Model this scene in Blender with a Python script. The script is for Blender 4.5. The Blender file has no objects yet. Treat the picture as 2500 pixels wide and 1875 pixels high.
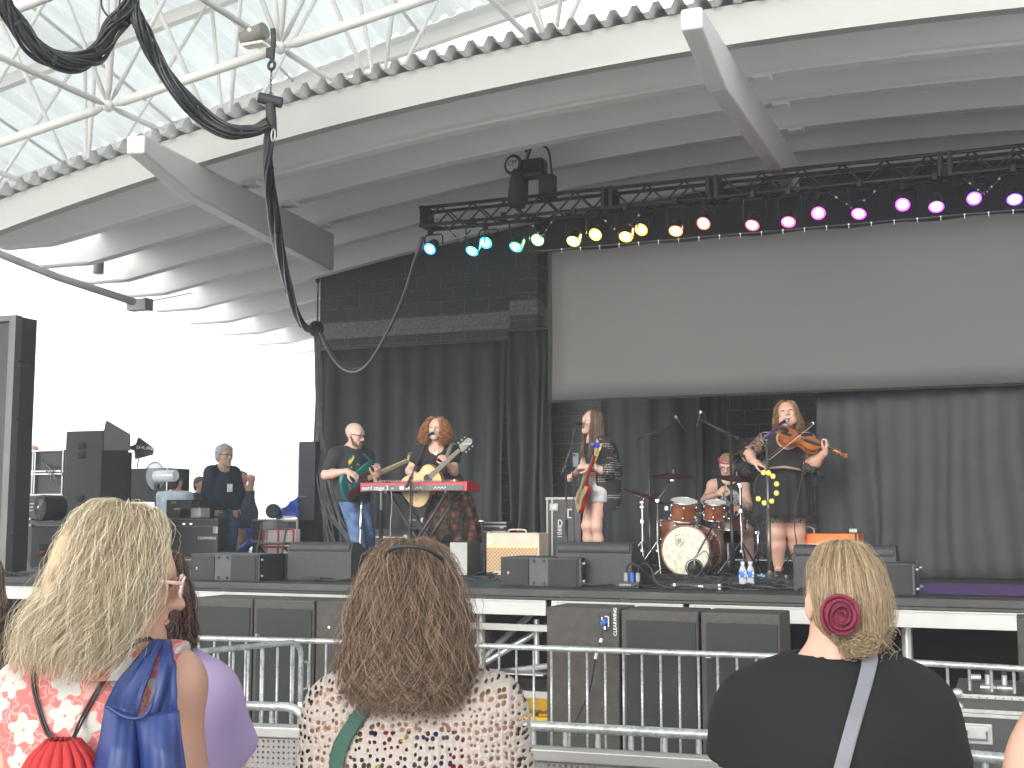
import bpy, math, random
import numpy as np
from mathutils import Vector, Matrix, noise as mnoise
random.seed(7); np.random.seed(7)
S = bpy.context.scene
COL = S.collection
R = math.radians
# ---------------------------------------------------------------- camera
CF = 3007.0; YAW = R(22); PIT = R(6.16); CZ = 1.98
cam = bpy.data.cameras.new('camera'); camo = bpy.data.objects.new('camera', cam); COL.objects.link(camo)
cam.sensor_width = 36; cam.lens = 36*CF/2500; cam.clip_end = 600; cam.clip_start = .05
camo.location = (0, 0, CZ); camo.rotation_euler = (R(90)+PIT, 0, YAW)
S.camera = camo
# ---------------------------------------------------------------- world, sun, exposure
W = bpy.data.worlds.new('World'); S.world = W; W.use_nodes = True
nt = W.node_tree; bg = nt.nodes['Background']
sk = nt.nodes.new('ShaderNodeTexSky'); sk.sky_type = 'NISHITA'; sk.sun_disc = False
SUN_EL, SUN_AZ = 15, 186      # azimuth measured clockwise from +Y
sk.sun_elevation = R(SUN_EL); sk.sun_rotation = R(SUN_AZ); sk.dust_density = 4; sk.air_density = 1.0; sk.ozone_density = .6
hs = nt.nodes.new('ShaderNodeHueSaturation'); hs.inputs['Saturation'].default_value = .22; hs.inputs['Value'].default_value = 1.0
mxw = nt.nodes.new('ShaderNodeMix'); mxw.data_type = 'RGBA'; mxw.inputs[0].default_value = .7; mxw.inputs[7].default_value = (7.0, 7.2, 7.3, 1)   # thin bright overcast over the blue
nt.links.new(sk.outputs[0], hs.inputs['Color']); nt.links.new(hs.outputs[0], mxw.inputs[6]); nt.links.new(mxw.outputs[2], bg.inputs[0]); bg.inputs[1].default_value = .15
sun = bpy.data.lights.new('sun', 'SUN'); sun.energy = .7; sun.angle = R(22); sun.color = (1, .96, .9)
suno = bpy.data.objects.new('sun', sun); COL.objects.link(suno); suno.location = (0, -5, 20)
_a = R(SUN_AZ); _e = R(SUN_EL)
sdir = Vector((math.sin(_a)*math.cos(_e), math.cos(_a)*math.cos(_e), math.sin(_e)))
suno.rotation_euler = sdir.to_track_quat('Z', 'Y').to_euler()
S.view_settings.view_transform = 'Standard'; S.view_settings.look = 'None'; S.view_settings.gamma = 1; S.view_settings.use_curve_mapping = False
S.view_settings.exposure = 1.85
S.cycles.max_bounces = 6; S.cycles.transparent_max_bounces = 24; S.cycles.diffuse_bounces = 4; S.cycles.caustics_reflective = False; S.cycles.caustics_refractive = False
# ---------------------------------------------------------------- pixel (of the 2500x1875 photograph) to world helpers
_f = np.array([-math.sin(YAW)*math.cos(PIT), math.cos(YAW)*math.cos(PIT), math.sin(PIT)])
_r = np.array([math.cos(YAW), math.sin(YAW), 0.0]); _u = np.cross(_r, _f); _C = np.array([0, 0, CZ])
def ray(x, y): return _f + (x-1250)/CF*_r + (937.5-y)/CF*_u
def pn(x, y, n): r = ray(x, y); return _C + r*(n/r[1])          # on the plane Y = n
def pz(x, y, z): r = ray(x, y); return _C + r*((z-CZ)/r[2])     # on the plane Z = z
def pd(x, y, d): return _C + ray(x, y)*d                        # at view depth d
FR = np.array([-math.sin(YAW), math.cos(YAW), 0.0])             # horizontal direction away from the spectator
RT = np.array([math.cos(YAW), math.sin(YAW), 0.0])
UP = np.array([0, 0, 1.0])
V = lambda *a: np.array(a, float)
def nrm(v): v = np.asarray(v, float); return v/(np.linalg.norm(v)+1e-12)
# ---------------------------------------------------------------- materials
MATS = {}
def M(name, col, rough=.6, metal=0., var=.12, scale=6., bump=0., bscale=40., coat=0., emit=None, es=0., alpha=None, spec=.5):
    if name in MATS: return MATS[name]
    m = bpy.data.materials.new(name); m.use_nodes = True; n = m.node_tree; b = n.nodes['Principled BSDF']
    b.inputs['Roughness'].default_value = rough; b.inputs['Metallic'].default_value = metal
    b.inputs['Specular IOR Level'].default_value = spec
    if coat: b.inputs['Coat Weight'].default_value = coat; b.inputs['Coat Roughness'].default_value = .12
    tc = n.nodes.new('ShaderNodeTexCoord')
    nz = n.nodes.new('ShaderNodeTexNoise'); nz.inputs['Scale'].default_value = scale; nz.inputs['Detail'].default_value = 5
    n.links.new(tc.outputs['Object'], nz.inputs['Vector'])
    rp = n.nodes.new('ShaderNodeValToRGB'); c = np.array(col)
    rp.color_ramp.elements[0].position = .3; rp.color_ramp.elements[1].position = .7
    rp.color_ramp.elements[0].color = (*np.clip(c*(1-var), 0, 1), 1); rp.color_ramp.elements[1].color = (*np.clip(c*(1+var), 0, 1), 1)
    n.links.new(nz.outputs['Fac'], rp.inputs[0]); n.links.new(rp.outputs[0], b.inputs['Base Color'])
    if bump:
        n2 = n.nodes.new('ShaderNodeTexNoise'); n2.inputs['Scale'].default_value = bscale; n2.inputs['Detail'].default_value = 4
        n.links.new(tc.outputs['Object'], n2.inputs['Vector'])
        bp = n.nodes.new('ShaderNodeBump'); bp.inputs['Strength'].default_value = bump; bp.inputs['Distance'].default_value = .01
        n.links.new(n2.outputs['Fac'], bp.inputs['Height']); n.links.new(bp.outputs[0], b.inputs['Normal'])
    if emit is not None:
        b.inputs['Emission Color'].default_value = (*emit, 1); b.inputs['Emission Strength'].default_value = es
    MATS[name] = m; return m
class NG:
    "tiny node helper"
    def __init__(s, m): s.m = m; s.n = m.node_tree.nodes; s.l = m.node_tree.links; s.b = s.n['Principled BSDF']
    def new(s, t, **k):
        x = s.n.new(t)
        for a, v in k.items(): setattr(x, a, v)
        return x
    def math(s, op, a, b=None, c=None):
        x = s.n.new('ShaderNodeMath'); x.operation = op
        for i, v in enumerate((a, b, c)):
            if v is None: continue
            if isinstance(v, (int, float)): x.inputs[i].default_value = v
            else: s.l.new(v, x.inputs[i])
        return x.outputs[0]
    def mix(s, f, a, b):
        x = s.n.new('ShaderNodeMix'); x.data_type = 'RGBA'
        for sock, v in ((x.inputs[0], f), (x.inputs[6], a), (x.inputs[7], b)):
            if isinstance(v, (int, float)): sock.default_value = v
            elif isinstance(v, tuple): sock.default_value = (*v, 1)
            else: s.l.new(v, sock)
        return x.outputs[2]
    def sep(s, v):
        x = s.n.new('ShaderNodeSeparateXYZ'); s.l.new(v, x.inputs[0]); return x.outputs
    def comb(s, a, b, c):
        x = s.n.new('ShaderNodeCombineXYZ')
        for i, v in enumerate((a, b, c)):
            if isinstance(v, (int, float)): x.inputs[i].default_value = v
            else: s.l.new(v, x.inputs[i])
        return x.outputs[0]
def newmat(name, rough=.6, metal=0.):
    m = bpy.data.materials.new(name); m.use_nodes = True; g = NG(m)
    g.b.inputs['Roughness'].default_value = rough; g.b.inputs['Metallic'].default_value = metal
    return m, g
# ---------------------------------------------------------------- mesh building
def frame(d, hint=(0, 0, 1)):
    d = nrm(d); h = np.asarray(hint, float)
    if abs(d@h) > .97: h = V(1, 0, 0) if abs(d[0]) < .9 else V(0, 1, 0)
    a = nrm(np.cross(h, d)); b = np.cross(d, a); return a, b, d
class MB:
    def __init__(s): s.v = []; s.f = []; s.c = 0
    def add(s, vs, fs):
        b = s.c; s.v.append(np.asarray(vs, float).reshape(-1, 3)); s.c += len(s.v[-1])
        s.f += [tuple(b+i for i in f) for f in fs]; return s
    def box(s, c, size, ax=None, taper=None):
        "c centre, size (sx,sy,sz), ax = 3 axis vectors"
        ax = ax if ax is not None else (V(1, 0, 0), V(0, 1, 0), V(0, 0, 1))
        x, y, z = [np.asarray(a, float)*h/2 for a, h in zip(ax, size)]
        t = taper or (1, 1)
        P = []
        for k, (tx, ty) in ((-1, (1, 1)), (1, t)):
            for i, j in ((-1, -1), (1, -1), (1, 1), (-1, 1)): P.append(c + i*x*tx + j*y*ty + k*z)
        return s.add(P, [(3, 2, 1, 0), (4, 5, 6, 7), (0, 1, 5, 4), (1, 2, 6, 5), (2, 3, 7, 6), (3, 0, 4, 7)])
    def tube(s, pts, r, n=8, cap=True, hint=(0, 0, 1)):
        pts = [np.asarray(p, float) for p in pts]; m = len(pts)
        rs = [r]*m if isinstance(r, (int, float)) else list(r)
        V_ = []; a0 = None
        for i, p in enumerate(pts):
            d = pts[min(i+1, m-1)]-pts[max(i-1, 0)]
            if a0 is None: a, b, d = frame(d, hint)
            else:
                d = nrm(d); a = a0-d*(a0@d); a = nrm(a); b = np.cross(d, a)
            a0 = a
            for k in range(n):
                t = 2*math.pi*k/n; V_.append(p+rs[i]*(math.cos(t)*a+math.sin(t)*b))
        F_ = [(i*n+k, i*n+(k+1) % n, (i+1)*n+(k+1) % n, (i+1)*n+k) for i in range(m-1) for k in range(n)]
        if cap: F_ += [tuple(range(n))[::-1], tuple((m-1)*n+k for k in range(n))]
        return s.add(V_, F_)
    def lathe(s, prof, o, ax=(0, 0, 1), n=24, hint=(0, 0, 1), sx=1., sy=1.):
        "prof: (radius, height) list along ax from o"
        a, b, d = frame(ax, hint); V_ = []
        for r, h in prof:
            for k in range(n):
                t = 2*math.pi*k/n; V_.append(np.asarray(o)+d*h+r*(sx*math.cos(t)*a+sy*math.sin(t)*b))
        m = len(prof)
        F_ = [(i*n+k, i*n+(k+1) % n, (i+1)*n+(k+1) % n, (i+1)*n+k) for i in range(m-1) for k in range(n)]
        F_ += [tuple(range(n))[::-1], tuple((m-1)*n+k for k in range(n))]
        return s.add(V_, F_)
    def prism(s, poly, o, a, b, d0, d1):
        "2-D polygon (u,v) in the plane of a,b at o, extruded from d0 to d1 along a x b"
        a = nrm(a); b = nrm(b); d = np.cross(a, b); m = len(poly)
        P = [np.asarray(o)+u*a+v*b+d*d0 for u, v in poly]+[np.asarray(o)+u*a+v*b+d*d1 for u, v in poly]
        F_ = [tuple(range(m))[::-1], tuple(range(m, 2*m))]+[(i, (i+1) % m, m+(i+1) % m, m+i) for i in range(m)]
        return s.add(P, F_)
    def grid(s, P):
        P = np.asarray(P, float); a, b = P.shape[:2]
        return s.add(P.reshape(-1, 3), [(i*b+j, i*b+j+1, (i+1)*b+j+1, (i+1)*b+j) for i in range(a-1) for j in range(b-1)])
    def ell(s, c, rad, ax=None, n=16, m=10):
        ax = ax if ax is not None else (V(1, 0, 0), V(0, 1, 0), V(0, 0, 1)); P = []
        for i in range(m+1):
            ph = -math.pi/2+math.pi*i/m
            ph = max(min(ph, math.pi/2-.02), -math.pi/2+.02)
            for k in range(n):
                t = 2*math.pi*k/n
                P.append(np.asarray(c)+ax[0]*rad[0]*math.cos(ph)*math.cos(t)+ax[1]*rad[1]*math.cos(ph)*math.sin(t)+ax[2]*rad[2]*math.sin(ph))
        F_ = [(i*n+k, i*n+(k+1) % n, (i+1)*n+(k+1) % n, (i+1)*n+k) for i in range(m) for k in range(n)]
        F_ += [tuple(range(n))[::-1], tuple(m*n+k for k in range(n))]
        return s.add(P, F_)
def mkobj(name, me, parent=None, mat=None, smooth=False, bevel=0, thick=0):
    if mat is not None: me.materials.append(mat)
    if smooth:
        me.polygons.foreach_set('use_smooth', [True]*len(me.polygons))
    o = bpy.data.objects.new(name, me); COL.objects.link(o)
    if parent is not None: o.parent = parent
    if thick:
        md = o.modifiers.new('t', 'SOLIDIFY'); md.thickness = thick
    if bevel:
        md = o.modifiers.new('b', 'BEVEL'); md.width = bevel; md.segments = 2; md.limit_method = 'ANGLE'; md.angle_limit = R(40)
    if smooth == 'auto':
        me.set_sharp_from_angle(angle=R(42))
    return o
def wloc(o):
    p = V(*o.location)
    return p if o.parent is None else p+wloc(o.parent)
def part(name, mb, mat, parent=None, smooth=False, bevel=0, thick=0, origin=None, label=None):
    "vertices are in world coordinates; the object's origin is its parent's"
    o = wloc(parent) if parent is not None else (np.asarray(origin, float) if origin is not None else V(0, 0, 0))
    me = bpy.data.meshes.new(name)
    vs = np.concatenate(mb.v)-o
    me.from_pydata(vs.tolist(), [], mb.f); me.update()
    ob = mkobj(name, me, parent, mat, smooth, bevel, thick)
    if parent is None: ob.location = o
    if label: ob['label'] = label
    return ob
def tag(o, label, cat, group=None, kind=None):
    if label: o['label'] = label
    if cat: o['category'] = cat
    if group: o['group'] = group
    if kind: o['kind'] = kind
    return o
def thing(name, label, cat, loc, group=None):
    o = bpy.data.objects.new(name, None); COL.objects.link(o); o.location = tuple(loc); o.empty_display_size = .1
    return tag(o, label, cat, group)
def one(name, mb, mat, label, cat, origin=None, group=None, kind=None, **k):
    "a thing that is a single mesh"
    if origin is None: vs = np.concatenate(mb.v); origin = V(*(vs.min(0)+vs.max(0))/2); origin[2] = vs[:, 2].min()
    return tag(part(name, mb, mat, None, origin=origin, **k), label, cat, group, kind)
def dup(root, loc, label=None, rotz=None):
    r = root.copy(); COL.objects.link(r); r.location = tuple(loc)
    if rotz is not None: r.rotation_euler = (0, 0, rotz)
    if label: r['label'] = label
    for ch in list(root.children):
        c = ch.copy(); COL.objects.link(c); c.parent = r
        for g in ch.children:
            d = g.copy(); COL.objects.link(d); d.parent = c
    return r
def catm(pts, k=8):
    "smooth curve through points"
    P = [np.asarray(p, float) for p in pts]; P = [2*P[0]-P[1]]+P+[2*P[-1]-P[-2]]; out = []
    for i in range(1, len(P)-2):
        for j in range(k):
            t = j/k; a, b, c, d = P[i-1:i+3]
            out.append(.5*((2*b)+(-a+c)*t+(2*a-5*b+4*c-d)*t*t+(-a+3*b-3*c+d)*t**3))
    out.append(P[-2]); return out
def text(name, s, size, c, a, b, mat, parent, depth=.0008, sx=1.0, align='CENTER'):
    "raised lettering centred at c, reading along a, upright along b"
    cu = bpy.data.curves.new(name, 'FONT'); cu.body = s; cu.size = size; cu.align_x = align; cu.align_y = 'CENTER'; cu.extrude = depth
    cu.resolution_u = 2
    t = bpy.data.objects.new(name, cu); COL.objects.link(t); bpy.context.view_layer.update()
    me = bpy.data.meshes.new_from_object(t); bpy.data.objects.remove(t)
    a = nrm(a); b = nrm(b); d = np.cross(a, b)
    n = len(me.vertices); co = np.zeros(n*3); me.vertices.foreach_get('co', co); co = co.reshape(-1, 3)
    w = np.asarray(c)+co[:, :1]*a*sx+co[:, 1:2]*b+co[:, 2:]*d-wloc(parent)
    me.vertices.foreach_set('co', w.ravel()); me.update(); me.materials.clear()
    return mkobj(name, me, parent, mat)
# ================================================================ SETTING
DECK = 1.38
asph = M('asphalt', (.48, .47, .45), .9, var=.2, scale=3, bump=.4, bscale=60)
mb = MB().grid([[V(x, y, 0) for x in (-150, -30, 20, 150)] for y in (-120, -20, 30, 170)])
tag(part('ground', mb, asph), None, None, kind='structure')
conc = M('concrete', (.32, .31, .29), .85, var=.15, scale=2, bump=.3, bscale=30)
# raised concrete step that the spectators stand on, its front edge below the near rail
mb = MB().box(V(-2, -3.2, .16), (16, 13.0, .32))
tag(part('terrace', mb, conc, bevel=.01), None, None, kind='structure')
# ---- stage deck
st = thing('stage_platform', 'black deck of the stage with white aluminium edge beam', 'stage', (-4, 9.7, 0))
deckm, g = newmat('deck_black', .55)
tc = g.new('ShaderNodeTexCoord'); nz = g.new('ShaderNodeTexNoise'); nz.inputs['Scale'].default_value = 1.3; nz.inputs['Detail'].default_value = 9; nz.inputs['Roughness'].default_value = .7
mp = g.new('ShaderNodeMapping'); mp.inputs['Scale'].default_value = (.35, 3, 1)
g.l.new(tc.outputs['Object'], mp.inputs[0]); g.l.new(mp.outputs[0], nz.inputs['Vector'])
rp = g.new('ShaderNodeValToRGB'); rp.color_ramp.elements[0].position = .45; rp.color_ramp.elements[1].position = .8
rp.color_ramp.elements[0].color = (.022, .022, .023, 1); rp.color_ramp.elements[1].color = (.085, .085, .08, 1)
g.l.new(nz.outputs['Fac'], rp.inputs[0]); g.l.new(rp.outputs[0], g.b.inputs['Base Color'])
mb = MB().box(V(-4.5, 14.7, DECK-.03), (22, 10.0, .06)); part('deck_board', mb, deckm, st, bevel=.004)
alu = M('aluminium', (.62, .63, .62), .38, .75, var=.06, scale=4)
alub = M('aluminium_beam', (.42, .42, .405), .5, .0, var=.06, scale=3)
EDGE = 9.69
segs = [(-13.5, -7.15), (-7.11, -3.60), (-3.56, -2.44), (-2.40, 1.2), (1.24, 5)]
for a, b in segs:
    m_ = MB(); c = (a+b)/2; w = b-a-.012
    m_.box(V(c, EDGE-.012, DECK-.093), (w, .03, .012))           # top lip
    m_.box(V(c, EDGE-.006, DECK-.15), (w, .024, .10))
    m_.box(V(c, EDGE-.016, DECK-.205), (w, .034, .012))
    for e in (a+.03, b-.03): m_.box(V(e, EDGE-.014, DECK-.15), (.05, .03, .1))
    e = part('edge_beam', m_, alub, st, bevel=.002)
mb = MB().box(V(-4.5, EDGE-.004, DECK-.072), (21, .02, .020)); part('black_lip', mb, M('black_lip', (.02, .02, .02), .5), st)
mb = MB()
for x in (-6.2, -4.35, -3.0, -.9, .35): mb.box(V(x, EDGE-.0225, DECK-.135), (.13, .006, .018))
part('edge_slot', mb, M('slot', (.05, .05, .045), .6), st)
stickm = M('sticker_red', (.55, .03, .05), .5); stickg = M('sticker_grey', (.3, .3, .3), .5)
for x in (-5.75, -.95):
    a, b = (V(-1, 0, 0), V(0, 0, -1)) if x > -3 else (V(1, 0, 0), V(0, 0, 1))
    text('sticker_text', 'Staging      Dimensions', .022, V(x, EDGE-.0265, DECK-.155), a, b, stickg, st)
    part('sticker_mark', MB().tube([V(x, EDGE-.024, DECK-.155), V(x, EDGE-.028, DECK-.155)], .016, 12), stickm, st)
# purple painted strip of the deck, at the right
purp, g = newmat('purple_paint', .5); tc = g.new('ShaderNodeTexCoord'); nz = g.new('ShaderNodeTexNoise'); nz.inputs['Scale'].default_value = 5; nz.inputs['Detail'].default_value = 9
mp = g.new('ShaderNodeMapping'); mp.inputs['Scale'].default_value = (.5, 3, 1); g.l.new(tc.outputs['Object'], mp.inputs[0]); g.l.new(mp.outputs[0], nz.inputs['Vector'])
rp = g.new('ShaderNodeValToRGB'); E_ = rp.color_ramp.elements
E_[0].position = .3; E_[0].color = (.045, .03, .06, 1); E_[1].position = .5; E_[1].color = (.1, .045, .19, 1)
e = E_.new(.66); e.color = (.13, .06, .25, 1); e = E_.new(.72); e.color = (.42, .36, .4, 1)
g.l.new(nz.outputs['Fac'], rp.inputs[0]); g.l.new(rp.outputs[0], g.b.inputs['Base Color'])
part('purple_strip', MB().grid([[V(-1.3, 10.2, DECK+.004), V(3, 10.2, DECK+.004)], [V(-1.3, 11.9, DECK+.004), V(3, 11.9, DECK+.004)]]), purp, st)
# substructure
for x, y in ((-4.33, 10.0), (-6.95, 9.95), (-8.6, 9.95), (-3.2, 10.6), (-1.15, 10.2), (-.8, 10.2), (.9, 10.0), (-5.5, 11.5), (-4.1, 11.5), (-9.6, 11)):
    part('leg', MB().tube([V(x, y, 0), V(x, y, DECK-.07)], .042, 12), alu, st, smooth='auto')
part('cross_rail', MB().box(V(-4.6, 9.85, 1.05), (2.3, .05, .055)), alub, st, bevel=.002)
part('cross_rail', MB().box(V(-4.1, 9.85, .50), (1.3, .05, .055)), alub, st, bevel=.002)
part('upright', MB().tube([V(-4.50, 9.85, .5), V(-4.50, 9.85, 1.03)], .035, 12), alu, st, smooth='auto')
part('upright', MB().tube([V(-3.85, 10.1, .62), V(-3.85, 10.1, 1.1)], .025, 12), alu, st, smooth='auto')
for p in (((-4.5, 9.95, .6), (-3.7, 10.3, 1.1)), ((-4.4, 10.2, .6), (-3.7, 10.0, .72)), ((-6.95, 9.95, .9), (-7.4, 10, .45)), ((-4.33, 10.0, .75), (-3.95, 10.5, 1.2))):
    part('brace', MB().tube([V(*p[0]), V(*p[1])], .028, 10), alu, st, smooth='auto')
part('bracket_plate', MB().box(V(-3.95, 10.0, .66), (.5, .3, .01)), alu, st)
# dark backing below the stage
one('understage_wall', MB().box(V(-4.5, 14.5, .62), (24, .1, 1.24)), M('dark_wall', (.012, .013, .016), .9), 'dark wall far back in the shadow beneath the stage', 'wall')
# ---------------------------------------------------------------- back wall of split-face blocks
def blockmat(name, c1, c2, mort, bump=.9, ratio=.406):
    m, g = newmat(name, .85); tc = g.new('ShaderNodeTexCoord'); x, y, z = g.sep(tc.outputs['Object'])
    v = g.comb(x, z, 0.)
    br = g.new('ShaderNodeTexBrick'); br.inputs['Scale'].default_value = 1; br.inputs['Brick Width'].default_value = ratio; br.inputs['Row Height'].default_value = .2032
    br.inputs['Mortar Size'].default_value = .006; br.inputs['Mortar Smooth'].default_value = .3; br.inputs['Bias'].default_value = -.2
    br.inputs['Color1'].default_value = (*c1, 1); br.inputs['Color2'].default_value = (*c2, 1); br.inputs['Mortar'].default_value = (*mort, 1)
    g.l.new(v, br.inputs['Vector'])
    nz = g.new('ShaderNodeTexNoise'); nz.inputs['Scale'].default_value = 28; nz.inputs['Detail'].default_value = 6; nz.inputs['Roughness'].default_value = .75
    g.l.new(tc.outputs['Object'], nz.inputs['Vector'])
    mr = g.new('ShaderNodeMapRange'); mr.inputs[1].default_value = .35; mr.inputs[2].default_value = .68; mr.inputs[3].default_value = .55; mr.inputs[4].default_value = 1.5
    g.l.new(nz.outputs['Fac'], mr.inputs[0])
    vm = g.new('ShaderNodeVectorMath', operation='SCALE'); g.l.new(br.outputs['Color'], vm.inputs[0]); g.l.new(mr.outputs[0], vm.inputs['Scale'])
    g.l.new(vm.outputs[0], g.b.inputs['Base Color'])
    bp = g.new('ShaderNodeBump'); bp.inputs['Strength'].default_value = bump; bp.inputs['Distance'].default_value = .03
    h = g.math('SUBTRACT', nz.outputs['Fac'], g.math('MULTIPLY', br.outputs['Fac'], .8)); g.l.new(h, bp.inputs['Height'])
    g.l.new(bp.outputs[0], g.b.inputs['Normal']); return m
blk = blockmat('split_face_block', (.085, .087, .09), (.108, .11, .112), (.22, .22, .22))
WN = 17.0
wl = thing('block_wall', 'dark grey split face block back wall with a smooth lighter band', 'wall', (-4, WN, 0))
zb0, zb1 = 4.80, 5.06   # band
zt = 5.87
part('wall', MB().box(V(-3.5, WN+.15, (zb0)/2+.7), (13.4, .3, zb0-1.4)), blk, wl)
part('upper_course', MB().box(V(-3.5, WN+.15, (zb1+zt)/2), (13.4, .3, zt-zb1)), blk, wl)
band = blockmat('smooth_block_band', (.22, .22, .21), (.24, .24, .23), (.17, .17, .17), bump=.1)
part('smooth_band', MB().box(V(-3.5, WN+.14, (zb0+zb1)/2), (13.42, .34, zb1-zb0)), band, wl)
part('panel', MB().box(V(-3.5, WN+.16, (zt+8.2)/2), (13.38, .3, 8.2-zt)), M('wall_panel', (.07, .073, .08), .7, var=.1, scale=1.5, bump=.2, bscale=8), wl)
part('side_wall', MB().box(V(-10.16+.1, WN+2.3, 3.6), (.2, 4.4, 7.2)), M('side_wall_paint', (.05, .052, .058), .8), wl)
pil = thing('block_pilaster', 'block pilaster with lighter band beside the projection screen', 'pilaster', (-6.5, WN, 0))
xa, xb = pn(1245, 700, WN-.25)[0], pn(1312, 700, WN-.25)[0]; xm = (xa+xb)/2; pw = xb-xa
part('shaft', MB().box(V(xm, WN-.12, 1.4+(4.95-1.4)/2), (pw, .25, 4.95-1.4)), blk, pil)
part('smooth_band', MB().box(V(xm, WN-.125, 5.06), (pw+.01, .27, .22)), band, pil)
part('upper_shaft', MB().box(V(xm, WN-.12, (5.17+7.5)/2), (pw, .25, 7.5-5.17)), blk, pil)
# lighter blocks and pilaster low behind the violinist
lb = thing('wall_band_low', 'lighter grey smooth block course on the wall behind the violinist', 'wall band', (-2.8, 16.9, 2.4))
a = pn(1765, 1100, WN); b = pn(2030, 1145, WN)
part('course', MB().box(V((a[0]+b[0])/2, WN-.02, pn(1800, 1088, WN)[2]), (b[0]-a[0], .05, .2)), band, lb)
# ---------------------------------------------------------------- curtains
curm = M('curtain_black', (.055, .058, .061), .92, var=.1, scale=3, bump=.15, bscale=300, spec=.2)
def curtain(p0, p1, z0, z1, label, nf=None, amp=.07, seed=0, lean=0.):
    p0 = V(*p0); p1 = V(*p1); L = np.linalg.norm(p1-p0); rng = random.Random(seed)
    d = nrm(p1-p0); nn = V(d[1], -d[0]); nf = nf or int(L/.34)
    n = nf*14; xs = np.linspace(0, 1, n)
    # uneven fold positions
    knots = np.cumsum([0]+[rng.uniform(.6, 1.4) for _ in range(nf)]); knots = knots/knots[-1]
    ph = np.interp(xs, knots, np.arange(nf+1))*2*math.pi
    am = np.interp(xs, knots, [rng.uniform(.6, 1.3) for _ in range(nf+1)])
    rows = []
    for j in range(15):
        t = j/14; z = z1+(z0-z1)*t; k = .35+.65*min(1, t*2.2)
        w = np.sign(np.cos(ph))*np.abs(np.cos(ph))**.7*amp*k*am+.02*np.sin(ph*.31+3*t+seed)*t
        sh = .03*np.sin(ph*.5+seed)*t+.05*np.sin(ph*.23+2.3*seed+4*t)*t
        rows.append([np.append(p0+d*(x*L+s_)+nn*w_, z) for x, w_, s_ in zip(xs, w, sh)])
    mid = (p0+p1)/2
    th = thing('curtain', label, 'curtain', (mid[0], mid[1], z0), 'black drapes around the back of the stage')
    part('drape', MB().grid(rows), curm, th, smooth=True, thick=.006)
    mb = MB().tube([np.append(p0, z1+.02), np.append(p1, z1+.02)], .02, 8)
    part('curtain_rail', mb, M('rail_dark', (.12, .12, .12), .5, .5), th, smooth='auto')
    return th
zc = pn(785, 845, 16.75)[2]
xc0 = pn(772, 1000, 16.75)[0]; xc1 = pn(1238, 1000, 16.75)[0]
curtain((xc0, 16.75), (xc1, 16.75), DECK+.02, pn(1000, 845, 16.75)[2], 'wide black drape hung below the block wall behind bassist and keyboard', seed=1, amp=.075)
xd0, xd1 = pn(1232, 1000, 16.2)[0], pn(1340, 1000, 16.2)[0]
curtain((xd0, 16.35), (xd1, 16.35), DECK+.02, pn(1290, 803, 16.2)[2], 'narrow black drape in front of the pilaster left of the screen', nf=4, seed=2, amp=.09)
xe0, xe1 = pn(1462, 1000, 15.9)[0], pn(1712, 1000, 15.9)[0]
curtain((xe0, 15.9), (xe1, 15.9), DECK+.02, 4.3, 'black drape under the screen between dark guitarist and drummer', seed=3, amp=.08)
curtain(tuple(pn(1698, 1000, 15.95)[:2]), tuple(pn(1772, 1000, 16.1)[:2]), DECK+.02, 4.3, 'dark narrow drape edge just left of the drummer under the screen', nf=3, seed=6, amp=.03)
c0 = pn(2008, 1400, 12.95)[:2]; c1 = pn(2620, 1410, 12.75)[:2]
curtain(tuple(c0), tuple(c1+(c1-c0)*.6), DECK+.01, 3.45, 'tall black drape at right of the violinist above the purple strip', nf=9, seed=4, amp=.07)
one('side_light_block', MB().box(V(4.9, 13.5, 2.3), (.2, 7.4, 4.6)), MATS['side_wall_paint'], 'unseen dark wing wall added to keep side light off the right drape', 'wall')  # added out of view to block sky light from the right
# ---------------------------------------------------------------- projection screen
SN = 12.6; s0 = pn(1343, 617, SN); s1 = pn(1352, 977, SN)
sc = thing('projection_screen', 'large blank grey projection screen hung above the drummer', 'screen', (0, SN, s1[2]))
X0 = (s0[0]+s1[0])/2; X1 = 4.6; zl, zh = s1[2], s0[2]
scm = M('screen_cloth', (.092, .091, .089), .75, var=.02, scale=.8, bump=.05, bscale=400)
rows = []
for j in range(9):
    z = zl+(zh-zl)*j/8
    rows.append([V(X0+(X1-X0)*i/40, SN+.012*math.sin(i*.9+j*.5)*math.sin(math.pi*j/8), z+.012*math.sin(i*1.7)*(j == 8)) for i in range(41)])
part('screen_cloth', MB().grid(rows), scm, sc, smooth=True, thick=.004)
part('border', MB().box(V((X0+X1)/2, SN+.03, zl-.012), (X1-X0+.06, .03, .018)), M('blackcloth', (.015, .015, .016), .9), sc)
part('border', MB().box(V(X0-.03, SN+.03, (zl+zh)/2), (.05, .03, zh-zl)), MATS['blackcloth'], sc)
for i in range(38):
    x = X0+.12+i*.22; mb = MB()
    mb.tube([V(x, SN, zh-.01), V(x, SN-.01, zh+.025)], .004, 5)
    mb.ell(V(x, SN-.01, zh+.028), (.01, .01, .01), n=6, m=4)
    part('grommet_tie', mb, M('tie_white', (.8, .8, .78), .5), sc)
one('screen_hanging_pipe', MB().tube([V(X0-.2, SN+.02, zh+.035), V(X1, SN+.02, zh+.035)], .008, 6), MATS['rail_dark'], 'thin dark pipe above the projection screen', 'pipe')
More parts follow.
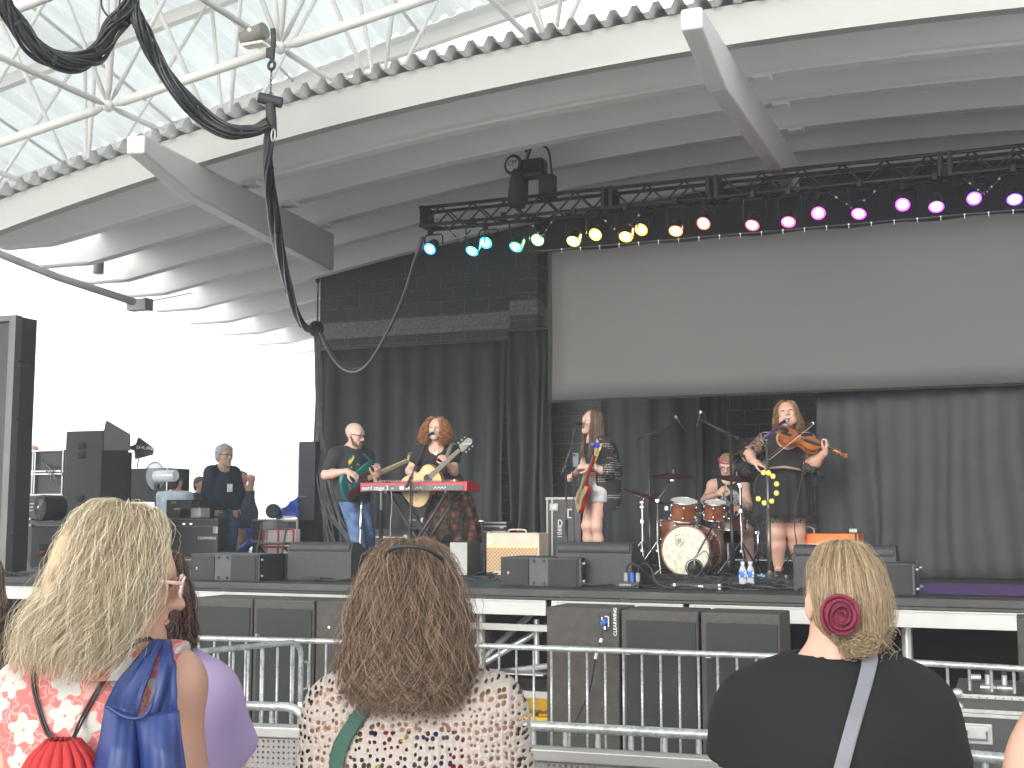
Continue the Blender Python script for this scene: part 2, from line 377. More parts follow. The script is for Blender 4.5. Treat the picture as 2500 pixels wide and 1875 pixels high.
# ================================================================ SHELL ROOF
def fz(x): return 5.80-.0133*(x+1.5)**2
OFF = {0: 0}
offs = [0, .18, .35, .48, .60, .66, .71, .75, .78, .80]
def rz(k, x):
    if k == 0: return fz(x)
    return 5.80+offs[k]-.0125*(x+1.5)**2+.0125*max(0, -8-x)**2
wht = M('shell_white_dimmed', (.37, .375, .355), .55, var=.03, scale=1.2)  # shell paint darkened here to offset the strong front light
wht2 = M('shell_white_lifted', (.87, .875, .865), .6, var=.03, scale=1.2)  # same shell paint, lightened to make up for weak bounce light
sr = thing('shell_roof', 'arched white band shell roof with stepped ribs over the stage', 'roof', (-4, 9.6, 5.8))
def ribmesh(k, n, x0, x1, h=.36, w=.16, endl=False):
    mb = MB(); N = 46; rows = []
    for i in range(N+1):
        x = x0+(x1-x0)*i/N; z = rz(k, x); cut = 0
        if endl:
            d = x-x0
            if d < .75: cut = .13*(1-d/.75)
        b = .02
        rows.append([V(x, n, z+h), V(x, n, z+cut+b), V(x, n+b, z+cut), V(x, n+w-b, z+cut), V(x, n+w, z+cut+b), V(x, n+w, z+h)])
    mb.grid(rows); b0 = rows[0]; mb.add(b0, [(0, 1, 2, 3, 4, 5)]); mb.add(rows[-1], [(5, 4, 3, 2, 1, 0)])
    mb.grid([[r[0], r[5]] for r in rows]); return mb
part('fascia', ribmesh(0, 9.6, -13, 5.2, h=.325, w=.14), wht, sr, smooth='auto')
# thin shadow reveal and lower moulding of the fascia
mb = MB(); mb.grid([[V(x, 9.585, fz(x)+.02), V(x, 9.585, fz(x)-.012), V(x, 9.70, fz(x)-.012)] for x in np.linspace(-13, 5.2, 50)])
part('fascia_trim', mb, wht, sr, thick=.004)
endx = [None, -10.9, -11.5, -12.0, -12.4, -12.75, -13.05, -13.3, -13.5, -13.6]
for k in range(1, 10):
    n = 9.6+1.3*k
    if k <= 5: x1 = 5.2
    else: x1 = -9.8
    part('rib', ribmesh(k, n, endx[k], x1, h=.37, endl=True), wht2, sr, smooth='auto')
    # slim bright flange under each rib
    mb = MB(); mb.grid([[V(x, n-.02, rz(k, x)+.025), V(x, n-.02, rz(k, x)-.008), V(x, n+.03, rz(k, x)-.008)] for x in np.linspace(endx[k]+.8, x1, 40)])
    part('rib_flange', mb, wht2, sr, thick=.004)
# corrugated deck on top
def cz(x, n):
    k = (n-9.6)/1.3; k = max(0, min(8.99, k)); i = int(k); f = k-i
    return rz(i, x)*(1-f)+rz(i+1, x)*f + (.325 if i == 0 and f == 0 else .37)
per = .185; xs = []; hs_ = []
x = -13.2
while x < 5.2:
    for dx, h in ((0, 0), (.045, 0), (.085, .075), (.135, .075), (.175, 0)): xs.append(x+dx); hs_.append(h)
    x += per
ns = [9.45, 9.6]+[9.6+1.3*k for k in range(1, 10)]
rows = []
for n in ns:
    rows.append([V(x, n, cz(x, max(n, 9.6))+h+.004) for x, h in zip(xs, hs_)])
deckm2 = M('corrugated_deck', (.68, .69, .69), .55, 0., var=.08)
rows_l = []
for n, r in zip(ns, rows):
    e0 = np.interp(n, [9.6, 10.9, 14.8, 21.3], [-13.2, -10.6, -12.1, -13.3]); rows_l.append(r)
ecut = [-12.9, -12.2, -10.6, -11.1, -11.6, -12.0, -12.4, -12.7, -12.9, -13.1, -13.2]
for a in range(len(ns)-1):
    q = [i for i, p in enumerate(rows[a]) if p[0] > ecut[a] and (a < 7 or p[0] < -9.8)]
    o_ = part('corrugated_sheet', MB().grid([[rows[a][i] for i in q], [rows[a+1][i] for i in q]]), deckm2, sr)
# rafters: radiating deep beams hung below the ribs
def rafter(front, back, nf, kink, nb, w, top_f, top_b, label):
    "px points of the lower edge at tip, kink and rear; w thickness"
    p0 = pn(*front, nf); p2 = pn(*back, nb)
    rk_ = ray(*kink[:2]); q_ = rk_[0]/rk_[1]; sl = (p2[0]-p0[0])/(p2[1]-p0[1]); p1 = pn(*kink[:2], (p0[0]-sl*p0[1])/(q_-sl))
    t0 = pn(*top_f, nf); t2 = pn(*top_b, nb)
    d = nrm((p2-p0)*V(1, 1, 0)); side = V(d[1], -d[0], 0)*w/2
    L = lambda q: (q-p0)@d
    pts = [p0, p1, p2, V(*(p2[:2]), t2[2]), V(*(p0[:2]), t0[2])]
    mid = [p0[:2]+(p2-p0)[:2]*(L(q)/L(p2)) for q in pts]
    P = [V(m_[0], m_[1], q[2]) for m_, q in zip(mid, pts)]
    mb = MB(); mb.add([p-side for p in P]+[p+side for p in P], [(0, 1, 2, 3, 4), (9, 8, 7, 6, 5)]+[(i, 5+i, 5+(i+1) % 5, (i+1) % 5) for i in range(5)])
    o = part('rafter', mb, M('rafter_white', (.60, .61, .60), .5, var=.03, scale=1.2), sr, bevel=.02); o['label'] = label
    return o
rafter((330, 374), (800, 662), 8.4, (462, 484, 10.9), 14.2, .17, (330, 330), (800, 572), 'left sloping rafter beam of the shell')
rafter((1688, 70), (1935, 470), 8.4, (1752, 222, 11.2), 14.3, .16, (1688, 18), (1935, 392), 'right sloping rafter beam of the shell')
# brackets where ribs meet the rafters
mb = MB()
for k in range(1, 4):
    n = 9.6+1.3*k
    for xr in (np.interp(n, [8.4, 14.2], [pn(330, 374, 8.4)[0], pn(800, 662, 14.2)[0]])+.16, np.interp(n, [8.4, 14.3], [pn(1688, 70, 8.4)[0], pn(1935, 470, 14.3)[0]])+.15):
        mb.box(V(xr, n+.01, rz(k, xr)-.02), (.16, .14, .05))
part('rib_seat', mb, wht2, sr, bevel=.006)
# ---------------------------------------------------------------- downlight, conduit, junction box under the left overhang
p = pn(240, 668, 12.9)
dl = thing('downlight', 'white cylinder downlight hanging under the left shell ribs', 'light', p)
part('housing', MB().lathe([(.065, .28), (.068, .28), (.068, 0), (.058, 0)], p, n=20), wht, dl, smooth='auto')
part('lens', MB().lathe([(.055, .002), (.055, .004)], p, n=20), M('lens_dim', (.8, .8, .75), .3), dl)
cd = thing('conduit_run', 'grey mesh covered conduit sloping to a junction box at left', 'conduit', pn(330, 745, 13.5))
a = pn(-60, 596, 12.2); b = pn(330, 738, 13.9)
part('conduit', MB().tube([a, (a+b)/2-V(0, 0, .04), b], .055, 10), M('conduit_grey', (.3, .3, .3), .7, bump=1, bscale=90), cd, smooth='auto')
c_ = pn(338, 745, 13.95)
part('junction_box', MB().box(c_, (.3, .16, .16)), wht, cd, bevel=.008)
part('box_lid', MB().box(c_+V(.17, 0, 0), (.03, .18, .17)), M('box_grey', (.3, .3, .3), .6), cd)
part('thin_pipe', MB().tube([c_+V(.18, 0, .04), pn(470, 715, 14.9)], .008, 6), wht, cd)
# ---------------------------------------------------------------- PAVILION SPACE FRAME over the audience
pv = thing('pavilion_space_frame', 'white tubular space frame roof with translucent corrugated sheets', 'roof', (-8, 11, 8))
tubem = M('tube_white', (.55, .545, .52), .45, var=.05, scale=2)
MOD = 1.94; XA = -7.99
def lz(x): return 5.95+.155*(x-XA)
def Lw(i, j): return V(XA+MOD*i, 9.3+MOD*j, lz(XA+MOD*i)+.0*j)
def uz(x, y): return 8.0+.2*(min(x, -.5)+10.85)-.12*max(0, x+.5)-.22*(y-12.2)
def Uw(i, j): x = XA+MOD*(i+.5); y = 9.3+MOD*(j+.5); return V(x, y, uz(x, y))
tb = {}
I0, I1, J0, J1 = -4, 5, -2, 3
def tube_(a, b, r, nm):
    d = nrm(b-a); a2, b2 = a+d*.07, b-d*.07; L = np.linalg.norm(b2-a2)
    part(nm, MB().tube([a2, a2+d*.09, a2+d*.091, b2-d*.09, b2-d*.089, b2], [r*.45, r*.9, r, r, r*.9, r*.45], 10), tubem, pv, smooth=True)
for i in range(I0, I1):
    for j in range(J0, J1-1):
        l = Lw(i, j)
        if j <= 1: 
            pass
        if i < I1-1: tube_(l, Lw(i+1, j), .046, 'chord_tube')
        if j < J1-2: tube_(l, Lw(i, j+1), .030, 'chord_tube')
        u = Uw(i, j)
        if i < I1-1: pass
        for di, dj in ((0, 0), (-1, 0), (0, -1), (-1, -1)):
            if j >= 0 and J0 <= j+dj <= J1-1 and I0 <= i+di: tube_(l, Uw(i+di, j+dj), .024, 'web_tube')
mbn = MB()
for i in range(I0, I1):
    for j in range(J0, J1-1): mbn.ell(Lw(i, j), (.058, .058, .058), n=12, m=8)
    for j in range(J0, J1): mbn.ell(Uw(i, j), (.058, .058, .058), n=12, m=8)
part('node_ball', mbn, tubem, pv, smooth=True)
for j in range(J0, J1):
    a, b = Uw(I0, j), Uw(I1-1, j)
    part('purlin', MB().box((a+b)/2+V(0, 0, .08), (np.linalg.norm(b-a), .11, .16), (nrm(b-a), V(0, 1, 0), np.cross(nrm(b-a), V(0, 1, 0)))), tubem, pv, bevel=.005)
for i in range(I0, I1):
    a, b = Uw(i, J0), Uw(i, J1-1)
    part('top_chord', MB().tube([a, b], .022, 8), tubem, pv, smooth=True)
# translucent corrugated sheet
shm, g = newmat('translucent_sheet', .55)
mx = g.new('ShaderNodeMixShader'); tl = g.new('ShaderNodeBsdfTranslucent'); tl.inputs[0].default_value = (.56, .59, .585, 1)
g.b.inputs['Base Color'].default_value = (.62, .66, .64, 1)
tc = g.new('ShaderNodeTexCoord'); nz = g.new('ShaderNodeTexNoise'); nz.inputs['Scale'].default_value = 1.2; nz.inputs['Detail'].default_value = 6
mp = g.new('ShaderNodeMapping'); mp.inputs['Scale'].default_value = (3, .4, 1); g.l.new(tc.outputs['Object'], mp.inputs[0]); g.l.new(mp.outputs[0], nz.inputs['Vector'])
mr = g.new('ShaderNodeMapRange'); mr.inputs[1].default_value = .3; mr.inputs[2].default_value = .7; mr.inputs[3].default_value = .25; mr.inputs[4].default_value = .5
g.l.new(nz.outputs['Fac'], mr.inputs[0]); g.l.new(mr.outputs[0], mx.inputs[0])
g.l.new(g.b.outputs[0], mx.inputs[1]); g.l.new(tl.outputs[0], mx.inputs[2]); g.l.new(mx.outputs[0], g.n['Material Output'].inputs[0])
xs = []; hs_ = []; x = Uw(I0, 0)[0]
while x < 11:
    for dx, h in ((0, 0), (.05, 0), (.09, .06), (.15, .06), (.19, 0)): xs.append(x+dx); hs_.append(h)
    x += .24
y1 = Uw(0, J1-1)[1]+.12
part('roof_sheet', MB().grid([[V(x, y, uz(x, y)+.19+h) for x, h in zip(xs, hs_)] for y in (-13, Uw(0, J0)[1]-.3, y1)]), shm, pv)
xg = (xs[0]-.5)/2
part('gutter_edge', MB().box(V(xg, y1+.03, uz(xg, y1)+.1), (math.hypot(-.5-xs[0], .2*(-.5-xs[0])), .04, .2), (nrm(V(1, 0, .2)), V(0, 1, 0), nrm(V(-.2, 0, 1)))), tubem, pv)
# ================================================================ RIGGING
blkm = M('black_metal', (.025, .026, .028), .4, .3, var=.2)
rub = M('black_rubber', (.018, .018, .02), .6, var=.2)
chrome = M('chrome', (.75, .75, .76), .15, 1., var=.05)
gmet = M('dull_steel', (.4, .4, .4), .4, .8)
TN = 13.0; TZ0, TZ1 = 5.415, 5.63; TX0 = -6.385; TX1 = 4.0
tr = thing('lighting_truss', 'long black box truss carrying the coloured stage lights', 'truss', (TX0, TN, TZ0))
trm = M('truss_black', (.05, .052, .056), .35, .5, var=.2)
cs = [(TN-.125, TZ0), (TN+.125, TZ0), (TN-.125, TZ1), (TN+.125, TZ1)]
for y, z in cs: part('chord', MB().tube([V(TX0, y, z), V(TX1, y, z)], .021, 10), trm, tr, smooth=True)
mb = MB(); st_ = .42; k = 0; x = TX0+.06
while x < TX1-.1:
    for (ya, za), (yb, zb) in ((cs[0], cs[2]), (cs[1], cs[3]), (cs[0], cs[1])):
        a, b = V(x, ya, za), V(x+st_/2, yb, zb); c = V(x+st_, ya, za)
        mb.tube([a, b], .011, 6); mb.tube([b, c], .011, 6)
    x += st_
lac = part('lacing', mb, trm, tr, smooth=True); lac['kind'] = 'stuff'
for px_ in (1037, 1490, 1745, 2312):
    X = pn(px_, 500, TN)[0]
    for dx in ((.03,) if px_ == 1037 else (-.045, .045)):
        part('end_plate', MB().box(V(X+dx, TN, (TZ0+TZ1)/2), (.045, .3, .26)), trm, tr, bevel=.004)
for x in (-5.3, -2.9, -.5, 1.4):
    part('clamp', MB().tube([V(x, TN-.14, TZ0-.03), V(x, TN-.14, TZ0+.05)], .035, 10), blkm, tr)
lights = [(1050, 607, (0, .32, 1)), (1153, 612, (0, .5, 1)), (1186, 592, (0, .72, .95)), (1260, 602, (0, .9, .6)), (1313, 585, (.22, 1, .22)), (1400, 588, (.6, 1, .08)), (1454, 572, (1, .85, .05)), (1528, 577, (1, .6, .03)), (1566, 560, (1, .33, .02)), (1650, 563, (1, .28, .04)), (1718, 545, (1, .1, .07)), (1837, 549, (1, .03, .12)), (1925, 541, (1, .02, .35)), (1998, 520, (1, .02, .6)), (2097, 521, (.8, .02, .9)), (2204, 499, (.55, .02, 1)), (2286, 504, (.45, .02, 1)), (2378, 484, (.22, .02, 1)), (2477, 486, (.16, .03, 1))]
names = ['deep blue', 'sky blue', 'turquoise', 'sea green', 'green', 'lime', 'yellow', 'amber', 'orange', 'dark orange', 'red', 'crimson', 'rose pink', 'hot pink', 'magenta', 'light purple', 'purple', 'violet', 'blue violet']
lowset = {1, 3, 5, 7, 9, 11, 12, 14, 16, 18}
for i, (lx, ly, c) in enumerate(lights):
    n = TN-.16 if i in lowset else TN+.12
    p = pn(lx, ly, n); ax = nrm(V(random.uniform(-.12, .12), -.80 if i not in lowset else -.62, -.6 if i not in lowset else -.78))
    L = thing('stage_light', 'black par can glowing %s, hung %s the truss' % (names[i], 'under the front of' if i in lowset else 'under the rear of'), 'stage light', V(p[0], n, TZ0), 'coloured stage lights under the truss')
    q = p-ax*.11
    part('can', MB().lathe([(.085, .0), (.087, .01), (.075, .012), (.073, -.05), (.066, -.12), (.046, -.17), (.02, -.19)], p, ax, 20), blkm, L, smooth='auto')
    lm, g = newmat('lens_'+names[i].replace(' ', '_'), .3)
    tc = g.new('ShaderNodeTexCoord'); ln = g.new('ShaderNodeVectorMath', operation='DISTANCE'); g.l.new(tc.outputs['Object'], ln.inputs[0]); ln.inputs[1].default_value = tuple(p-wloc(L))
    rp = g.new('ShaderNodeValToRGB'); rp.color_ramp.elements[0].position = .0; rp.color_ramp.elements[1].position = .07
    w_ = np.array(c)*.6+.4; rp.color_ramp.elements[0].color = (*w_, 1); rp.color_ramp.elements[1].color = (*c, 1)
    g.l.new(ln.outputs['Value'], rp.inputs[0]); g.l.new(rp.outputs[0], g.b.inputs['Emission Color']); g.b.inputs['Emission Strength'].default_value = 1.5
    part('lens', MB().lathe([(.076, .006), (.055, .015), (.03, .019), (.002, .021)], p, ax, 20), lm, L, smooth=True)
    zt_ = TZ0-.04; w = .12
    part('yoke', MB().tube([q+V(-w, 0, 0), V(q[0]-w, q[1], zt_-.03), V(q[0]-w+.02, q[1], zt_), V(q[0]+w-.02, q[1], zt_), V(q[0]+w, q[1], zt_-.03), q+V(w, 0, 0)], .009, 6), blkm, L)
    part('clamp', MB().box(V(q[0], n, TZ0-.02), (.05, .06, .08)), blkm, L, bevel=.005)
    ld = bpy.data.lights.new('lamp', 'SPOT'); ld.energy = 9; ld.color = tuple(np.array(c)*.9+.1); ld.spot_size = R(75); ld.spot_blend = .6; ld.shadow_soft_size = .08
    lo = bpy.data.objects.new('lamp', ld); COL.objects.link(lo); lo.parent = L; lo.location = tuple(p+ax*.05-wloc(L)); lo.rotation_euler = Vector(-ax).to_track_quat('Z', 'Y').to_euler()
    ld2 = bpy.data.lights.new('lamp_glow', 'POINT'); ld2.energy = .05; ld2.color = ld.color; ld2.shadow_soft_size = .1
    lo = bpy.data.objects.new('lamp_glow', ld2); COL.objects.link(lo); lo.parent = L; lo.location = tuple(p+ax*.12-wloc(L))
# cable swags along the truss with silver tape
for i, (x0, x1, dz) in enumerate(((-6.75, -6.3, .22), (-5.6, -5.2, .25), (-4.7, -4.0, .3), (-1.9, -1.2, .25), (-.4, .1, .22), (.3, .9, .2))):
    x0 *= .897; x1 *= .897; a, b = V(x0, TN-.12, TZ0-.02), V(x1, TN-.11, TZ0-.02); m_ = (a+b)/2-V(0, 0, dz)
    cth = catm([a, m_+(a-m_)*.25-V(0, 0, 0), m_, m_+(b-m_)*.3, b], 6)
    o = thing('truss_cable', 'short %s black cable loop with pale tape hanging below the truss' % ['first', 'second', 'third', 'fourth', 'fifth', 'sixth'][i], 'cable', a, 'cable loops under the truss')
    o['label'] = ['cable loop just right of the deep blue light', 'cable loop left of the sea green light', 'cable loop between the green and lime lights', 'cable loop right of the crimson light', 'cable loop right of the magenta light', 'cable loop right of the purple light'][i]
    part('cord', MB().tube(cth, .008, 6), rub, o, smooth=True)
    mb = MB()
    for k in range(3, len(cth)-3, 3): mb.tube([cth[k], cth[k]*.5+cth[k+1]*.5], .011, 6)
    part('tape', mb, M('tape_white', (.7, .7, .7), .5), o)
# ---- chain hoist, its bag and the black roof box
h = pn(1275, 412, TN)
ho = thing('chain_hoist', 'black chain hoist with round oval badge above the truss', 'hoist', h)
part('body', MB().box(h+V(.12, 0, -.02), (.34, .2, .22)), blkm, ho, bevel=.04)
part('badge_plate', MB().lathe([(.12, 0), (.12, .02), (.105, .024)], h+V(-.06, -.12, .02), (-.25, -1, 0), 20), blkm, ho)
part('badge', MB().lathe([(.085, 0), (.085, .004)], h+V(-.066, -.145, .02), (-.25, -1, 0), 20), M('badge_white', (.6, .6, .6), .4), ho)
text('badge_letters', 'CM', .09, h+V(-.068, -.151, .035), (1, -.25, 0), (0, 0, 1), rub, ho)
part('handle', MB().tube(catm([h+V(.1, -.1, .08), h+V(.2, -.14, .22), h+V(.36, -.12, .16), h+V(.4, -.1, -.1), h+V(.42, -.1, -.3)], 6), .014, 6), rub, ho, smooth=True)
def chain(a, b, r=.012):
    mb = MB(); a = np.asarray(a); b = np.asarray(b); L = np.linalg.norm(b-a); k = max(3, int(L/(r*3.2))); d = nrm(b-a)
    x_, y_, _ = frame(d)
    for i in range(k):
        c = a+(b-a)*(i+.5)/k; s = x_ if i % 2 else y_; l = L/k*.68
        pts = [c+d*l*math.cos(t)+s*r*.9*math.sin(t) for t in np.linspace(0, 2*math.pi, 9)]
        mb.tube(pts, r*.35, 4, cap=False)
    return mb
o = part('chain', chain(h+V(.05, 0, .1), pn(1287, 366, TN), .018), gmet, ho); o['kind'] = 'stuff'
part('shackle', MB().lathe([(.03, 0), (.035, .04), (.02, .07)], pn(1287, 370, TN), (0, 0, 1), 10), blkm, ho)
part('hook_sling', MB().tube([h+V(.05, 0, -.1), h+V(.04, 0, -.4)], .03, 8), rub, ho)
bagp = pn(1262, 462, TN-.1)
bg_ = MB().lathe([(.13, -.2), (.135, -.08), (.11, .08), (.08, .2), (.05, .24)], bagp, (0, 0, 1), 14, sx=1.1, sy=.7)
one('chain_bag', bg_, M('bag_cloth', (.04, .045, .05), .85, bump=.5, bscale=12), 'black tapered cloth chain bag under the hoist', 'bag', smooth=True)
a = pn(1330, 440, 12.9)
one('roof_box', MB().box(a+V(0, .1, -.06), (.18, .14, .28)), M('box_black', (.03, .031, .033), .8), 'plain black box fixed under the shell ribs beside the hoist', 'box', bevel=.01)
# ---- spreader bar, motor cable, chain to the space frame
B = Lw(1, 0); tp = pd(660, 244, 10.0); bpos = B.copy()
sb = thing('spreader_bar', 'black horizontal bar with cable sleeve hung on a chain before the fascia', 'rigging bar', tp)
part('bar', MB().tube([pd(632, 238, 10), pd(688, 251, 10)], .045, 12), rub, sb, smooth='auto')
part('sleeve', MB().tube([tp-V(0, 0, .03), pd(662, 290, 10), pd(668, 335, 10)], [.04, .045, .03], 10), rub, sb, smooth='auto')
part('hook_eye', MB().tube([pd(663, 160, 10)+V(.03*math.cos(t), 0, .035*math.sin(t)) for t in np.linspace(0, 6.28, 13)], .012, 6), blkm, sb)
part('strap', MB().tube([pd(666, 70, 10), pd(668, 100, 10), pd(664, 145, 10)], .022, 8), rub, sb)
part('strap_tag', MB().box(pd(657, 128, 10), (.05, .02, .08)), rub, sb)
o = part('chain', chain(pd(663, 166, 10), tp+V(0, 0, .03), .009), blkm, sb); o['kind'] = 'stuff'
part('carabiner', MB().tube([pd(667, 330, 9.95)+V(.018*math.cos(t), 0, .05*math.sin(t)) for t in np.linspace(0, 6.28, 13)], .008, 6), gmet, sb)
# floodlight on the chord
f0 = pd(621, 86, 10.3); fl = thing('horn_floodlight', 'small grey floodlight clamped to the space frame chord', 'floodlight', f0)
part('hood', MB().lathe([(.07, .11), (.075, -.11), (.06, -.12)], f0, (1, -.1, .22), 16), M('hood_grey', (.18, .17, .15), .5), fl, smooth='auto')
part('reflector', MB().box(f0-V(-.01, .0, .085), (.2, .1, .02)), M('refl', (.8, .78, .7), .3), fl)
part('indicator', MB().tube([f0+V(0, -.07, .02), f0+V(0, -.082, .02)], .012, 10), M('indicator_glow', (.9, .9, .5), .4, emit=(1, .95, .5), es=.8), fl)
# cable looms: bundles of many black cables
def loom(name, pts, rb, nc, label, tw=5., rc=.011, seed=0):
    rng = random.Random(seed); base = catm(pts, 14); L = len(base)
    mb = MB(); t_ = thing(name, label, 'cable bundle', base[0])
    core = part('sheath', MB().tube(base, rb*.72, 8), rub, t_, smooth=True)
    fr = []; a0 = None
    for i in range(L):
        d = nrm(base[min(i+1, L-1)]-base[max(i-1, 0)])
        a0 = frame(d)[0] if a0 is None else nrm(a0-d*(a0@d)); fr.append((a0, np.cross(d, a0)))
    for c in range(nc):
        ph = rng.uniform(0, 6.28); rr = rb*rng.uniform(.72, 1.02); w = rng.uniform(-.5, .5)+tw*.3; so = rng.uniform(.5, 1.6); ra = rng.uniform(0, 6)
        P = []
        for i in range(L):
            t = i/L; an = ph+w*t*4+.4*math.sin(6*t+ra); r = rr*(1+.22*math.sin(so*9*t+ra))*(.9+.25*math.sin(math.pi*t))
            P.append(base[i]+fr[i][0]*r*math.cos(an)+fr[i][1]*r*math.sin(an))
        mb.tube(P, rc*rng.uniform(.7, 1.2), 5)
    part('cables', mb, M('cable_black', (.02, .021, .024), .38, var=.3), t_, smooth=True)['kind'] = 'stuff'
    for k in range(1, 5):
        i = int(L*k/5); d = nrm(base[i+1]-base[i]); part('tie_wrap', MB().tube([base[i]-d*.012, base[i]+d*.012], rb*1.12, 10), rub, t_, smooth='auto')
    return t_
D_ = 9.7
loom('cable_loom', [pd(-10, -60, D_-.6), pd(15, 15, D_-.5), pd(60, 85, D_-.4), pd(120, 138, D_-.3), pd(185, 152, D_-.2), pd(240, 125, D_), pd(275, 72, D_), pd(318, 14, D_), pd(318, -60, D_)], .062, 20, 'thick swag of black cables at the upper left corner', seed=1)
loom('cable_loom', [pd(320, -20, D_), pd(330, 25, D_), pd(350, 80, D_), pd(385, 150, D_+.1), pd(435, 225, D_+.1), pd(495, 285, D_+.2), pd(560, 320, D_+.2), pd(620, 318, 9.95), pd(655, 300, 9.95)], .048, 18, 'black cable bundle swagging down to the hanging bar', seed=2)
loom('cable_loom', [pd(662, 300, 10), pd(655, 380, 10.1), pd(662, 470, 10.6), pd(680, 590, 11.8), pd(700, 690, 13.5), pd(722, 765, 15), pd(745, 800, 16.2), pd(772, 803, 17.2)], .038, 12, 'black cable bundle dropping from the bar to the wall corner', seed=3, rc=.013)
th = thing('small_cable', 'thin stray black cable beside the upper cable swag', 'cable', pd(250, 0, 9.6))
part('cord', MB().tube(catm([pd(248, -20, 9.6), pd(250, 20, 9.6), pd(278, 50, 9.6), pd(290, 20, 9.6), pd(294, -20, 9.6)], 8), .008, 6), rub, th, smooth=True)
th = thing('support_strap', 'black strap sling from the rafter end to the cable bundle', 'strap', pn(790, 590, 16.6))
part('strap', MB().tube([pn(800, 582, 16.3), pn(797, 620, 16.4), pn(776, 690, 16.7)], .022, 6), rub, th)
part('strap', MB().tube([pn(765, 655, 16.5), pn(776, 690, 16.7)], .025, 6), rub, th)
part('turnbuckle', MB().tube([pn(776, 690, 16.7), pn(776, 715, 16.7)], .02, 8), gmet, th)
part('tail', MB().tube([pn(776, 715, 16.7), pn(775, 790, 16.7)], .012, 6), rub, th)
part('knot', MB().ell(pn(772, 803, 16.4), (.12, .12, .13), n=10, m=8), rub, th, smooth=True)
whc = M('cable_grey', (.25, .26, .27), .5)
one('feeder_cable', MB().tube(catm([pn(1030, 580, 12.95), pn(1010, 640, 13.4), pn(985, 720, 14.8), pn(945, 810, 15.1), pn(900, 885, 15.5), pn(865, 908, 15.8), pn(830, 895, 16), pn(800, 855, 16.1), pn(780, 812, 16.2)], 8), .017, 6), whc, 'grey feeder cable sagging from truss end to the wall corner', 'cable', smooth=True)
one('feeder_cable', MB().tube(catm([pn(1034, 580, 12.95), pn(1016, 640, 13.4), pn(992, 715, 14.8), pn(950, 806, 15.1), pn(905, 880, 15.5), pn(868, 900, 15.8), pn(836, 890, 16), pn(806, 850, 16.1), pn(782, 808, 16.2)], 8), .012, 6), MATS['cable_black'], 'black feeder cable sagging just above the grey one', 'cable', smooth=True)
rng = random.Random(5); mb = MB()
for i in range(16):
    x0 = 768+rng.uniform(0, 12); e = rng.uniform(790, 880); s = rng.uniform(775, 800)
    mb.tube(catm([pn(x0, 810, 16.2), pn(x0+rng.uniform(0, 8), 950, 16.1), pn(s-5, 1100, 15.8), pn(s+rng.uniform(5, 30), 1240, 15.4), pn(e, 1330, 15), pn(e+rng.uniform(0, 40), 1372, 14.6)], 6), .009, 5)
o = one('hanging_cables', mb, M('cable_dk', (.09, .095, .1), .45, var=.4), 'sheaf of thin cables hanging down the curtain edge behind bassist', 'cables', kind='stuff', smooth=True)
# ================================================================ LEFT WING
paint = M('speaker_paint', (.055, .058, .062), .55, var=.12, scale=20, bump=.25, bscale=160)
paint2 = M('speaker_paint_dark', (.03, .031, .034), .6, var=.15, scale=20, bump=.3, bscale=160)
grl = M('speaker_grille', (.028, .028, .03), .75, var=.1, bump=.5, bscale=500)
AX = (V(1, 0, 0), V(0, 1, 0), V(0, 0, 1))
def rot(ax, a): c, s = math.cos(a), math.sin(a); return (V(c, s, 0), V(-s, c, 0), V(0, 0, 1))
# tall black panel tower at the left frame edge
c_ = pz(20, 1402, DECK); hgt = pn(46, 770, c_[1])[2]-DECK
tw = thing('side_screen_tower', 'tall black panel tower with grey metal edge at left frame edge', 'tower', V(c_[0]-.6, c_[1], DECK))
part('panel', MB().box(V(c_[0]-1.09, c_[1]+.03, DECK+hgt/2), (2.0, .05, hgt-.1)), M('panel_dark', (.03, .034, .032), .6), tw)
part('frame_edge', MB().box(V(c_[0]-.045, c_[1], DECK+hgt/2), (.09, .1, hgt)), M('edge_grey', (.12, .125, .12), .5, .3), tw, bevel=.004)
part('frame_top', MB().box(V(c_[0]-1.09, c_[1], DECK+hgt-.03), (2.0, .1, .06)), MATS['edge_grey'], tw)
part('side_body', MB().box(V(c_[0]-.14, c_[1]+.16, DECK+hgt/2-.005), (.27, .22, hgt-.01)), paint2, tw, bevel=.004)
for k in range(4): part('seam', MB().box(V(c_[0]-.005, c_[1]+.13, DECK+.4+k*.62), (.028, .23, .012)), rub, tw)
# dual 15 speaker
N0 = 12.2
def boxat(x0, x1, yt, yb, n, dep):
    "front face by pixel extents at plane n -> (centre, size)"
    a = pn(x0, (yt+yb)/2, n)[0]; b = pn(x1, (yt+yb)/2, n)[0]; z1 = pn((x0+x1)/2, yt, n)[2]; z0 = pn((x0+x1)/2, yb, n)[2]
    return V((a+b)/2, n+dep/2, (z0+z1)/2), V(b-a, dep, z1-z0)
c, s = boxat(157, 247, 1052, 1283, N0, .5)
sp = thing('pa_speaker', 'tall grey two way loudspeaker with four cup handles at far left', 'loudspeaker', V(c[0], c[1], c[2]-s[2]/2))
part('cabinet', MB().box(c, s), paint, sp, bevel=.012)
zz = [pn(200, y, N0)[2] for y in (1088, 1111, 1216, 1240)]
for z in zz:
    for m_, off, sz in ((paint2, -.004, (.115, .012, .085)), (rub, -.008, (.085, .014, .06))):
        part('handle_cup', MB().box(V(pn(200, 1100, N0)[0], N0+off, z), sz), m_, sp, bevel=.02 if off == -.004 else .01)
for fx in (300, ):
    part('rear_bumper', MB().box(c+V(s[0]/2-.01, s[1]/2+.02, -.1), (.05, .06, s[2]*.75)), rub, sp, bevel=.01)
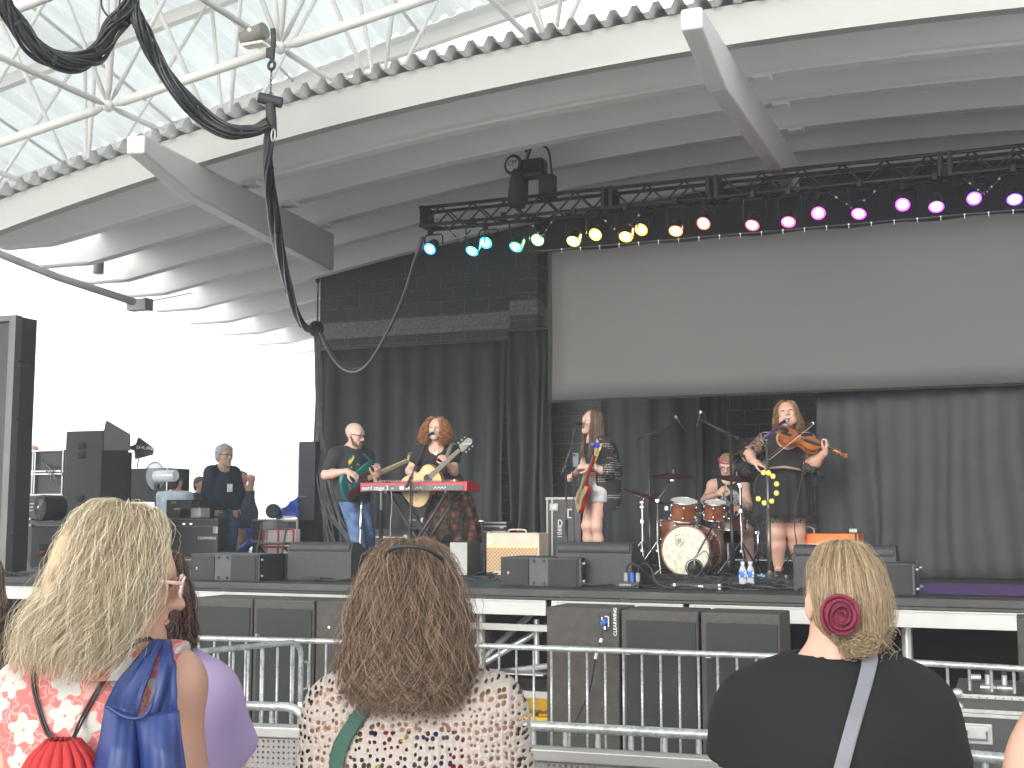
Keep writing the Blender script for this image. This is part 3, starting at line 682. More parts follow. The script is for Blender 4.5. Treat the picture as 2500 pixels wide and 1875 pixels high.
# sub underneath and fan
c, s = boxat(74, 262, 1283, 1398, N0-.5, .9)
sw = thing('subwoofer', 'wide grey subwoofer under the fan and tall speaker at left', 'subwoofer', V(c[0], c[1], c[2]-s[2]/2))
part('cabinet', MB().box(c, s), paint, sw, bevel=.01)
for x, y in ((106, 1342),):
    q = pn(x, y, N0-.5); part('port', MB().box(q, (.13, .02, .15)), rub, sw, bevel=.02)
q = pn(106, 1346, N0-.53); part('plug', MB().tube([q, q-V(0, .05, .01)], .012, 8), M('orange_plug', (.8, .25, .05), .5), sw)
for dx in (-1, 1):
    part('corner', MB().box(c+V(dx*s[0]/2, -s[1]/2, s[2]/2), (.05, .05, .03)), gmet, sw, bevel=.005)
fc = pn(101, 1240, N0-.75)
fan = thing('drum_fan', 'round floor fan with wire guard standing on the grey subwoofer', 'fan', fc-V(0, 0, .14))
part('housing', MB().lathe([(.148, -.02), (.155, 0), (.15, .22), (.13, .26)], fc, (.35, 1, 0), 28), rub, fan, smooth='auto')
mb = MB(); fa = frame(V(.35, 1, 0))
for r_ in np.linspace(.025, .145, 9): mb.tube([fc-fa[2]*(.03-.02*(r_/.145)**2)+r_*(math.cos(t)*fa[0]+math.sin(t)*fa[1]) for t in np.linspace(0, 6.283, 25)], .0022, 4, cap=False)
for t in np.linspace(0, 6.283, 31)[:-1]: mb.tube([fc-fa[2]*.03+r_*(math.cos(t+r_*5)*fa[0]+math.sin(t+r_*5)*fa[1])+fa[2]*.02*(r_/.145)**2 for r_ in np.linspace(.02, .148, 6)], .0014, 3)
part('guard', mb, gmet, fan)['kind'] = 'stuff'
part('hub', MB().lathe([(.022, 0), (.02, -.02), (.005, -.028)], fc-fa[2]*.02, fa[2], 14), chrome, fan, smooth='auto')
mb = MB()
for k in range(5):
    t = k*1.2566; d = math.cos(t)*fa[0]+math.sin(t)*fa[1]; e = -math.sin(t)*fa[0]+math.cos(t)*fa[1]
    mb.add([fc+d*.03+fa[2]*.05, fc+d*.13-e*.04+fa[2]*.03, fc+d*.135+e*.05+fa[2]*.07, fc+d*.03+e*.02+fa[2]*.08], [(0, 1, 2, 3)])
part('blades', mb, paint, fan)
part('foot', MB().tube([fc+V(-.12, -.05, -.13), fc+V(-.1, .1, -.155), fc+V(.12, .05, -.15)], .01, 6), chrome, fan)
# rack stack behind
c, s = boxat(70, 158, 1098, 1210, 13.3, .6)
rk = thing('amp_rack', 'open black equipment rack with patch cables behind the tower', 'rack', V(c[0], c[1], c[2]-s[2]/2))
part('shell', MB().box(c+V(0, .03, 0), s), paint2, rk)
ecm = M('case_edge', (.45, .46, .46), .35, .7)
for zf in (-.48, -.03, .03, .48):
    part('edge_rail', MB().box(c+V(0, -s[1]/2-.01, s[2]*zf), (s[0], .03, .022)), ecm, rk)
for xf in (-.36, -.3, .47):
    part('edge_rail', MB().box(c+V(s[0]*xf, -s[1]/2-.012, 0), (.02, .03, s[2]*.96)), ecm, rk)
rng = random.Random(3)
for k in range(6):
    a = c+V(rng.uniform(-.1, .3)*s[0], -s[1]/2-.01, rng.uniform(-.1, .3)*s[2])
    part('patch_cable', MB().tube(catm([a, a+V(.05, -.05, .03), a+V(.12, -.04, -.05), a+V(.1, 0, -.12)], 5), .006, 5), rub if k % 2 else whc, rk)
c2, s2 = boxat(62, 160, 1212, 1262, 13.2, .6)
o = thing('equipment_case', 'low black case with pale shelves under the amp rack', 'case', V(c2[0], c2[1], c2[2]-s2[2]/2))
part('body', MB().box(c2, s2), paint2, o)
for k in range(3): part('shelf', MB().box(c2+V(-.12, -s2[1]/2-.01, -.05+.045*k), (s2[0]*.5, .02, .018)), M('shelf_grey', (.28, .28, .24), .6), o)
c3, s3 = boxat(62, 300, 1262, 1395, 13.4, .6)
o = one('black_riser_case', MB().box(c3, s3), paint2, 'black riser case behind the grey subwoofer at far left', 'case', bevel=.01)
# antennas
def paddle(pix, dep, label, word=None, stand=None):
    P = [pd(x, y, dep) for x, y in pix]; o = V(*P[0]); nrm_ = -FR
    t = thing('paddle_antenna', label, 'antenna', np.min(P, 0))
    n = len(P); mb = MB().add([p-FR*.012 for p in P]+[p+FR*.012 for p in P], [tuple(range(n))[::-1], tuple(range(n, 2*n))]+[(i, (i+1) % n, n+(i+1) % n, n+i) for i in range(n)])
    part('blade', mb, rub, t, bevel=.003)
    if word:
        (x, y), w = word; text('lettering', 'SHURE', .052, pd(x, y, dep)-FR*.014, RT-UP*.09, UP, M('letter_white', (.75, .75, .75), .5), t, sx=1.35)
    if stand: part('mount', MB().tube([pd(*stand[0], dep), pd(*stand[1], dep)], .008, 6), blkm, t)
    return t
paddle([(254, 1052), (259, 1028), (264, 1028), (318, 1060), (318, 1100), (254, 1100)], 13.9, 'large black shark fin antenna rising behind the tall speaker')
paddle([(318, 1090), (332, 1084), (337, 1068), (342, 1069), (376, 1094), (374, 1110), (345, 1118), (330, 1121), (328, 1100), (320, 1098)], 14.2, 'black paddle antenna with white lettering beside the tall speaker', ((355, 1094), 1), ((338, 1120), (335, 1142)))
c, s = boxat(318, 408, 1143, 1225, 14.0, .5)
o = thing('equipment_case', 'black flight case behind the clear helical antenna', 'case', V(c[0], c[1], c[2]-s[2]/2))
part('body', MB().box(c, s), paint2, o, bevel=.006); part('edge_rail', MB().box(c+V(s[0]/2, -s[1]/2, 0), (.02, .02, s[2])), ecm, o)
glass = bpy.data.materials.new('clear_plastic'); glass.use_nodes = True; g = NG(glass)
tb_ = g.new('ShaderNodeBsdfTransparent'); tb_.inputs[0].default_value = (.93, .95, .96, 1); mx = g.new('ShaderNodeMixShader'); g.b.inputs['Base Color'].default_value = (.75, .8, .84, 1); g.b.inputs['Roughness'].default_value = .08
fr_ = g.new('ShaderNodeLayerWeight'); fr_.inputs[0].default_value = .4; mr = g.new('ShaderNodeMapRange'); mr.inputs[3].default_value = .25; mr.inputs[4].default_value = .85
g.l.new(fr_.outputs['Facing'], mr.inputs[0]); g.l.new(mr.outputs[0], mx.inputs[0]); g.l.new(tb_.outputs[0], mx.inputs[1]); g.l.new(g.b.outputs[0], mx.inputs[2]); g.l.new(mx.outputs[0], g.n['Material Output'].inputs[0])
hc = pd(379, 1163, 13.3); ha = nrm(RT*.9-FR*.42+UP*.02)
he = thing('helical_antenna', 'clear disc and coil antenna on a stand pointing right', 'antenna', pz(379, 1290, DECK))
part('disc', MB().lathe([(.15, 0), (.15, .008)], hc, ha, 28), glass, he)
part('rim', MB().tube([hc+.152*(math.cos(t)*frame(ha)[0]+math.sin(t)*frame(ha)[1]) for t in np.linspace(0, 6.283, 33)], .007, 6), rub, he, smooth=True)
part('tube_shell', MB().lathe([(.063, .01), (.063, .27), (.055, .28)], hc, ha, 20), glass, he, smooth='auto')
ff = frame(ha); part('coil', MB().tube([hc+ha*(.02+.24*t)+.05*(math.cos(t*31)*ff[0]+math.sin(t*31)*ff[1]) for t in np.linspace(0, 1, 70)], .004, 5), gmet, he, smooth=True)
part('rod', MB().tube([hc+V(0, 0, .01), hc+ha*.26], .006, 6), M('rod_white', (.8, .8, .8), .4), he)
part('stand', MB().tube([hc-UP*.1, pd(379, 1290, 13.3)], .009, 6), blkm, he)
part('mount_block', MB().box(hc-UP*.11+ha*.02, (.05, .05, .05)), rub, he)
# monitor console, case with lettering
c, s = boxat(405, 468, 1220, 1272, 13.2, .5)
o = thing('monitor_console', 'black mixing console on a road case behind the blonde woman', 'mixing console', V(c[0], c[1], c[2]-s[2]/2))
part('body', MB().box(c, s), paint2, o, bevel=.01); part('rear_plate', MB().box(c+V(-.08, -s[1]/2-.004, .1), (.07, .01, .02)), M('brass', (.5, .35, .12), .4, .8), o)
part('side_panel', MB().box(c+V(.2, .05, .07), (.1, .4, .1)), paint2, o)
text('lettering', 'yamaha', .035, c+V(-.02, -s[1]/2-.006, .02), (1, 0, 0), (0, 0, 1), MATS['letter_white'], o)
c, s = boxat(436, 490, 1240, 1264, 13.2, .2)
o = thing('clear_tray', 'clear plastic tray of small parts on the console case', 'tray', V(c[0], c[1], c[2]-s[2]/2))
part('tub', MB().box(c, s), glass, o, bevel=.01); rng = random.Random(9)
for k in range(8): part('vial', MB().tube([c+V(-s[0]*.4+s[0]*.11*k, 0, -s[2]*.4), c+V(-s[0]*.4+s[0]*.11*k, 0, s[2]*.35)], .012, 8), M('vial%d' % (k % 3), ((.5, .4, .15), (.2, .2, .22), (.6, .6, .6))[k % 3], .3), o)
c, s = boxat(405, 532, 1266, 1360, 13.0, .15)
o = thing('console_case', 'black road case with white lettering and two white lights', 'road case', V(c[0], c[1], c[2]-s[2]/2))
part('body', MB().box(c, s), paint2, o, bevel=.008)
for z in (.32, .5): part('edge_rail', MB().box(c+V(0, -s[1]/2-.005, s[2]*(z-.02)), (s[0], .02, .014)), M('edge_dark', (.12, .12, .12), .4, .5), o)
part('corner', MB().box(c+V(s[0]/2-.03, -s[1]/2-.01, s[2]*.2), (.07, .03, .09)), gmet, o, bevel=.01)
for x in (449, 466): part('indicator_light', MB().box(pn(x, 1279, 12.985), (.032, .012, .014)), M('led_white', (.9, .9, .9), .4, emit=(1, 1, 1), es=.7), o, bevel=.004)
text('lettering', 'CLEARWING', .048, pn(505, 1314, 12.985), (1, 0, 0), (0, 0, 1), MATS['letter_white'], o)
c, s = boxat(398, 470, 1362, 1412, 12.3, .6)
o = thing('low_case', 'low black case with loose cables left of the small line array', 'case', V(c[0], c[1], c[2]-s[2]/2))
part('body', MB().box(c, s), paint2, o, bevel=.01); part('edge_rail', MB().box(c+V(0, -s[1]/2-.005, s[2]/2-.02), (s[0], .02, .012)), ecm, o)
# black tall door/panel with white edge
c, s = boxat(729, 768, 1078, 1330, 15.6, .12)
o = thing('black_partition', 'tall narrow black partition with white left edge beside the curtain', 'partition', V(c[0], c[1], c[2]-s[2]/2))
part('panel', MB().box(c-V(0, 0, .1), s+V(0, 0, .2)), M('partition_black', (.03, .035, .045), .6), o, bevel=.005)
part('edge_strip', MB().box(c+V(-s[0]/2-.012, 0, -.1), (.02, .13, s[2]+.2)), M('edge_white', (.75, .78, .72), .5), o)
part('latch', MB().box(c+V(-.05, -.07, -.05), (.12, .02, .012)), gmet, o)
# flight case with white top, tarp, disc
c, s = boxat(616, 726, 1270, 1365, 15.0, .6)
fcse = thing('flight_case', 'black flight case with pale edges behind the red mesh cart', 'road case', V(c[0], c[1], c[2]-s[2]/2))
part('body', MB().box(c, s), paint2, fcse); 
for z in (-.5, -.05, .5): part('edge_rail', MB().box(c+V(0, -s[1]/2-.006, s[2]*z), (s[0]+.02, .025, .03)), ecm, fcse)
part('edge_rail', MB().box(c+V(s[0]/2, -s[1]/2-.006, 0), (.03, .025, s[2])), ecm, fcse)
part('latch', MB().box(pn(712, 1310, 14.98), (.1, .02, .06)), ecm, fcse, bevel=.008)
part('latch', MB().box(pn(705, 1266, 14.98)+V(0, 0, .02), (.2, .03, .03)), M('case_handle', (.55, .56, .55), .4), fcse, bevel=.01)
dk = pn(667, 1248, 15.4)
o = thing('round_bag', 'round black bag standing on the flight case', 'bag', dk-V(0, 0, .11)); part('bag', MB().lathe([(.09, -.05), (.108, -.03), (.108, .03), (.09, .05)], dk, (.3, -1, 0), 24), M('bag_black', (.035, .04, .045), .7), o, smooth='auto')
part('strap', MB().tube([dk+V(.09, -.02, .05), dk+V(.2, 0, .04), dk+V(.26, .02, -.0)], .01, 6), rub, o)
tarp = M('tarp_blue', (.02, .08, .42), .45, var=.25, scale=5, bump=.3, bscale=12)
rows = []; a = pn(672, 1268, 15.5); b = pn(728, 1262, 15.5)
for i in range(10):
    r_ = []
    for j in range(7):
        t = j/6; base = a+(b-a)*t; hgt_ = (.10+.19*t)*(i/9)
        r_.append(base+V(.012*math.sin(i*2+j), .03*math.sin(j*1.3+i*.6), hgt_+.01*math.sin(j*3+i)))
    rows.append(r_)
one('blue_tarp', MB().grid(rows), tarp, 'crumpled blue tarp heaped on the flight case', 'tarp', smooth=True, thick=.02)
rows = [[pn(596+14*math.sin(i*.5)+j*6-i*1.2, 1290+i*7.2, 15.3-.02*math.sin(i+j)) for j in range(5)] for i in range(10)]
one('blue_cloth', MB().grid(rows), tarp, 'blue cloth hanging beside the red mesh cart', 'cloth', smooth=True, thick=.015)
# red mesh cart
cn = 14.2; red = M('cart_red', (.30, .012, .02), .45)
c, s = boxat(618, 700, 1292, 1366, cn, .5)
ct = thing('mesh_cart', 'red framed cart with white expanded mesh panel', 'cart', V(c[0], c[1], c[2]-s[2]/2))
for x in (-.5, -.03, .42): part('frame_tube', MB().tube([c+V(s[0]*x, -.02, -s[2]/2), c+V(s[0]*x, -.02, s[2]/2)], .014, 8), red, ct)
for z in (-.1, .5): part('frame_tube', MB().tube([c+V(-s[0]/2, -.025, s[2]*z), c+V(s[0]*.44, -.025, s[2]*z)], .014, 8), red, ct)
mb = MB()
for k in range(16):
    for sgn in (1, -1):
        x0_ = -s[0]/2+s[0]*.94*k/15; pts = [c+V(x0_+sgn*.012*(q % 2), 0, -s[2]/2+s[2]*q/20) for q in range(21)]; mb.tube(pts, .004, 3)
part('mesh', mb, M('mesh_white', (.75, .72, .70), .5), ct)['kind'] = 'stuff'
part('backing', MB().box(c+V(0, .1, 0), (s[0]*.95, .02, s[2])), M('backing_pink', (.55, .45, .44), .8), ct)
for dx in (-.4, .35): part('wheel', MB().tube([c+V(s[0]*dx-.02, 0, -s[2]/2-.02), c+V(s[0]*dx+.02, 0, -s[2]/2-.02)], .06, 14), rub, ct)
# folding chair
chm = M('chair_black', (.03, .035, .04), .5)
p0 = pn(640, 1275, 13.4); p1 = pn(702, 1275, 13.4); zb_ = DECK
ch = thing('folding_chair', 'black folding chair in front of the red mesh cart', 'chair', V((p0[0]+p1[0])/2, 13.4, DECK))
for p, nm in ((p0, 0), (p1, 1)):
    part('leg', MB().tube([p, V(p[0]+.03, 13.2, DECK)], .014, 8), chm, ch)
    part('leg', MB().tube([V(p[0], 13.3, p[2]-.3), V(p[0]+.02, 13.75, DECK)], .014, 8), chm, ch)
part('backrest', MB().grid([[p0+(p1-p0)*t+V(0, .05*math.sin(t*math.pi), .03*math.sin(t*math.pi)-.0-dz) for t in np.linspace(0, 1, 9)] for dz in (0, .05, .11)]), chm, ch, thick=.015)
part('seat', MB().box(V((p0[0]+p1[0])/2, 13.5, pn(670, 1327, 13.4)[2]), (p1[0]-p0[0]-.02, .4, .03)), chm, ch, bevel=.01)
# ================================================================ FRONT EDGE OF THE STAGE
def nb_(x, yb, z=DECK): return pz(x, yb, z)[1]
def array_box(x0, x1, yt, yb, dep, label, mark=True):
    n = nb_((x0+x1)/2, yb); c, s = boxat(x0, x1, yt, yb, n, dep)
    t = thing('line_array_speaker', label, 'loudspeaker', V(c[0], c[1], c[2]-s[2]/2), 'small line array cabinets on the stage edge')
    part('cabinet', MB().box(c, s, taper=None), paint2, t, bevel=.006)
    for k, (a, b) in enumerate(((-.485, -.13), (-.03, .03) if False else (-.12, .12), (.13, .485))):
        if k == 1:
            part('horn_panel', MB().prism([(a*s[0], -.004), (b*s[0], -.004), (b*s[0]*.5, .03), (a*s[0]*.5, .03)], V(c[0], c[1]-s[1]/2-.002, c[2]-s[2]/2+.008), (1, 0, 0), (0, 1, 0), 0, s[2]-.016), paint, t)
            mb = MB()
            for dx in (-.08, .08):
                for dz in (-.38, .38): mb.box(c+V(s[0]*dx*.8, -s[1]/2-.01, s[2]*dz), (.02, .02, .025))
            part('rigging_slot', mb, rub, t)
        else:
            part('grille', MB().box(c+V(s[0]*(a+b)/2, -s[1]/2-.006, 0), (s[0]*(b-a), .014, s[2]*.9)), grl, t, bevel=.003)
    if mark:
        part('badge', MB().box(c+V(-s[0]*.39, -s[1]/2-.014, -s[2]*.05), (.016, .004, .022)), M('badge_gold', (.6, .55, .35), .4, .5), t)
        part('badge_inner', MB().box(c+V(-s[0]*.385, -s[1]/2-.017, -s[2]*.06), (.008, .003, .011)), rub, t)
    # right end with rigging bars and D shaped handles
    xs_ = c[0]+s[0]/2
    for dy, w in ((-.44, .045), (.44, .045)):
        part('rigging_bar', MB().box(V(xs_+.012, c[1]+s[1]*dy, c[2]), (.03, w, s[2]*.98)), blkm, t, bevel=.006)
        part('rigging_pin', MB().tube([V(xs_+.03, c[1]+s[1]*dy, c[2]+s[2]*.3), V(xs_+.05, c[1]+s[1]*dy, c[2]+s[2]*.3)], .012, 8), gmet, t)
        part('rigging_pin', MB().tube([V(xs_+.03, c[1]+s[1]*dy, c[2]-s[2]*.3), V(xs_+.05, c[1]+s[1]*dy, c[2]-s[2]*.3)], .012, 8), gmet, t)
    for sg in (1, -1):
        poly = [(.11*math.cos(a), .075*math.sin(a)) for a in np.linspace(0, math.pi, 10)]
        part('handle_recess', MB().prism([(u, sg*(.02+v)) for u, v in poly][::sg], V(xs_+.001, c[1], c[2]), (0, 1, 0), (0, 0, 1), 0, .004), rub, t)
    return t
array_box(465, 627, 1353, 1418, .52, 'low black line array cabinet at left between blonde woman and wedge')
array_box(1222, 1412, 1361, 1432, .52, 'low black line array cabinet in the middle before the beige amp')
array_box(1990, 2226, 1374, 1452, .45, 'low black line array cabinet at right behind the hair bun woman', mark=False)
def wedge(x0, x1, yt, yb, label, flip=1, h=None, roll=True):
    n = nb_((x0+x1)/2, yb); a = pn(x0, yt, n)[0]; b = pn(x1, yt, n)[0]; z1 = pn((x0+x1)/2, yt, n+.1)[2]; H = z1-DECK
    t = thing('floor_wedge', label, 'stage monitor', V((a+b)/2, n+.25, DECK), 'floor wedge monitors')
    prof = [(0, 0), (0, H*.72), (.03, H*.96), (.07, H), (.15, H), (.19, H*.95), (.60, H*.28), (.62, H*.2), (.62, 0)]
    part('cabinet', MB().prism([(u, v) for u, v in prof], V(a, n, DECK), (0, 1, 0), (0, 0, 1), 0, b-a), paint2, t, bevel=.008)
    part('grip_roll', MB().tube([V(a+.02, n+.05, DECK+H*.84), V(b-.02, n+.05, DECK+H*.84)], .065*H/.42, 14), paint2, t, smooth='auto')
    part('grille', MB().prism([(.21, H*.94), (.59, H*.3), (.60, H*.315), (.22, H*.955)], V(a+.04, n, DECK), (0, 1, 0), (0, 0, 1), 0, b-a-.08), grl, t)
    for v, hh in ((.28, .16), (.12, .10)):
        part('side_recess', MB().prism([(.16, H*v), (.36, H*v), (.33, H*(v+hh*1.3)), (.18, H*(v+hh*2))], V(b+.001, n, DECK), (0, 1, 0), (0, 0, 1), 0, .003), rub, t)
    return t
wedge(702, 858, 1323, 1418, 'black floor wedge monitor at left in front of the bassist')
wedge(1357, 1542, 1323, 1432, 'black floor wedge monitor in front of the dark haired guitarist')
w3 = wedge(1935, 2187, 1330, 1446, 'black floor wedge monitor in front of the violinist behind bun hair')
mb = MB()
nn_ = nb_(2100, 1420)
part('perforated_strip', MB().box(pn(2125, 1347, nn_-.0)+V(0, -.02, 0), (.36, .03, .09)), M('perf', (.07, .07, .075), .5, bump=1, bscale=220), w3, bevel=.01)
# ---- cable clutter on the deck
rng = random.Random(11)
def clutter(x0, x1, y0, y1, n, label, seed, r=.007):
    rng = random.Random(seed); mb = MB()
    for i in range(n):
        p = pz(rng.uniform(x0, x1), rng.uniform(y0, y1), DECK); P = [p]; a = rng.uniform(-.5, .5) + (math.pi if rng.random() < .5 else 0)
        for k in range(rng.randint(4, 9)):
            a += rng.uniform(-.9, .9); P.append(P[-1]+V(math.cos(a), .45*math.sin(a), 0)*rng.uniform(.06, .16))
        for q in P: q[2] = DECK+.008+rng.uniform(0, .03)
        mb.tube(catm(P, 4), r*rng.uniform(.7, 1.2), 5)
    return one('loose_cables', mb, MATS['cable_black'], label, 'cables', kind='stuff', smooth=True)
clutter(1560, 1960, 1412, 1442, 60, 'tangle of black cables across the deck below the drum kit', 1)
clutter(1660, 1950, 1405, 1440, 40, 'heap of black cables at the violinist pedals', 2)
clutter(690, 900, 1400, 1420, 12, 'black cables lying beside the left wedge', 3)
clutter(1130, 1240, 1395, 1425, 16, 'black cables between grey amp and middle line array', 4)
clutter(30, 130, 1395, 1408, 14, 'coiled cables at the foot of the tall tower', 5)
clutter(380, 480, 1395, 1412, 10, 'cables beside the low case at left', 8)
o = thing('looped_cable', 'black cable loop leaning on the left wedge', 'cable', pz(815, 1416, DECK))
part('cord', MB().tube(catm([pz(770, 1419, DECK)+V(0, 0, .01), pz(790, 1417, DECK)+V(0, -.02, .05), pz(800, 1410, DECK)+V(0, -.15, .13), pz(815, 1412, DECK)+V(0, -.15, .1), pz(820, 1418, DECK)+V(0, 0, .01), pz(850, 1416, DECK)+V(0, 0, .03), pz(880, 1405, DECK)+V(0, 0, .1), pz(905, 1412, DECK)+V(0, 0, .01)], 8), .008, 6), rub, o, smooth=True)
# rack unit / power strip on the deck edge, drum side
c = pz(1700, 1440, DECK); rx = pz(1765, 1440, DECK)[0]-pz(1655, 1434, DECK)[0]
o = thing('rack_unit', 'flat black rack unit lying on the deck edge below the bass drum', 'rack unit', c)
part('chassis', MB().box(c+V(0, .1, .028), (rx, .22, .045)), paint2, o, bevel=.003)
text('lettering', 'Furman    S', .02, c+V(0, -.013, .03), (1, 0, 0), (0, 0, 1), MATS['letter_white'], o)
part('label_plate', MB().box(c+V(.04, -.013, .03), (.04, .003, .014)), MATS['letter_white'], o)
for k in (-.42, .45): part('ear', MB().box(c+V(rx*k, -.012, .028), (.02, .006, .045)), gmet, o)
c = pz(1532, 1437, DECK)
o = thing('power_box', 'black power box with two grey plugs and a blue plug', 'power box', c)
part('body', MB().box(c+V(0, .06, .03), (.2, .12, .055)), paint2, o, bevel=.004)
text('lettering', 'CLEARWING', .018, c+V(-.02, -.004, .03), (1, 0, 0), (0, 0, 1), MATS['letter_white'], o)
for dx, m_ in ((-.03, M('plug_grey', (.25, .27, .3), .5)), (.025, M('plug_blue', (.02, .1, .55), .4)), (.075, MATS['plug_grey'])):
    part('plug', MB().tube([c+V(dx, .06, .055), c+V(dx, .06, .13)], .018, 10), m_, o, smooth='auto')
for dx, e in ((-.03, (.25, .1)), (.075, (.2, -.05))):
    part('cord', MB().tube(catm([c+V(dx, .06, .12), c+V(dx+.03, .05, .2), c+V(dx+.12, .0, .19), c+V(dx+e[0], e[1], .05), c+V(dx+e[0]+.15, e[1], .01)], 8), .009, 6), rub, o, smooth=True)
# bottles
pet, g = newmat('bottle_pet', .06); g.b.inputs['Base Color'].default_value = (.86, .9, .93, 1)
tb_ = g.new('ShaderNodeBsdfTransparent'); tb_.inputs[0].default_value = (.85, .88, .9, 1); mx = g.new('ShaderNodeMixShader'); fr_ = g.new('ShaderNodeLayerWeight'); fr_.inputs[0].default_value = .35
mr = g.new('ShaderNodeMapRange'); mr.inputs[3].default_value = .35; mr.inputs[4].default_value = .9; g.l.new(fr_.outputs['Facing'], mr.inputs[0]); g.l.new(mr.outputs[0], mx.inputs[0]); g.l.new(tb_.outputs[0], mx.inputs[1]); g.l.new(g.b.outputs[0], mx.inputs[2]); g.l.new(mx.outputs[0], g.n['Material Output'].inputs[0])
lab, g = newmat('bottle_label', .4); tc = g.new('ShaderNodeTexCoord'); w_ = g.new('ShaderNodeTexNoise'); w_.inputs['Scale'].default_value = 22; g.l.new(tc.outputs['Object'], w_.inputs['Vector'])
rp = g.new('ShaderNodeValToRGB'); rp.color_ramp.interpolation = 'CONSTANT'; rp.color_ramp.elements[0].color = (.03, .12, .5, 1); rp.color_ramp.elements[1].position = .52; rp.color_ramp.elements[1].color = (.75, .8, .85, 1)
g.l.new(w_.outputs['Fac'], rp.inputs[0]); g.l.new(rp.outputs[0], g.b.inputs['Base Color'])
for i, (x, y) in enumerate(((1814, 1434), (1833, 1434))):
    c = pz(x, y, DECK); o = thing('water_bottle', ['left of two clear water bottles with blue labels on the deck', 'right of two clear water bottles with blue labels on the deck'][i], 'water bottle', c, 'water bottles on the deck')
    part('bottle', MB().lathe([(.028, .002), (.032, .008), (.032, .06), (.029, .075), (.032, .09), (.032, .135), (.025, .16), (.013, .185), (.013, .2)], c, n=16), pet, o, smooth=True)
    part('label', MB().lathe([(.0325, .085), (.0335, .088), (.0335, .135), (.0325, .138)], c, n=16), lab, o, smooth='auto')
    part('cap', MB().lathe([(.015, .196), (.016, .198), (.016, .216), (.013, .219)], c, n=12), M('cap_white', (.85, .85, .85), .4), o, smooth='auto')
# ================================================================ SUBS BELOW THE STAGE
subm = M('sub_carpet', (.06, .054, .049), .85, var=.15, scale=14, bump=1.0, bscale=110)
subg = M('sub_grille', (.018, .019, .020), .8, var=.1, scale=4, bump=.3, bscale=500)
subf = M('sub_frame', (.045, .042, .039), .7, var=.2, scale=30, bump=.4, bscale=120)
NS = pz(1515, 1485, 1.34)[1]
def sub(x0, x1, label, front=True, n=NS, top=1.33, dep=.42, word=False):
    a = pn(x0, 1480, n)[0]+.006; b = pn(x1, 1480, n)[0]-.006
    t = thing('subwoofer', label, 'subwoofer', V((a+b)/2, n+dep/2, 0), 'subwoofers standing below the stage edge')
    cm = V((a+b)/2, n+dep/2, .02+(top-.02)/2)
    part('cabinet', MB().box(cm, (b-a, dep, top-.02)), subm if not front else subf, t, bevel=.012)
    w = b-a
    if front:
        part('grille', MB().box(V((a+b)/2+.012, n-.004, top/2-.02), (w-.055, .02, top-.10)), subg, t, bevel=.004)
        part('badge', MB().box(V(a+.052, n-.016, top-.29), (.034, .006, .034)), M('badge_metal', (.55, .53, .42), .35, .8), t)
        part('badge_face', MB().box(V(a+.056, n-.020, top-.286), (.02, .004, .022)), rub, t)
    else:
        mb = MB()
        for z0_, x_ in ((.55, .0), (.30, .0)): pass
        part('hatch_line', MB().box(V((a+b)/2-.01, n-.003, .38), (.17, .008, .24)), subm, t, bevel=.003)
    return t, a, b
sub(471, 618, 'black grilled subwoofer at far left of the left row under the stage')
sub(618, 769, 'second black grilled subwoofer of the left row under the stage')
t, a, b = sub(770, 965, 'grey side panel subwoofer at the right of the left row', front=False, n=NS+.01)
part('scuff', MB().tube([V(a+.12, NS+.004, 1.13), V(a+.12, NS+.008, 1.13)], .01, 8), MATS['letter_white'], t)
t, a, b = sub(1332, 1513, 'grey subwoofer showing its power panel and lettering side', front=False, n=NS+.01, top=1.335)
pp = pn(1477, 1517, NS+.006)
part('power_panel', MB().box(pp, (.085, .012, .125)), rub, t, bevel=.004)
part('power_plug', MB().tube([pp, pp-V(0, .05, .012)], .018, 12), M('plug_bright_blue', (.03, .15, .6), .4), t, smooth='auto')
for dx, dz, s_ in ((-.015, -.045, (.016, .022)), (.003, -.045, (.012, .022)), (.028, 0, (.006, .07)), (-.02, .02, (.006, .02)), (.012, .035, (.02, .006))):
    part('panel_mark', MB().box(pp+V(dx, -.008, dz), (s_[0], .003, s_[1])), MATS['letter_white'], t)
text('lettering', 'CLEARWING', .034, pn(1502, 1518, NS+.004), (0, 0, 1), (-1, 0, 0), MATS['letter_white'], t)
cb = catm([pp-V(0, .05, .012), pn(1468, 1560, NS-.1), pn(1455, 1600, NS-.15), pn(1440, 1680, NS-.1), pn(1415, 1740, NS-.1), pn(1380, 1800, NS-.15), pn(1360, 1860, NS-.2)], 8)
o = thing('power_cable', 'black power cable hanging from the blue plug with white tape', 'cable', pp)
part('cord', MB().tube(cb, .007, 6), rub, o, smooth=True)
for i in (8, 15): part('tape_flag', MB().tube([cb[i], cb[i+2]], .011, 8), MATS['letter_white'], o)
sub(1514, 1706, 'left of the two grilled subwoofers in the middle row')
sub(1708, 1905, 'right of the two grilled subwoofers in the middle row')
sub(2478, 2640, 'grey subwoofer at the far right frame edge below the stage', front=False, n=pz(2480, 1510, 1.34)[1], top=1.34)
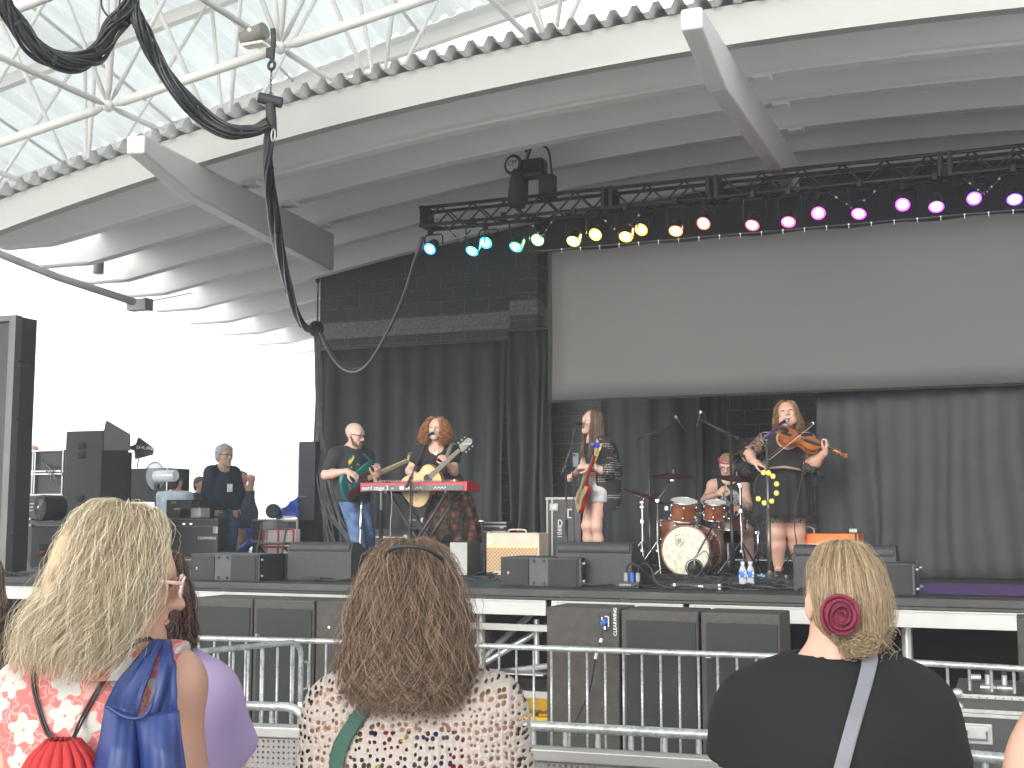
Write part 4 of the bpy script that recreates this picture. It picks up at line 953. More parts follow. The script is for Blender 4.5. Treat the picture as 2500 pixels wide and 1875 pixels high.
# yellow crate under the stage
yl = M('crate_yellow', (.72, .42, .02), .5, var=.15, scale=8)
c = pz(1290, 1765, .05); c[1] = 10.3; c = V(pn(1290, 1740, 10.3)[0], 10.3, pn(1290, 1762, 10.3)[2])
o = thing('yellow_crate', 'yellow plastic ramp crate on the ground under the stage', 'crate', V(c[0], c[1], max(0, c[2]-.05)))
part('tray', MB().box(c+V(0, 0, .02), (.55, .3, .1)), yl, o, bevel=.01)
part('back_wall', MB().box(c+V(.02, .12, .13), (.5, .03, .14)), yl, o, bevel=.01)
for k in range(4): part('tread', MB().box(c+V(-.2+.13*k, -.04, .085), (.09, .18, .025)), M('crate_yellow_dark', (.5, .28, .02), .5), o, bevel=.004)
part('leg_block', MB().box(c+V(0, 0, -.1), (.45, .25, .14)), paint2, o)
# road case at right
cn = 7.95; c, s = boxat(2333, 2520, 1697, 1900, cn, .75)
s[2] = c[2]+s[2]/2-.1; c[2] = .1+s[2]/2
rc = thing('road_case', 'black road case with silver edges behind the barrier at right', 'road case', V(c[0], c[1], .0))
part('body', MB().box(c, s), M('case_laminate', (.03, .03, .032), .4, var=.2, scale=20, bump=.2, bscale=200), rc)
cae = M('case_aluminium', (.36, .36, .35), .4, .6, var=.12, scale=20)
zt_ = c[2]+s[2]/2; yf = c[1]-s[1]/2
for z, h in ((zt_-.012, .024), (pn(2420, 1742, cn)[2]+.01, .022), (pn(2420, 1742, cn)[2]-.014, .022)):
    part('edge_rail', MB().box(V(c[0], yf-.006, z), (s[0]+.02, .02, h)), cae, rc, bevel=.002)
part('edge_rail', MB().box(V(c[0]-s[0]/2, yf-.004, c[2]), (.03, .03, s[2])), cae, rc, bevel=.002)
for z in (zt_, pn(2340, 1725, cn)[2], pn(2340, 1747, cn)[2]):
    part('corner', MB().ell(V(c[0]-s[0]/2+.02, yf-.004, z), (.035, .022, .032), n=12, m=8), gmet, rc, smooth=True)
lc = pn(2385, 1791, cn)
part('latch_plate', MB().box(lc-V(0, .01, 0), (.175, .012, .12)), cae, rc, bevel=.01)
part('latch_recess', MB().box(lc-V(0, .018, 0), (.13, .006, .085)), gmet, rc, bevel=.01)
part('handle', MB().tube([lc+V(-.055, -.028, .02), lc+V(-.055, -.028, -.03), lc+V(.055, -.028, -.03), lc+V(.055, -.028, .02)], .007, 8), M('handle_dark', (.08, .08, .08), .4), rc)
mb = MB(); 
for k in range(12): mb.ell(V(c[0]-s[0]/2+.05+k*.045, yf-.017, zt_-.015), (.004, .004, .004), n=6, m=4)
part('rivets', mb, rub, rc)
for x, y in ((2412, 1668), (2452, 1660)):
    q = pn(x, y, cn+.35); q[2] = zt_
    part('caster_plate', MB().box(q+V(0, 0, .006), (.09, .09, .012)), gmet, rc)
    part('caster_fork', MB().box(q+V(0, 0, .045), (.035, .05, .07)), gmet, rc, bevel=.01)
    part('caster_wheel', MB().tube([q+V(-.014, .02, .075), q+V(.014, .02, .075)], .036, 16), rub, rc, smooth='auto')
    q2 = q
part('dolly_bar', MB().tube([pn(2365, 1655, cn+.6), pn(2395, 1655, cn+.6)], .025, 10), gmet, rc)
# ================================================================ CROWD BARRIERS
galv, g = newmat('galvanised', .42, .55); tc = g.new('ShaderNodeTexCoord'); vo = g.new('ShaderNodeTexVoronoi'); vo.inputs['Scale'].default_value = 60; nz = g.new('ShaderNodeTexNoise'); nz.inputs['Scale'].default_value = 9; nz.inputs['Detail'].default_value = 7
g.l.new(tc.outputs['Object'], vo.inputs['Vector']); g.l.new(tc.outputs['Object'], nz.inputs['Vector'])
f_ = g.math('ADD', g.math('MULTIPLY', g.sep(vo.outputs['Color'])[0], .35), nz.outputs['Fac'])
rp = g.new('ShaderNodeValToRGB'); rp.color_ramp.elements[0].position = .4; rp.color_ramp.elements[0].color = (.20, .215, .215, 1); rp.color_ramp.elements[1].position = .85; rp.color_ramp.elements[1].color = (.42, .44, .43, 1)
g.l.new(f_, rp.inputs[0]); g.l.new(rp.outputs[0], g.b.inputs['Base Color'])
def barrier(A, B, label, z=1.08, r=.02, rb=.0095, sp_=.127, curve=(0, 0), skip=None, zlow=.18):
    A = V(A[0], A[1], z); B = V(B[0], B[1], z); L = np.linalg.norm(B-A); d = (B-A)/L
    t = thing('crowd_barrier', label, 'barrier', V((A[0]+B[0])/2, (A[1]+B[1])/2, 0), 'steel crowd barriers before the stage')
    cr = .1
    top = [A+d*cr] + [B-d*cr] if False else None
    pts = [V(A[0], A[1], .12), V(A[0], A[1], z-cr)]+[A+d*(cr-cr*math.cos(a))-UP*(cr-cr*math.sin(a)) for a in np.linspace(0.2, math.pi/2, 6)]
    pts += [A+d*(L*k/8) for k in range(1, 8)]
    pts += [B-d*(cr-cr*math.cos(a))-UP*(cr-cr*math.sin(a)) for a in np.linspace(math.pi/2, 0.2, 6)]+[V(B[0], B[1], z-cr), V(B[0], B[1], .12)]
    part('frame_tube', MB().tube(pts, r, 12, hint=(d[1], -d[0], .01)), galv, t, smooth=True)
    part('lower_rail', MB().tube([V(A[0], A[1], zlow), V(B[0], B[1], zlow)], r*.9, 10), galv, t, smooth=True)
    k = 1; first = None
    while k*sp_ < L-.05:
        p = A+d*(k*sp_)
        if first is None:
            first = part('bar', MB().tube([V(p[0], p[1], zlow), V(p[0], p[1], z-r*.6)], rb, 8), galv, t, smooth=True); p0_ = p
        else:
            o = first.copy(); COL.objects.link(o); o.parent = t; o.location = tuple(p-p0_)
        k += 1
    for q in (A, B):
        f = V(d[1], -d[0], 0)
        part('foot', MB().tube([V(q[0], q[1], .1)+f*.28-UP*.08, V(q[0], q[1], .1)+f*.15, V(q[0], q[1], .1)-f*.15, V(q[0], q[1], .1)-f*.28-UP*.08], .018, 8), galv, t, smooth=True)
    return t, A, B, d
P0 = pz(300, 1553, 1.08); P1 = pz(1010, 1571, 1.08); P2 = pz(2060, 1608, 1.08); P3 = pz(2700, 1645, 1.08)
barrier(P0, P1-(P1-P0)*.004, 'far steel barrier behind the lavender shirt, in front of the left subwoofers')
barrier(P1+(P2-P1)*.004, P2-(P2-P1)*.006, 'far steel barrier between curly haired woman and bun woman before the middle subwoofers')
barrier(P2, P3, 'far steel barrier at right in front of the silver edged road case')
g0 = pz(330, 1607, 1.10); g1 = pz(736, 1566, 1.10)
t, A, B, d = barrier(g0, g1, 'steel barrier gate set at an angle with a latch loop, left of curly hair', z=1.10)
part('latch_loop', MB().tube([B+d*.005-UP*.14, B+d*.06-UP*.15, B+d*.07-UP*.18, B+d*.07-UP*.3, B+d*.06-UP*.33, B+d*.005-UP*.34], .009, 8), galv, t, smooth=True)
part('sticker', MB().box(B-UP*.47-FR*.021, (.03, .004, .1)), MATS['letter_white'], t)
# near barricade with flat channel and perforated panel
bench = M('barricade_sheet', (.27, .265, .255), .4, .55, var=.08, scale=5)
perf, g = newmat('perforated_sheet', .4, .5); tc = g.new('ShaderNodeTexCoord'); x_, y_, z_ = g.sep(tc.outputs['UV'])
sq = .026
u = g.math('SUBTRACT', g.math('FRACT', g.math('DIVIDE', x_, sq)), .5); v = g.math('SUBTRACT', g.math('FRACT', g.math('DIVIDE', y_, sq)), .5)
r2 = g.math('SQRT', g.math('ADD', g.math('MULTIPLY', u, u), g.math('MULTIPLY', v, v))); hole = g.math('LESS_THAN', r2, .23)
tb_ = g.new('ShaderNodeBsdfTransparent'); mx = g.new('ShaderNodeMixShader'); g.l.new(hole, mx.inputs[0]); g.l.new(g.b.outputs[0], mx.inputs[1]); g.l.new(tb_.outputs[0], mx.inputs[2]); g.l.new(mx.outputs[0], g.n['Material Output'].inputs[0])
g.b.inputs['Base Color'].default_value = (.20, .185, .18, 1)
def addperf(t, A, B, z0, z1, off):
    L = np.linalg.norm(B-A); d = (B-A)/L; me = bpy.data.meshes.new('perforated_panel')
    a, b = A+off, B+off; o0 = wloc(t)
    me.from_pydata([tuple(V(a[0], a[1], z0)-o0), tuple(V(b[0], b[1], z0)-o0), tuple(V(b[0], b[1], z1)-o0), tuple(V(a[0], a[1], z1)-o0)], [], [(0, 1, 2, 3)])
    uv = me.uv_layers.new(name='UVMap'); 
    for i, c in enumerate(((0, 0), (L, 0), (L, z1-z0), (0, z1-z0))): uv.data[i].uv = c
    return mkobj('perforated_panel', me, t, perf, thick=.003)
def barricade(A, B, label):
    z = 1.07; A = V(A[0], A[1], z); B = V(B[0], B[1], z); L = np.linalg.norm(B-A); d = (B-A)/L; f = V(d[1], -d[0], 0)
    t = thing('near_barricade', label, 'barricade', V((A[0]+B[0])/2, (A[1]+B[1])/2, 0), 'near barricades with perforated panels')
    cr = .11
    pts = [V(A[0], A[1], .1), A-UP*cr]+[A+d*(cr-cr*math.cos(a))-UP*(cr-cr*math.sin(a)) for a in np.linspace(0.2, math.pi/2, 6)]+[A+d*(L*k/8) for k in range(1, 8)]+[B-d*(cr-cr*math.cos(a))-UP*(cr-cr*math.sin(a)) for a in np.linspace(math.pi/2, 0.2, 6)]+[B-UP*cr, V(B[0], B[1], .1)]
    part('frame_tube', MB().tube(pts, .022, 12, hint=(f[0], f[1], .01)), galv, t, smooth=True)
    k = 1; first = None
    while k*.145 < L-.08:
        p = A+d*(k*.145)
        if first is None: first = part('post', MB().tube([V(p[0], p[1], .15), V(p[0], p[1], z-.012)], .013, 8), galv, t, smooth=True); p0_ = p
        else: o = first.copy(); COL.objects.link(o); o.parent = t; o.location = tuple(p-p0_)
        k += 1
    c = (A+B)/2+f*.06; zt = z-.075
    part('channel', MB().prism([(0, 0), (.03, 0), (.045, -.012), (.045, -.058), (.03, -.066), (0, -.066)], V(A[0], A[1], zt)+f*.03, f, UP, -L, 0), bench, t, bevel=.004)
    addperf(t, A, B, .25, zt-.067, f*.04)
    return t
N0_ = pz(260, 1712, 1.07); N1_ = pz(752, 1727, 1.07)
barricade(N0_, N1_, 'near perforated barricade between lavender shirt and curly haired woman')
Q0 = pz(860, 1748, 1.07); Q1 = pz(1950, 1806, 1.07); Q2 = pz(2620, 1868, 1.07)
barricade(Q0, Q1-(Q1-Q0)*.01, 'near perforated barricade between curly haired woman and black tee woman')
barricade(Q1, Q2, 'near perforated barricade right of the black tee woman')
# ================================================================ FIGURES: smooth bodies from blended round cones
def cap(a, b, ra, rb=None, k=.03): return ('c', np.asarray(a, float), np.asarray(b, float), ra, rb if rb is not None else ra, k)
def elp(c, r, ax=None, k=.03): return ('e', np.asarray(c, float), np.asarray(r, float), np.array(ax if ax is not None else AX), k)
def pdist(p, X):
    if p[0] == 'c':
        _, a, b, ra, rb, _ = p; ba = b-a; l2 = ba@ba+1e-12
        t = np.clip(((X-a)@ba)/l2, 0, 1); d = X-a-t[..., None]*ba
        return np.sqrt((d*d).sum(-1))-(ra+(rb-ra)*t)
    _, c, r, ax, _ = p; q = (X-c)@ax.T; k0 = np.sqrt(((q/r)**2).sum(-1)); k1 = np.sqrt(((q/(r*r))**2).sum(-1))
    return k0*(k0-1)/np.maximum(k1, 1e-9)
def pbox(p, m):
    if p[0] == 'c':
        _, a, b, ra, rb, _ = p; return np.minimum(a-ra, b-rb)-m, np.maximum(a+ra, b+rb)+m
    R_ = max(p[2]); return p[1]-R_-m, p[1]+R_+m
def sdf_mesh(prims, res, cuts=(), subs=(), disp=None, grow=0., bmin=None, bmax=None):
    "prims -> vertices, quads.  cuts: (point, normal) keep the side opposite the normal"
    lo = np.min([pbox(p, .03+grow)[0] for p in prims], 0); hi = np.max([pbox(p, .03+grow)[1] for p in prims], 0)
    if bmin is not None: lo = np.maximum(lo, bmin)
    if bmax is not None: hi = np.minimum(hi, bmax)
    n = np.ceil((hi-lo)/res).astype(int)+2
    F_ = np.full(tuple(n), .08, np.float32)
    gx = [lo[i]+np.arange(n[i])*res for i in range(3)]
    def sub(p, m):
        a, b = pbox(p, m); i0 = np.clip(np.floor((a-lo)/res).astype(int), 0, n-1); i1 = np.clip(np.ceil((b-lo)/res).astype(int)+1, 1, n)
        s = tuple(slice(i0[i], max(i1[i], i0[i]+1)) for i in range(3))
        X = np.stack(np.meshgrid(gx[0][s[0]], gx[1][s[1]], gx[2][s[2]], indexing='ij'), -1); return s, X
    for p in prims:
        s, X = sub(p, .08+grow); d = (pdist(p, X)-grow).astype(np.float32); k = p[-1]; f = F_[s]
        h = np.maximum(k-np.abs(f-d), 0)/k; F_[s] = np.minimum(f, d)-h*h*k*.25
    for p in subs:
        s, X = sub(p, .03); d = pdist(p, X).astype(np.float32); k = p[-1]; f = F_[s]; h = np.maximum(k-np.abs(f+d), 0)/k; F_[s] = np.maximum(f, -d)+h*h*k*.25
    if disp is not None or len(cuts):
        X = np.stack(np.meshgrid(*gx, indexing='ij'), -1)
        if disp is not None: F_ += disp(X).astype(np.float32)
        for c in cuts:
            F_ = np.maximum(F_, ((X-np.asarray(c[0]))@nrm(c[1])).astype(np.float32))
    F_[0] = F_[-1] = .08; F_[:, 0] = F_[:, -1] = .08; F_[:, :, 0] = F_[:, :, -1] = .08
    S_ = F_ < 0
    c8 = sum(S_[i:n[0]-1+i, j:n[1]-1+j, k:n[2]-1+k].astype(np.int8) for i in (0, 1) for j in (0, 1) for k in (0, 1))
    act = (c8 > 0) & (c8 < 8); idx = -np.ones(act.shape, np.int64); ci = np.argwhere(act); idx[act] = np.arange(len(ci))
    acc = np.zeros((len(ci), 3)); cnt = np.zeros(len(ci))
    for ax_ in range(3):
        o = [0, 0, 0]; o[ax_] = 1; u, v = [q for q in range(3) if q != ax_]
        for du in (0, 1):
            for dv in (0, 1):
                off = np.zeros(3, int); off[u] = du; off[v] = dv
                A = ci+off; B_ = A+o; fa = F_[A[:, 0], A[:, 1], A[:, 2]]; fb = F_[B_[:, 0], B_[:, 1], B_[:, 2]]
                m = (fa < 0) != (fb < 0); t = np.where(m, fa/(fa-fb+1e-12), 0)
                acc[m] += (A+np.array(o)*t[:, None])[m]; cnt[m] += 1
    vs = lo+acc/cnt[:, None]*res
    quads = []
    for ax_ in range(3):
        u, v = (ax_+1) % 3, (ax_+2) % 3
        sl0 = [slice(1, -1)]*3; sl0[ax_] = slice(0, -1); sl1 = list(sl0); sl1[ax_] = slice(1, None)
        a = S_[tuple(sl0)]; b = S_[tuple(sl1)]; e = np.argwhere(a != b)
        if not len(e): continue
        flip = a[e[:, 0], e[:, 1], e[:, 2]]
        base = e.copy()
        for q in range(3):
            if q != ax_: base[:, q] += 1
        def id_(du, dv): w = base.copy(); w[:, u] -= du; w[:, v] -= dv; return idx[w[:, 0], w[:, 1], w[:, 2]]
        Q = np.stack([id_(1, 1), id_(0, 1), id_(0, 0), id_(1, 0)], 1); Q[~flip] = Q[~flip][:, ::-1]; quads.append(Q)
    Q = np.concatenate(quads); Q = Q[(Q >= 0).all(1)]
    return vs, Q
def qobj(name, vq, mat, parent, label=None, relax=1, attr=None):
    vs, Q = vq; o0 = wloc(parent)
    if relax:
        for _ in range(relax):
            s = np.zeros_like(vs); c = np.zeros(len(vs))
            for i in range(4):
                a, b = Q[:, i], Q[:, (i+1) % 4]; np.add.at(s, a, vs[b]); np.add.at(c, a, 1); np.add.at(s, b, vs[a]); np.add.at(c, b, 1)
            m = c > 0; vs = vs.copy(); vs[m] = vs[m]*.5+.5*s[m]/c[m, None]
    me = bpy.data.meshes.new(name); me.vertices.add(len(vs)); me.vertices.foreach_set('co', (vs-o0).ravel())
    me.loops.add(len(Q)*4); me.loops.foreach_set('vertex_index', Q.ravel().astype(np.int32))
    me.polygons.add(len(Q)); me.polygons.foreach_set('loop_start', np.arange(0, len(Q)*4, 4, dtype=np.int32)); me.update(calc_edges=True)
    if attr is not None:
        at = me.color_attributes.new('hc', 'FLOAT_COLOR', 'POINT'); at.data.foreach_set('color', attr(vs).ravel())
    o = mkobj(name, me, parent, mat, smooth=True)
    if label: o['label'] = label
    return o
# ---- skin and cloth
def skin(name, col, blush=(.75, .3, .24)):
    m, g = newmat(name, .48); tc = g.new('ShaderNodeTexCoord'); nz = g.new('ShaderNodeTexNoise'); nz.inputs['Scale'].default_value = 7; nz.inputs['Detail'].default_value = 6
    g.l.new(tc.outputs['Object'], nz.inputs['Vector']); f = g.math('MULTIPLY', g.math('SUBTRACT', nz.outputs['Fac'], .35), .9)
    c = g.mix(f, tuple(col), tuple(np.array(col)*.6+np.array(blush)*.4)); g.l.new(c, g.b.inputs['Base Color'])
    n2 = g.new('ShaderNodeTexNoise'); n2.inputs['Scale'].default_value = 260; g.l.new(tc.outputs['Object'], n2.inputs['Vector'])
    bp = g.new('ShaderNodeBump'); bp.inputs['Strength'].default_value = .12; bp.inputs['Distance'].default_value = .003; g.l.new(n2.outputs['Fac'], bp.inputs['Height']); g.l.new(bp.outputs[0], g.b.inputs['Normal'])
    g.b.inputs['Subsurface Weight'].default_value = .08; g.b.inputs['Subsurface Radius'].default_value = (.012, .005, .003)
    return m
sk1 = skin('skin_fair', (.56, .36, .28)); sk2 = skin('skin_tan', (.58, .36, .25)); sk3 = skin('skin_warm', (.52, .31, .23))
lipm = M('lips', (.42, .19, .16), .45); eyew = M('eye_white', (.6, .58, .55), .3); eyed = M('eye_dark', (.05, .035, .03), .2); mouthm = M('mouth_dark', (.08, .015, .015), .5); teeth = M('teeth', (.7, .68, .62), .3)
browm = M('brow_brown', (.12, .065, .035), .8)
def cloth(name, col, rough=.85, sc=350, bump=.2, var=.15): return M(name, col, rough, var=var, scale=5, bump=bump, bscale=sc, spec=.25)
blackcl = cloth('cloth_black', (.022, .022, .024)); denim, g = newmat('denim_blue', .9)
tc = g.new('ShaderNodeTexCoord'); nz = g.new('ShaderNodeTexNoise'); nz.inputs['Scale'].default_value = 9; nz.inputs['Detail'].default_value = 8; g.l.new(tc.outputs['Object'], nz.inputs['Vector'])
rp = g.new('ShaderNodeValToRGB'); rp.color_ramp.elements[0].position = .35; rp.color_ramp.elements[0].color = (.035, .075, .17, 1); rp.color_ramp.elements[1].position = .68; rp.color_ramp.elements[1].color = (.14, .23, .40, 1)
g.l.new(nz.outputs['Fac'], rp.inputs[0]); g.l.new(rp.outputs[0], g.b.inputs['Base Color'])
def folds(a, fr=18., seed=0, mask=None):
    "wrinkle displacement for cloth"
    rg = np.random.RandomState(seed); D = rg.normal(size=(5, 3)); D[:, 2] *= .6; D /= np.linalg.norm(D, axis=1)[:, None]; ph = rg.uniform(0, 6, 5); f = fr*rg.uniform(.6, 1.8, 5)
    def fn(X):
        w = X+.05*np.sin(X[..., [1, 2, 0]]*7+seed)
        v = sum(np.sin((w@D[i])*f[i]+ph[i]) for i in range(5))/5
        return a*v
    return fn
def headframe(f, u):
    f = nrm(f); u = nrm(u-f*(np.asarray(u)@f)); r = np.cross(f, u); return r, f, u       # r = the figure's own right-hand axis
def head_prims(c, fr, s=1., jaw=1., open_=0., fat=0.):
    "c = centre of the skull between the ears. fr = (r, f, u)"
    r, f, u = fr; ax = np.array([r, f, u]); P = lambda x, y, z: c+(r*x+f*y+u*z)*s
    pr = [elp(P(0, -.012, .035), np.array([.077, .097, .085])*s, ax, .02), elp(P(0, .028, -.005), np.array([.066+fat*.4, .066, .078])*s, ax, .03),
          elp(P(0, .035, -.062-open_*.6), np.array([.048*jaw+fat, .048, .045])*s, ax, .035), cap(P(0, .070, -.096-open_), P(0, .074, -.092-open_), .020*s, k=.03),
          cap(P(-.036*jaw-fat, .0, -.055), P(-.018, .062, -.096-open_), .022*s, .016*s, .03), cap(P(.036*jaw+fat, .0, -.055), P(.018, .062, -.096-open_), .022*s, .016*s, .03),
          cap(P(0, .088, .012), P(0, .112, -.028), .008*s, .012*s, .014), elp(P(-.012, .096, -.032), np.array([.009, .01, .008])*s, ax, .008), elp(P(.012, .096, -.032), np.array([.009, .01, .008])*s, ax, .008),
          cap(P(-.04, .078, .028), P(.04, .078, .028), .013*s, k=.02), elp(P(-.042, .064, -.022), np.array([.02, .02, .018])*s, ax, .02), elp(P(.042, .064, -.022), np.array([.02, .02, .018])*s, ax, .02),
          cap(P(-.018, .088, -.055), P(.018, .088, -.055), .008*s, k=.012), cap(P(-.014, .086, -.070-open_), P(.014, .086, -.070-open_), .008*s, k=.012)]
    for sg in (-1, 1): pr.append(elp(P(sg*.079, -.008, -.005), np.array([.009, .018, .031])*s, ax, .01))
    subs = [elp(P(-.031, .096, .006), np.array([.017, .014, .011])*s, ax, .012), elp(P(.031, .096, .006), np.array([.017, .014, .011])*s, ax, .012)]
    if open_: subs.append(elp(P(0, .098, -.062-open_*.5), np.array([.019, .025, .006+open_*.5])*s, ax, .006))
    return pr, subs
def face_parts(c, fr, par, s=1., open_=0., brow=browm, closed=False, lips=lipm):
    r, f, u = fr; ax = (r, f, u); P = lambda x, y, z: c+(r*x+f*y+u*z)*s
    for sg in (-1, 1):
        if closed:
            part('eyelid', MB().tube([P(sg*.031+dx, .0835+.004*math.cos(dx*60), .004-.004*math.cos(dx*80)) for dx in np.linspace(-.017, .017, 6)], .0046*s, 5), brow, par, smooth=True)
        else:
            e = part('eye', MB().ell(P(sg*.031, .080, .006), (.0125*s, .0095*s, .0085*s), ax, 10, 8), eyew, par, smooth=True)
            part('pupil', MB().ell(P(sg*.031, .0875, .006), (.0058*s, .003*s, .0058*s), ax, 10, 6), eyed, e, smooth=True)
            part('lash', MB().tube([P(sg*.031+dx, .089, .014-.006*(dx/.015)**2) for dx in np.linspace(-.016, .016, 6)], .0032*s, 5), brow, par, smooth=True)
        part('eyebrow', MB().tube([P(sg*(.014+.012*k), .090-.003*k, .028+(.004 if k in (1, 2) else 0)) for k in range(4)], [.0048*s, .006*s, .0055*s, .002*s], 6), brow, par, smooth=True)
    if open_:
        part('mouth', MB().ell(P(0, .081, -.062-open_*.5), (.018*s, .008*s, (.007+open_*.55)*s), ax, 12, 8), mouthm, par, smooth=True)
        part('upper_teeth', MB().ell(P(0, .088, -.058), (.014*s, .005*s, .004*s), ax, 10, 6), teeth, par, smooth=True)
        part('lips', MB().tube([P(.021*math.cos(a), .092-.006*abs(math.cos(a)), -.062-open_*.5+(.008+open_*.62)*math.sin(a)) for a in np.linspace(0, 2*math.pi, 17)], .0042*s, 6), lips, par, smooth=True)
    else:
        part('lips', MB().tube([P(x, .096-.25*abs(x), -.062+.002*math.cos(x*150)) for x in np.linspace(-.022, .022, 9)], [.002, .004, .0055, .006, .005, .006, .0055, .004, .002], 6), lips, par, smooth=True)
def hand_prims(w, d, n, s=1., curl=.6, spread=.012, thumb=1, curls=None, sz=1.):
    "w wrist, d direction of the palm, n normal out of the back of the hand; thumb=+1/-1 side"
    d = nrm(d); n = nrm(np.asarray(n)-d*(np.asarray(n)@d)); sd = np.cross(d, n)*thumb; s = s*sz
    pr = [cap(w, w+d*.03*s, .024*s, .026*s, .02)]
    for i, o in enumerate((-.026, -.009, .009, .026)):
        pr.append(cap(w+d*.02*s+sd*o*.6*s, w+d*.088*s+sd*o*s, .015*s, .0125*s, .014))
    Ls = (.064, .080, .088, .078)        # little .. index
    for i, o in enumerate((-.029, -.0105, .0095, .029)):
        cu = curls[i] if curls else curl
        b = w+d*(.088+(.0, .006, .008, .004)[i])*s+sd*o*s; a = cu*.75; dd = d*math.cos(a)-n*math.sin(a)+sd*o*.6
        l = Ls[i]*s; p1 = b+nrm(dd)*l*.45; a2 = a+cu*1.15; d2 = d*math.cos(a2)-n*math.sin(a2)+sd*o*.3; p2 = p1+nrm(d2)*l*.32; a3 = a2+cu*.8; d3 = d*math.cos(a3)-n*math.sin(a3); p3 = p2+nrm(d3)*l*.24
        r0 = (.0078, .0088, .0092, .009)[i]*s
        pr += [cap(b-d*.01*s, p1, r0*1.05, r0*.98, .005), cap(p1, p2, r0*.98, r0*.9, .005), cap(p2, p3, r0*.9, r0*.78, .005)]
    t0 = w+d*.025*s+sd*.024*s; t1 = t0+nrm(d*.55+sd*.75-n*.35)*.044*s; t2 = t1+nrm(d*.85+sd*.25-n*.5)*.034*s; t3 = t2+nrm(d*.9-n*.45)*.026*s
    pr += [cap(t0, t1, .0155*s, .012*s, .014), cap(t1, t2, .0115*s, .0102*s, .006), cap(t2, t3, .0102*s, .0085*s, .006)]
    return pr
def body_prims(J, b, sex='f'):
    """J: joints nk(neck base) hd(head centre) sl sr (shoulders) el er wl wr (elbows, wrists) pl(pelvis centre) hl hr(hips) kl kr al ar (ankles) tl tr (toes), ch chest centre.
    b: dict of girths"""
    B_ = dict(up=.048, fo=.038, wr=.026, th=.085, kn=.055, ca=.055, an=.036, nk=.056, ch=(.155, .11, .16), wa=(.135, .10, .13), pe=(.165, .12, .13), sh=.062); B_.update(b)
    ud = nrm(J['nk']-J['pl']); sd = nrm(J['sr']-J['sl']); fw = nrm(np.cross(sd, ud)) if J.get('fw') is None else J['fw']
    ax = np.array([sd, np.cross(ud, sd), ud])
    pr = [elp(J['ch'], B_['ch'], ax, .06), elp(J['pl'], B_['pe'], ax, .06), elp((J['ch']*.45+J['pl']*.55), B_['wa'], ax, .08),
          cap(J['nk']-ud*.03, J['hd']-ud*.03-.0*fw, B_['nk']*1.05, B_['nk']*.92, .03), cap(J['sl'], J['nk'], B_['sh']*.95, B_['nk']*.9, .05), cap(J['sr'], J['nk'], B_['sh']*.95, B_['nk']*.9, .05),
          elp(J['sl'], V(1, 1, 1)*B_['sh'], None, .05), elp(J['sr'], V(1, 1, 1)*B_['sh'], None, .05)]
    for s in 'lr':
        pr += [cap(J['s'+s], J['e'+s], B_['up']*1.12, B_['up']*.86, .03), cap(J['e'+s], J['e'+s]*.65+J['w'+s]*.35, B_['fo']*1.0, B_['fo']*1.08, .03), cap(J['e'+s]*.65+J['w'+s]*.35, J['w'+s], B_['fo']*1.05, B_['wr'], .03)]
        if 'h'+s in J and 'k'+s in J:
            h, k_, a = J['h'+s], J['k'+s], J['a'+s]; m = k_*.65+a*.35; back = -J['bk'] if 'bk' in J else V(0, 0, 0)
            pr += [cap(h, k_, B_['th'], B_['kn'], .04), cap(k_, m, B_['kn']*.95, B_['ca'], .03), cap(m, a, B_['ca'], B_['an'], .03), elp(k_, V(1, 1, 1)*B_['kn']*1.02, None, .03)]
            if 't'+s in J: pr += [cap(a-UP*.03, J['t'+s], .036, .026, .03), cap(a-UP*.035, a-UP*.045-(J['t'+s]-a)*.25, .034, .03, .02)]
    return pr
def limb(p, r, k=.03): return [cap(p[i], p[i+1], r[i], r[i+1], k) for i in range(len(p)-1)]
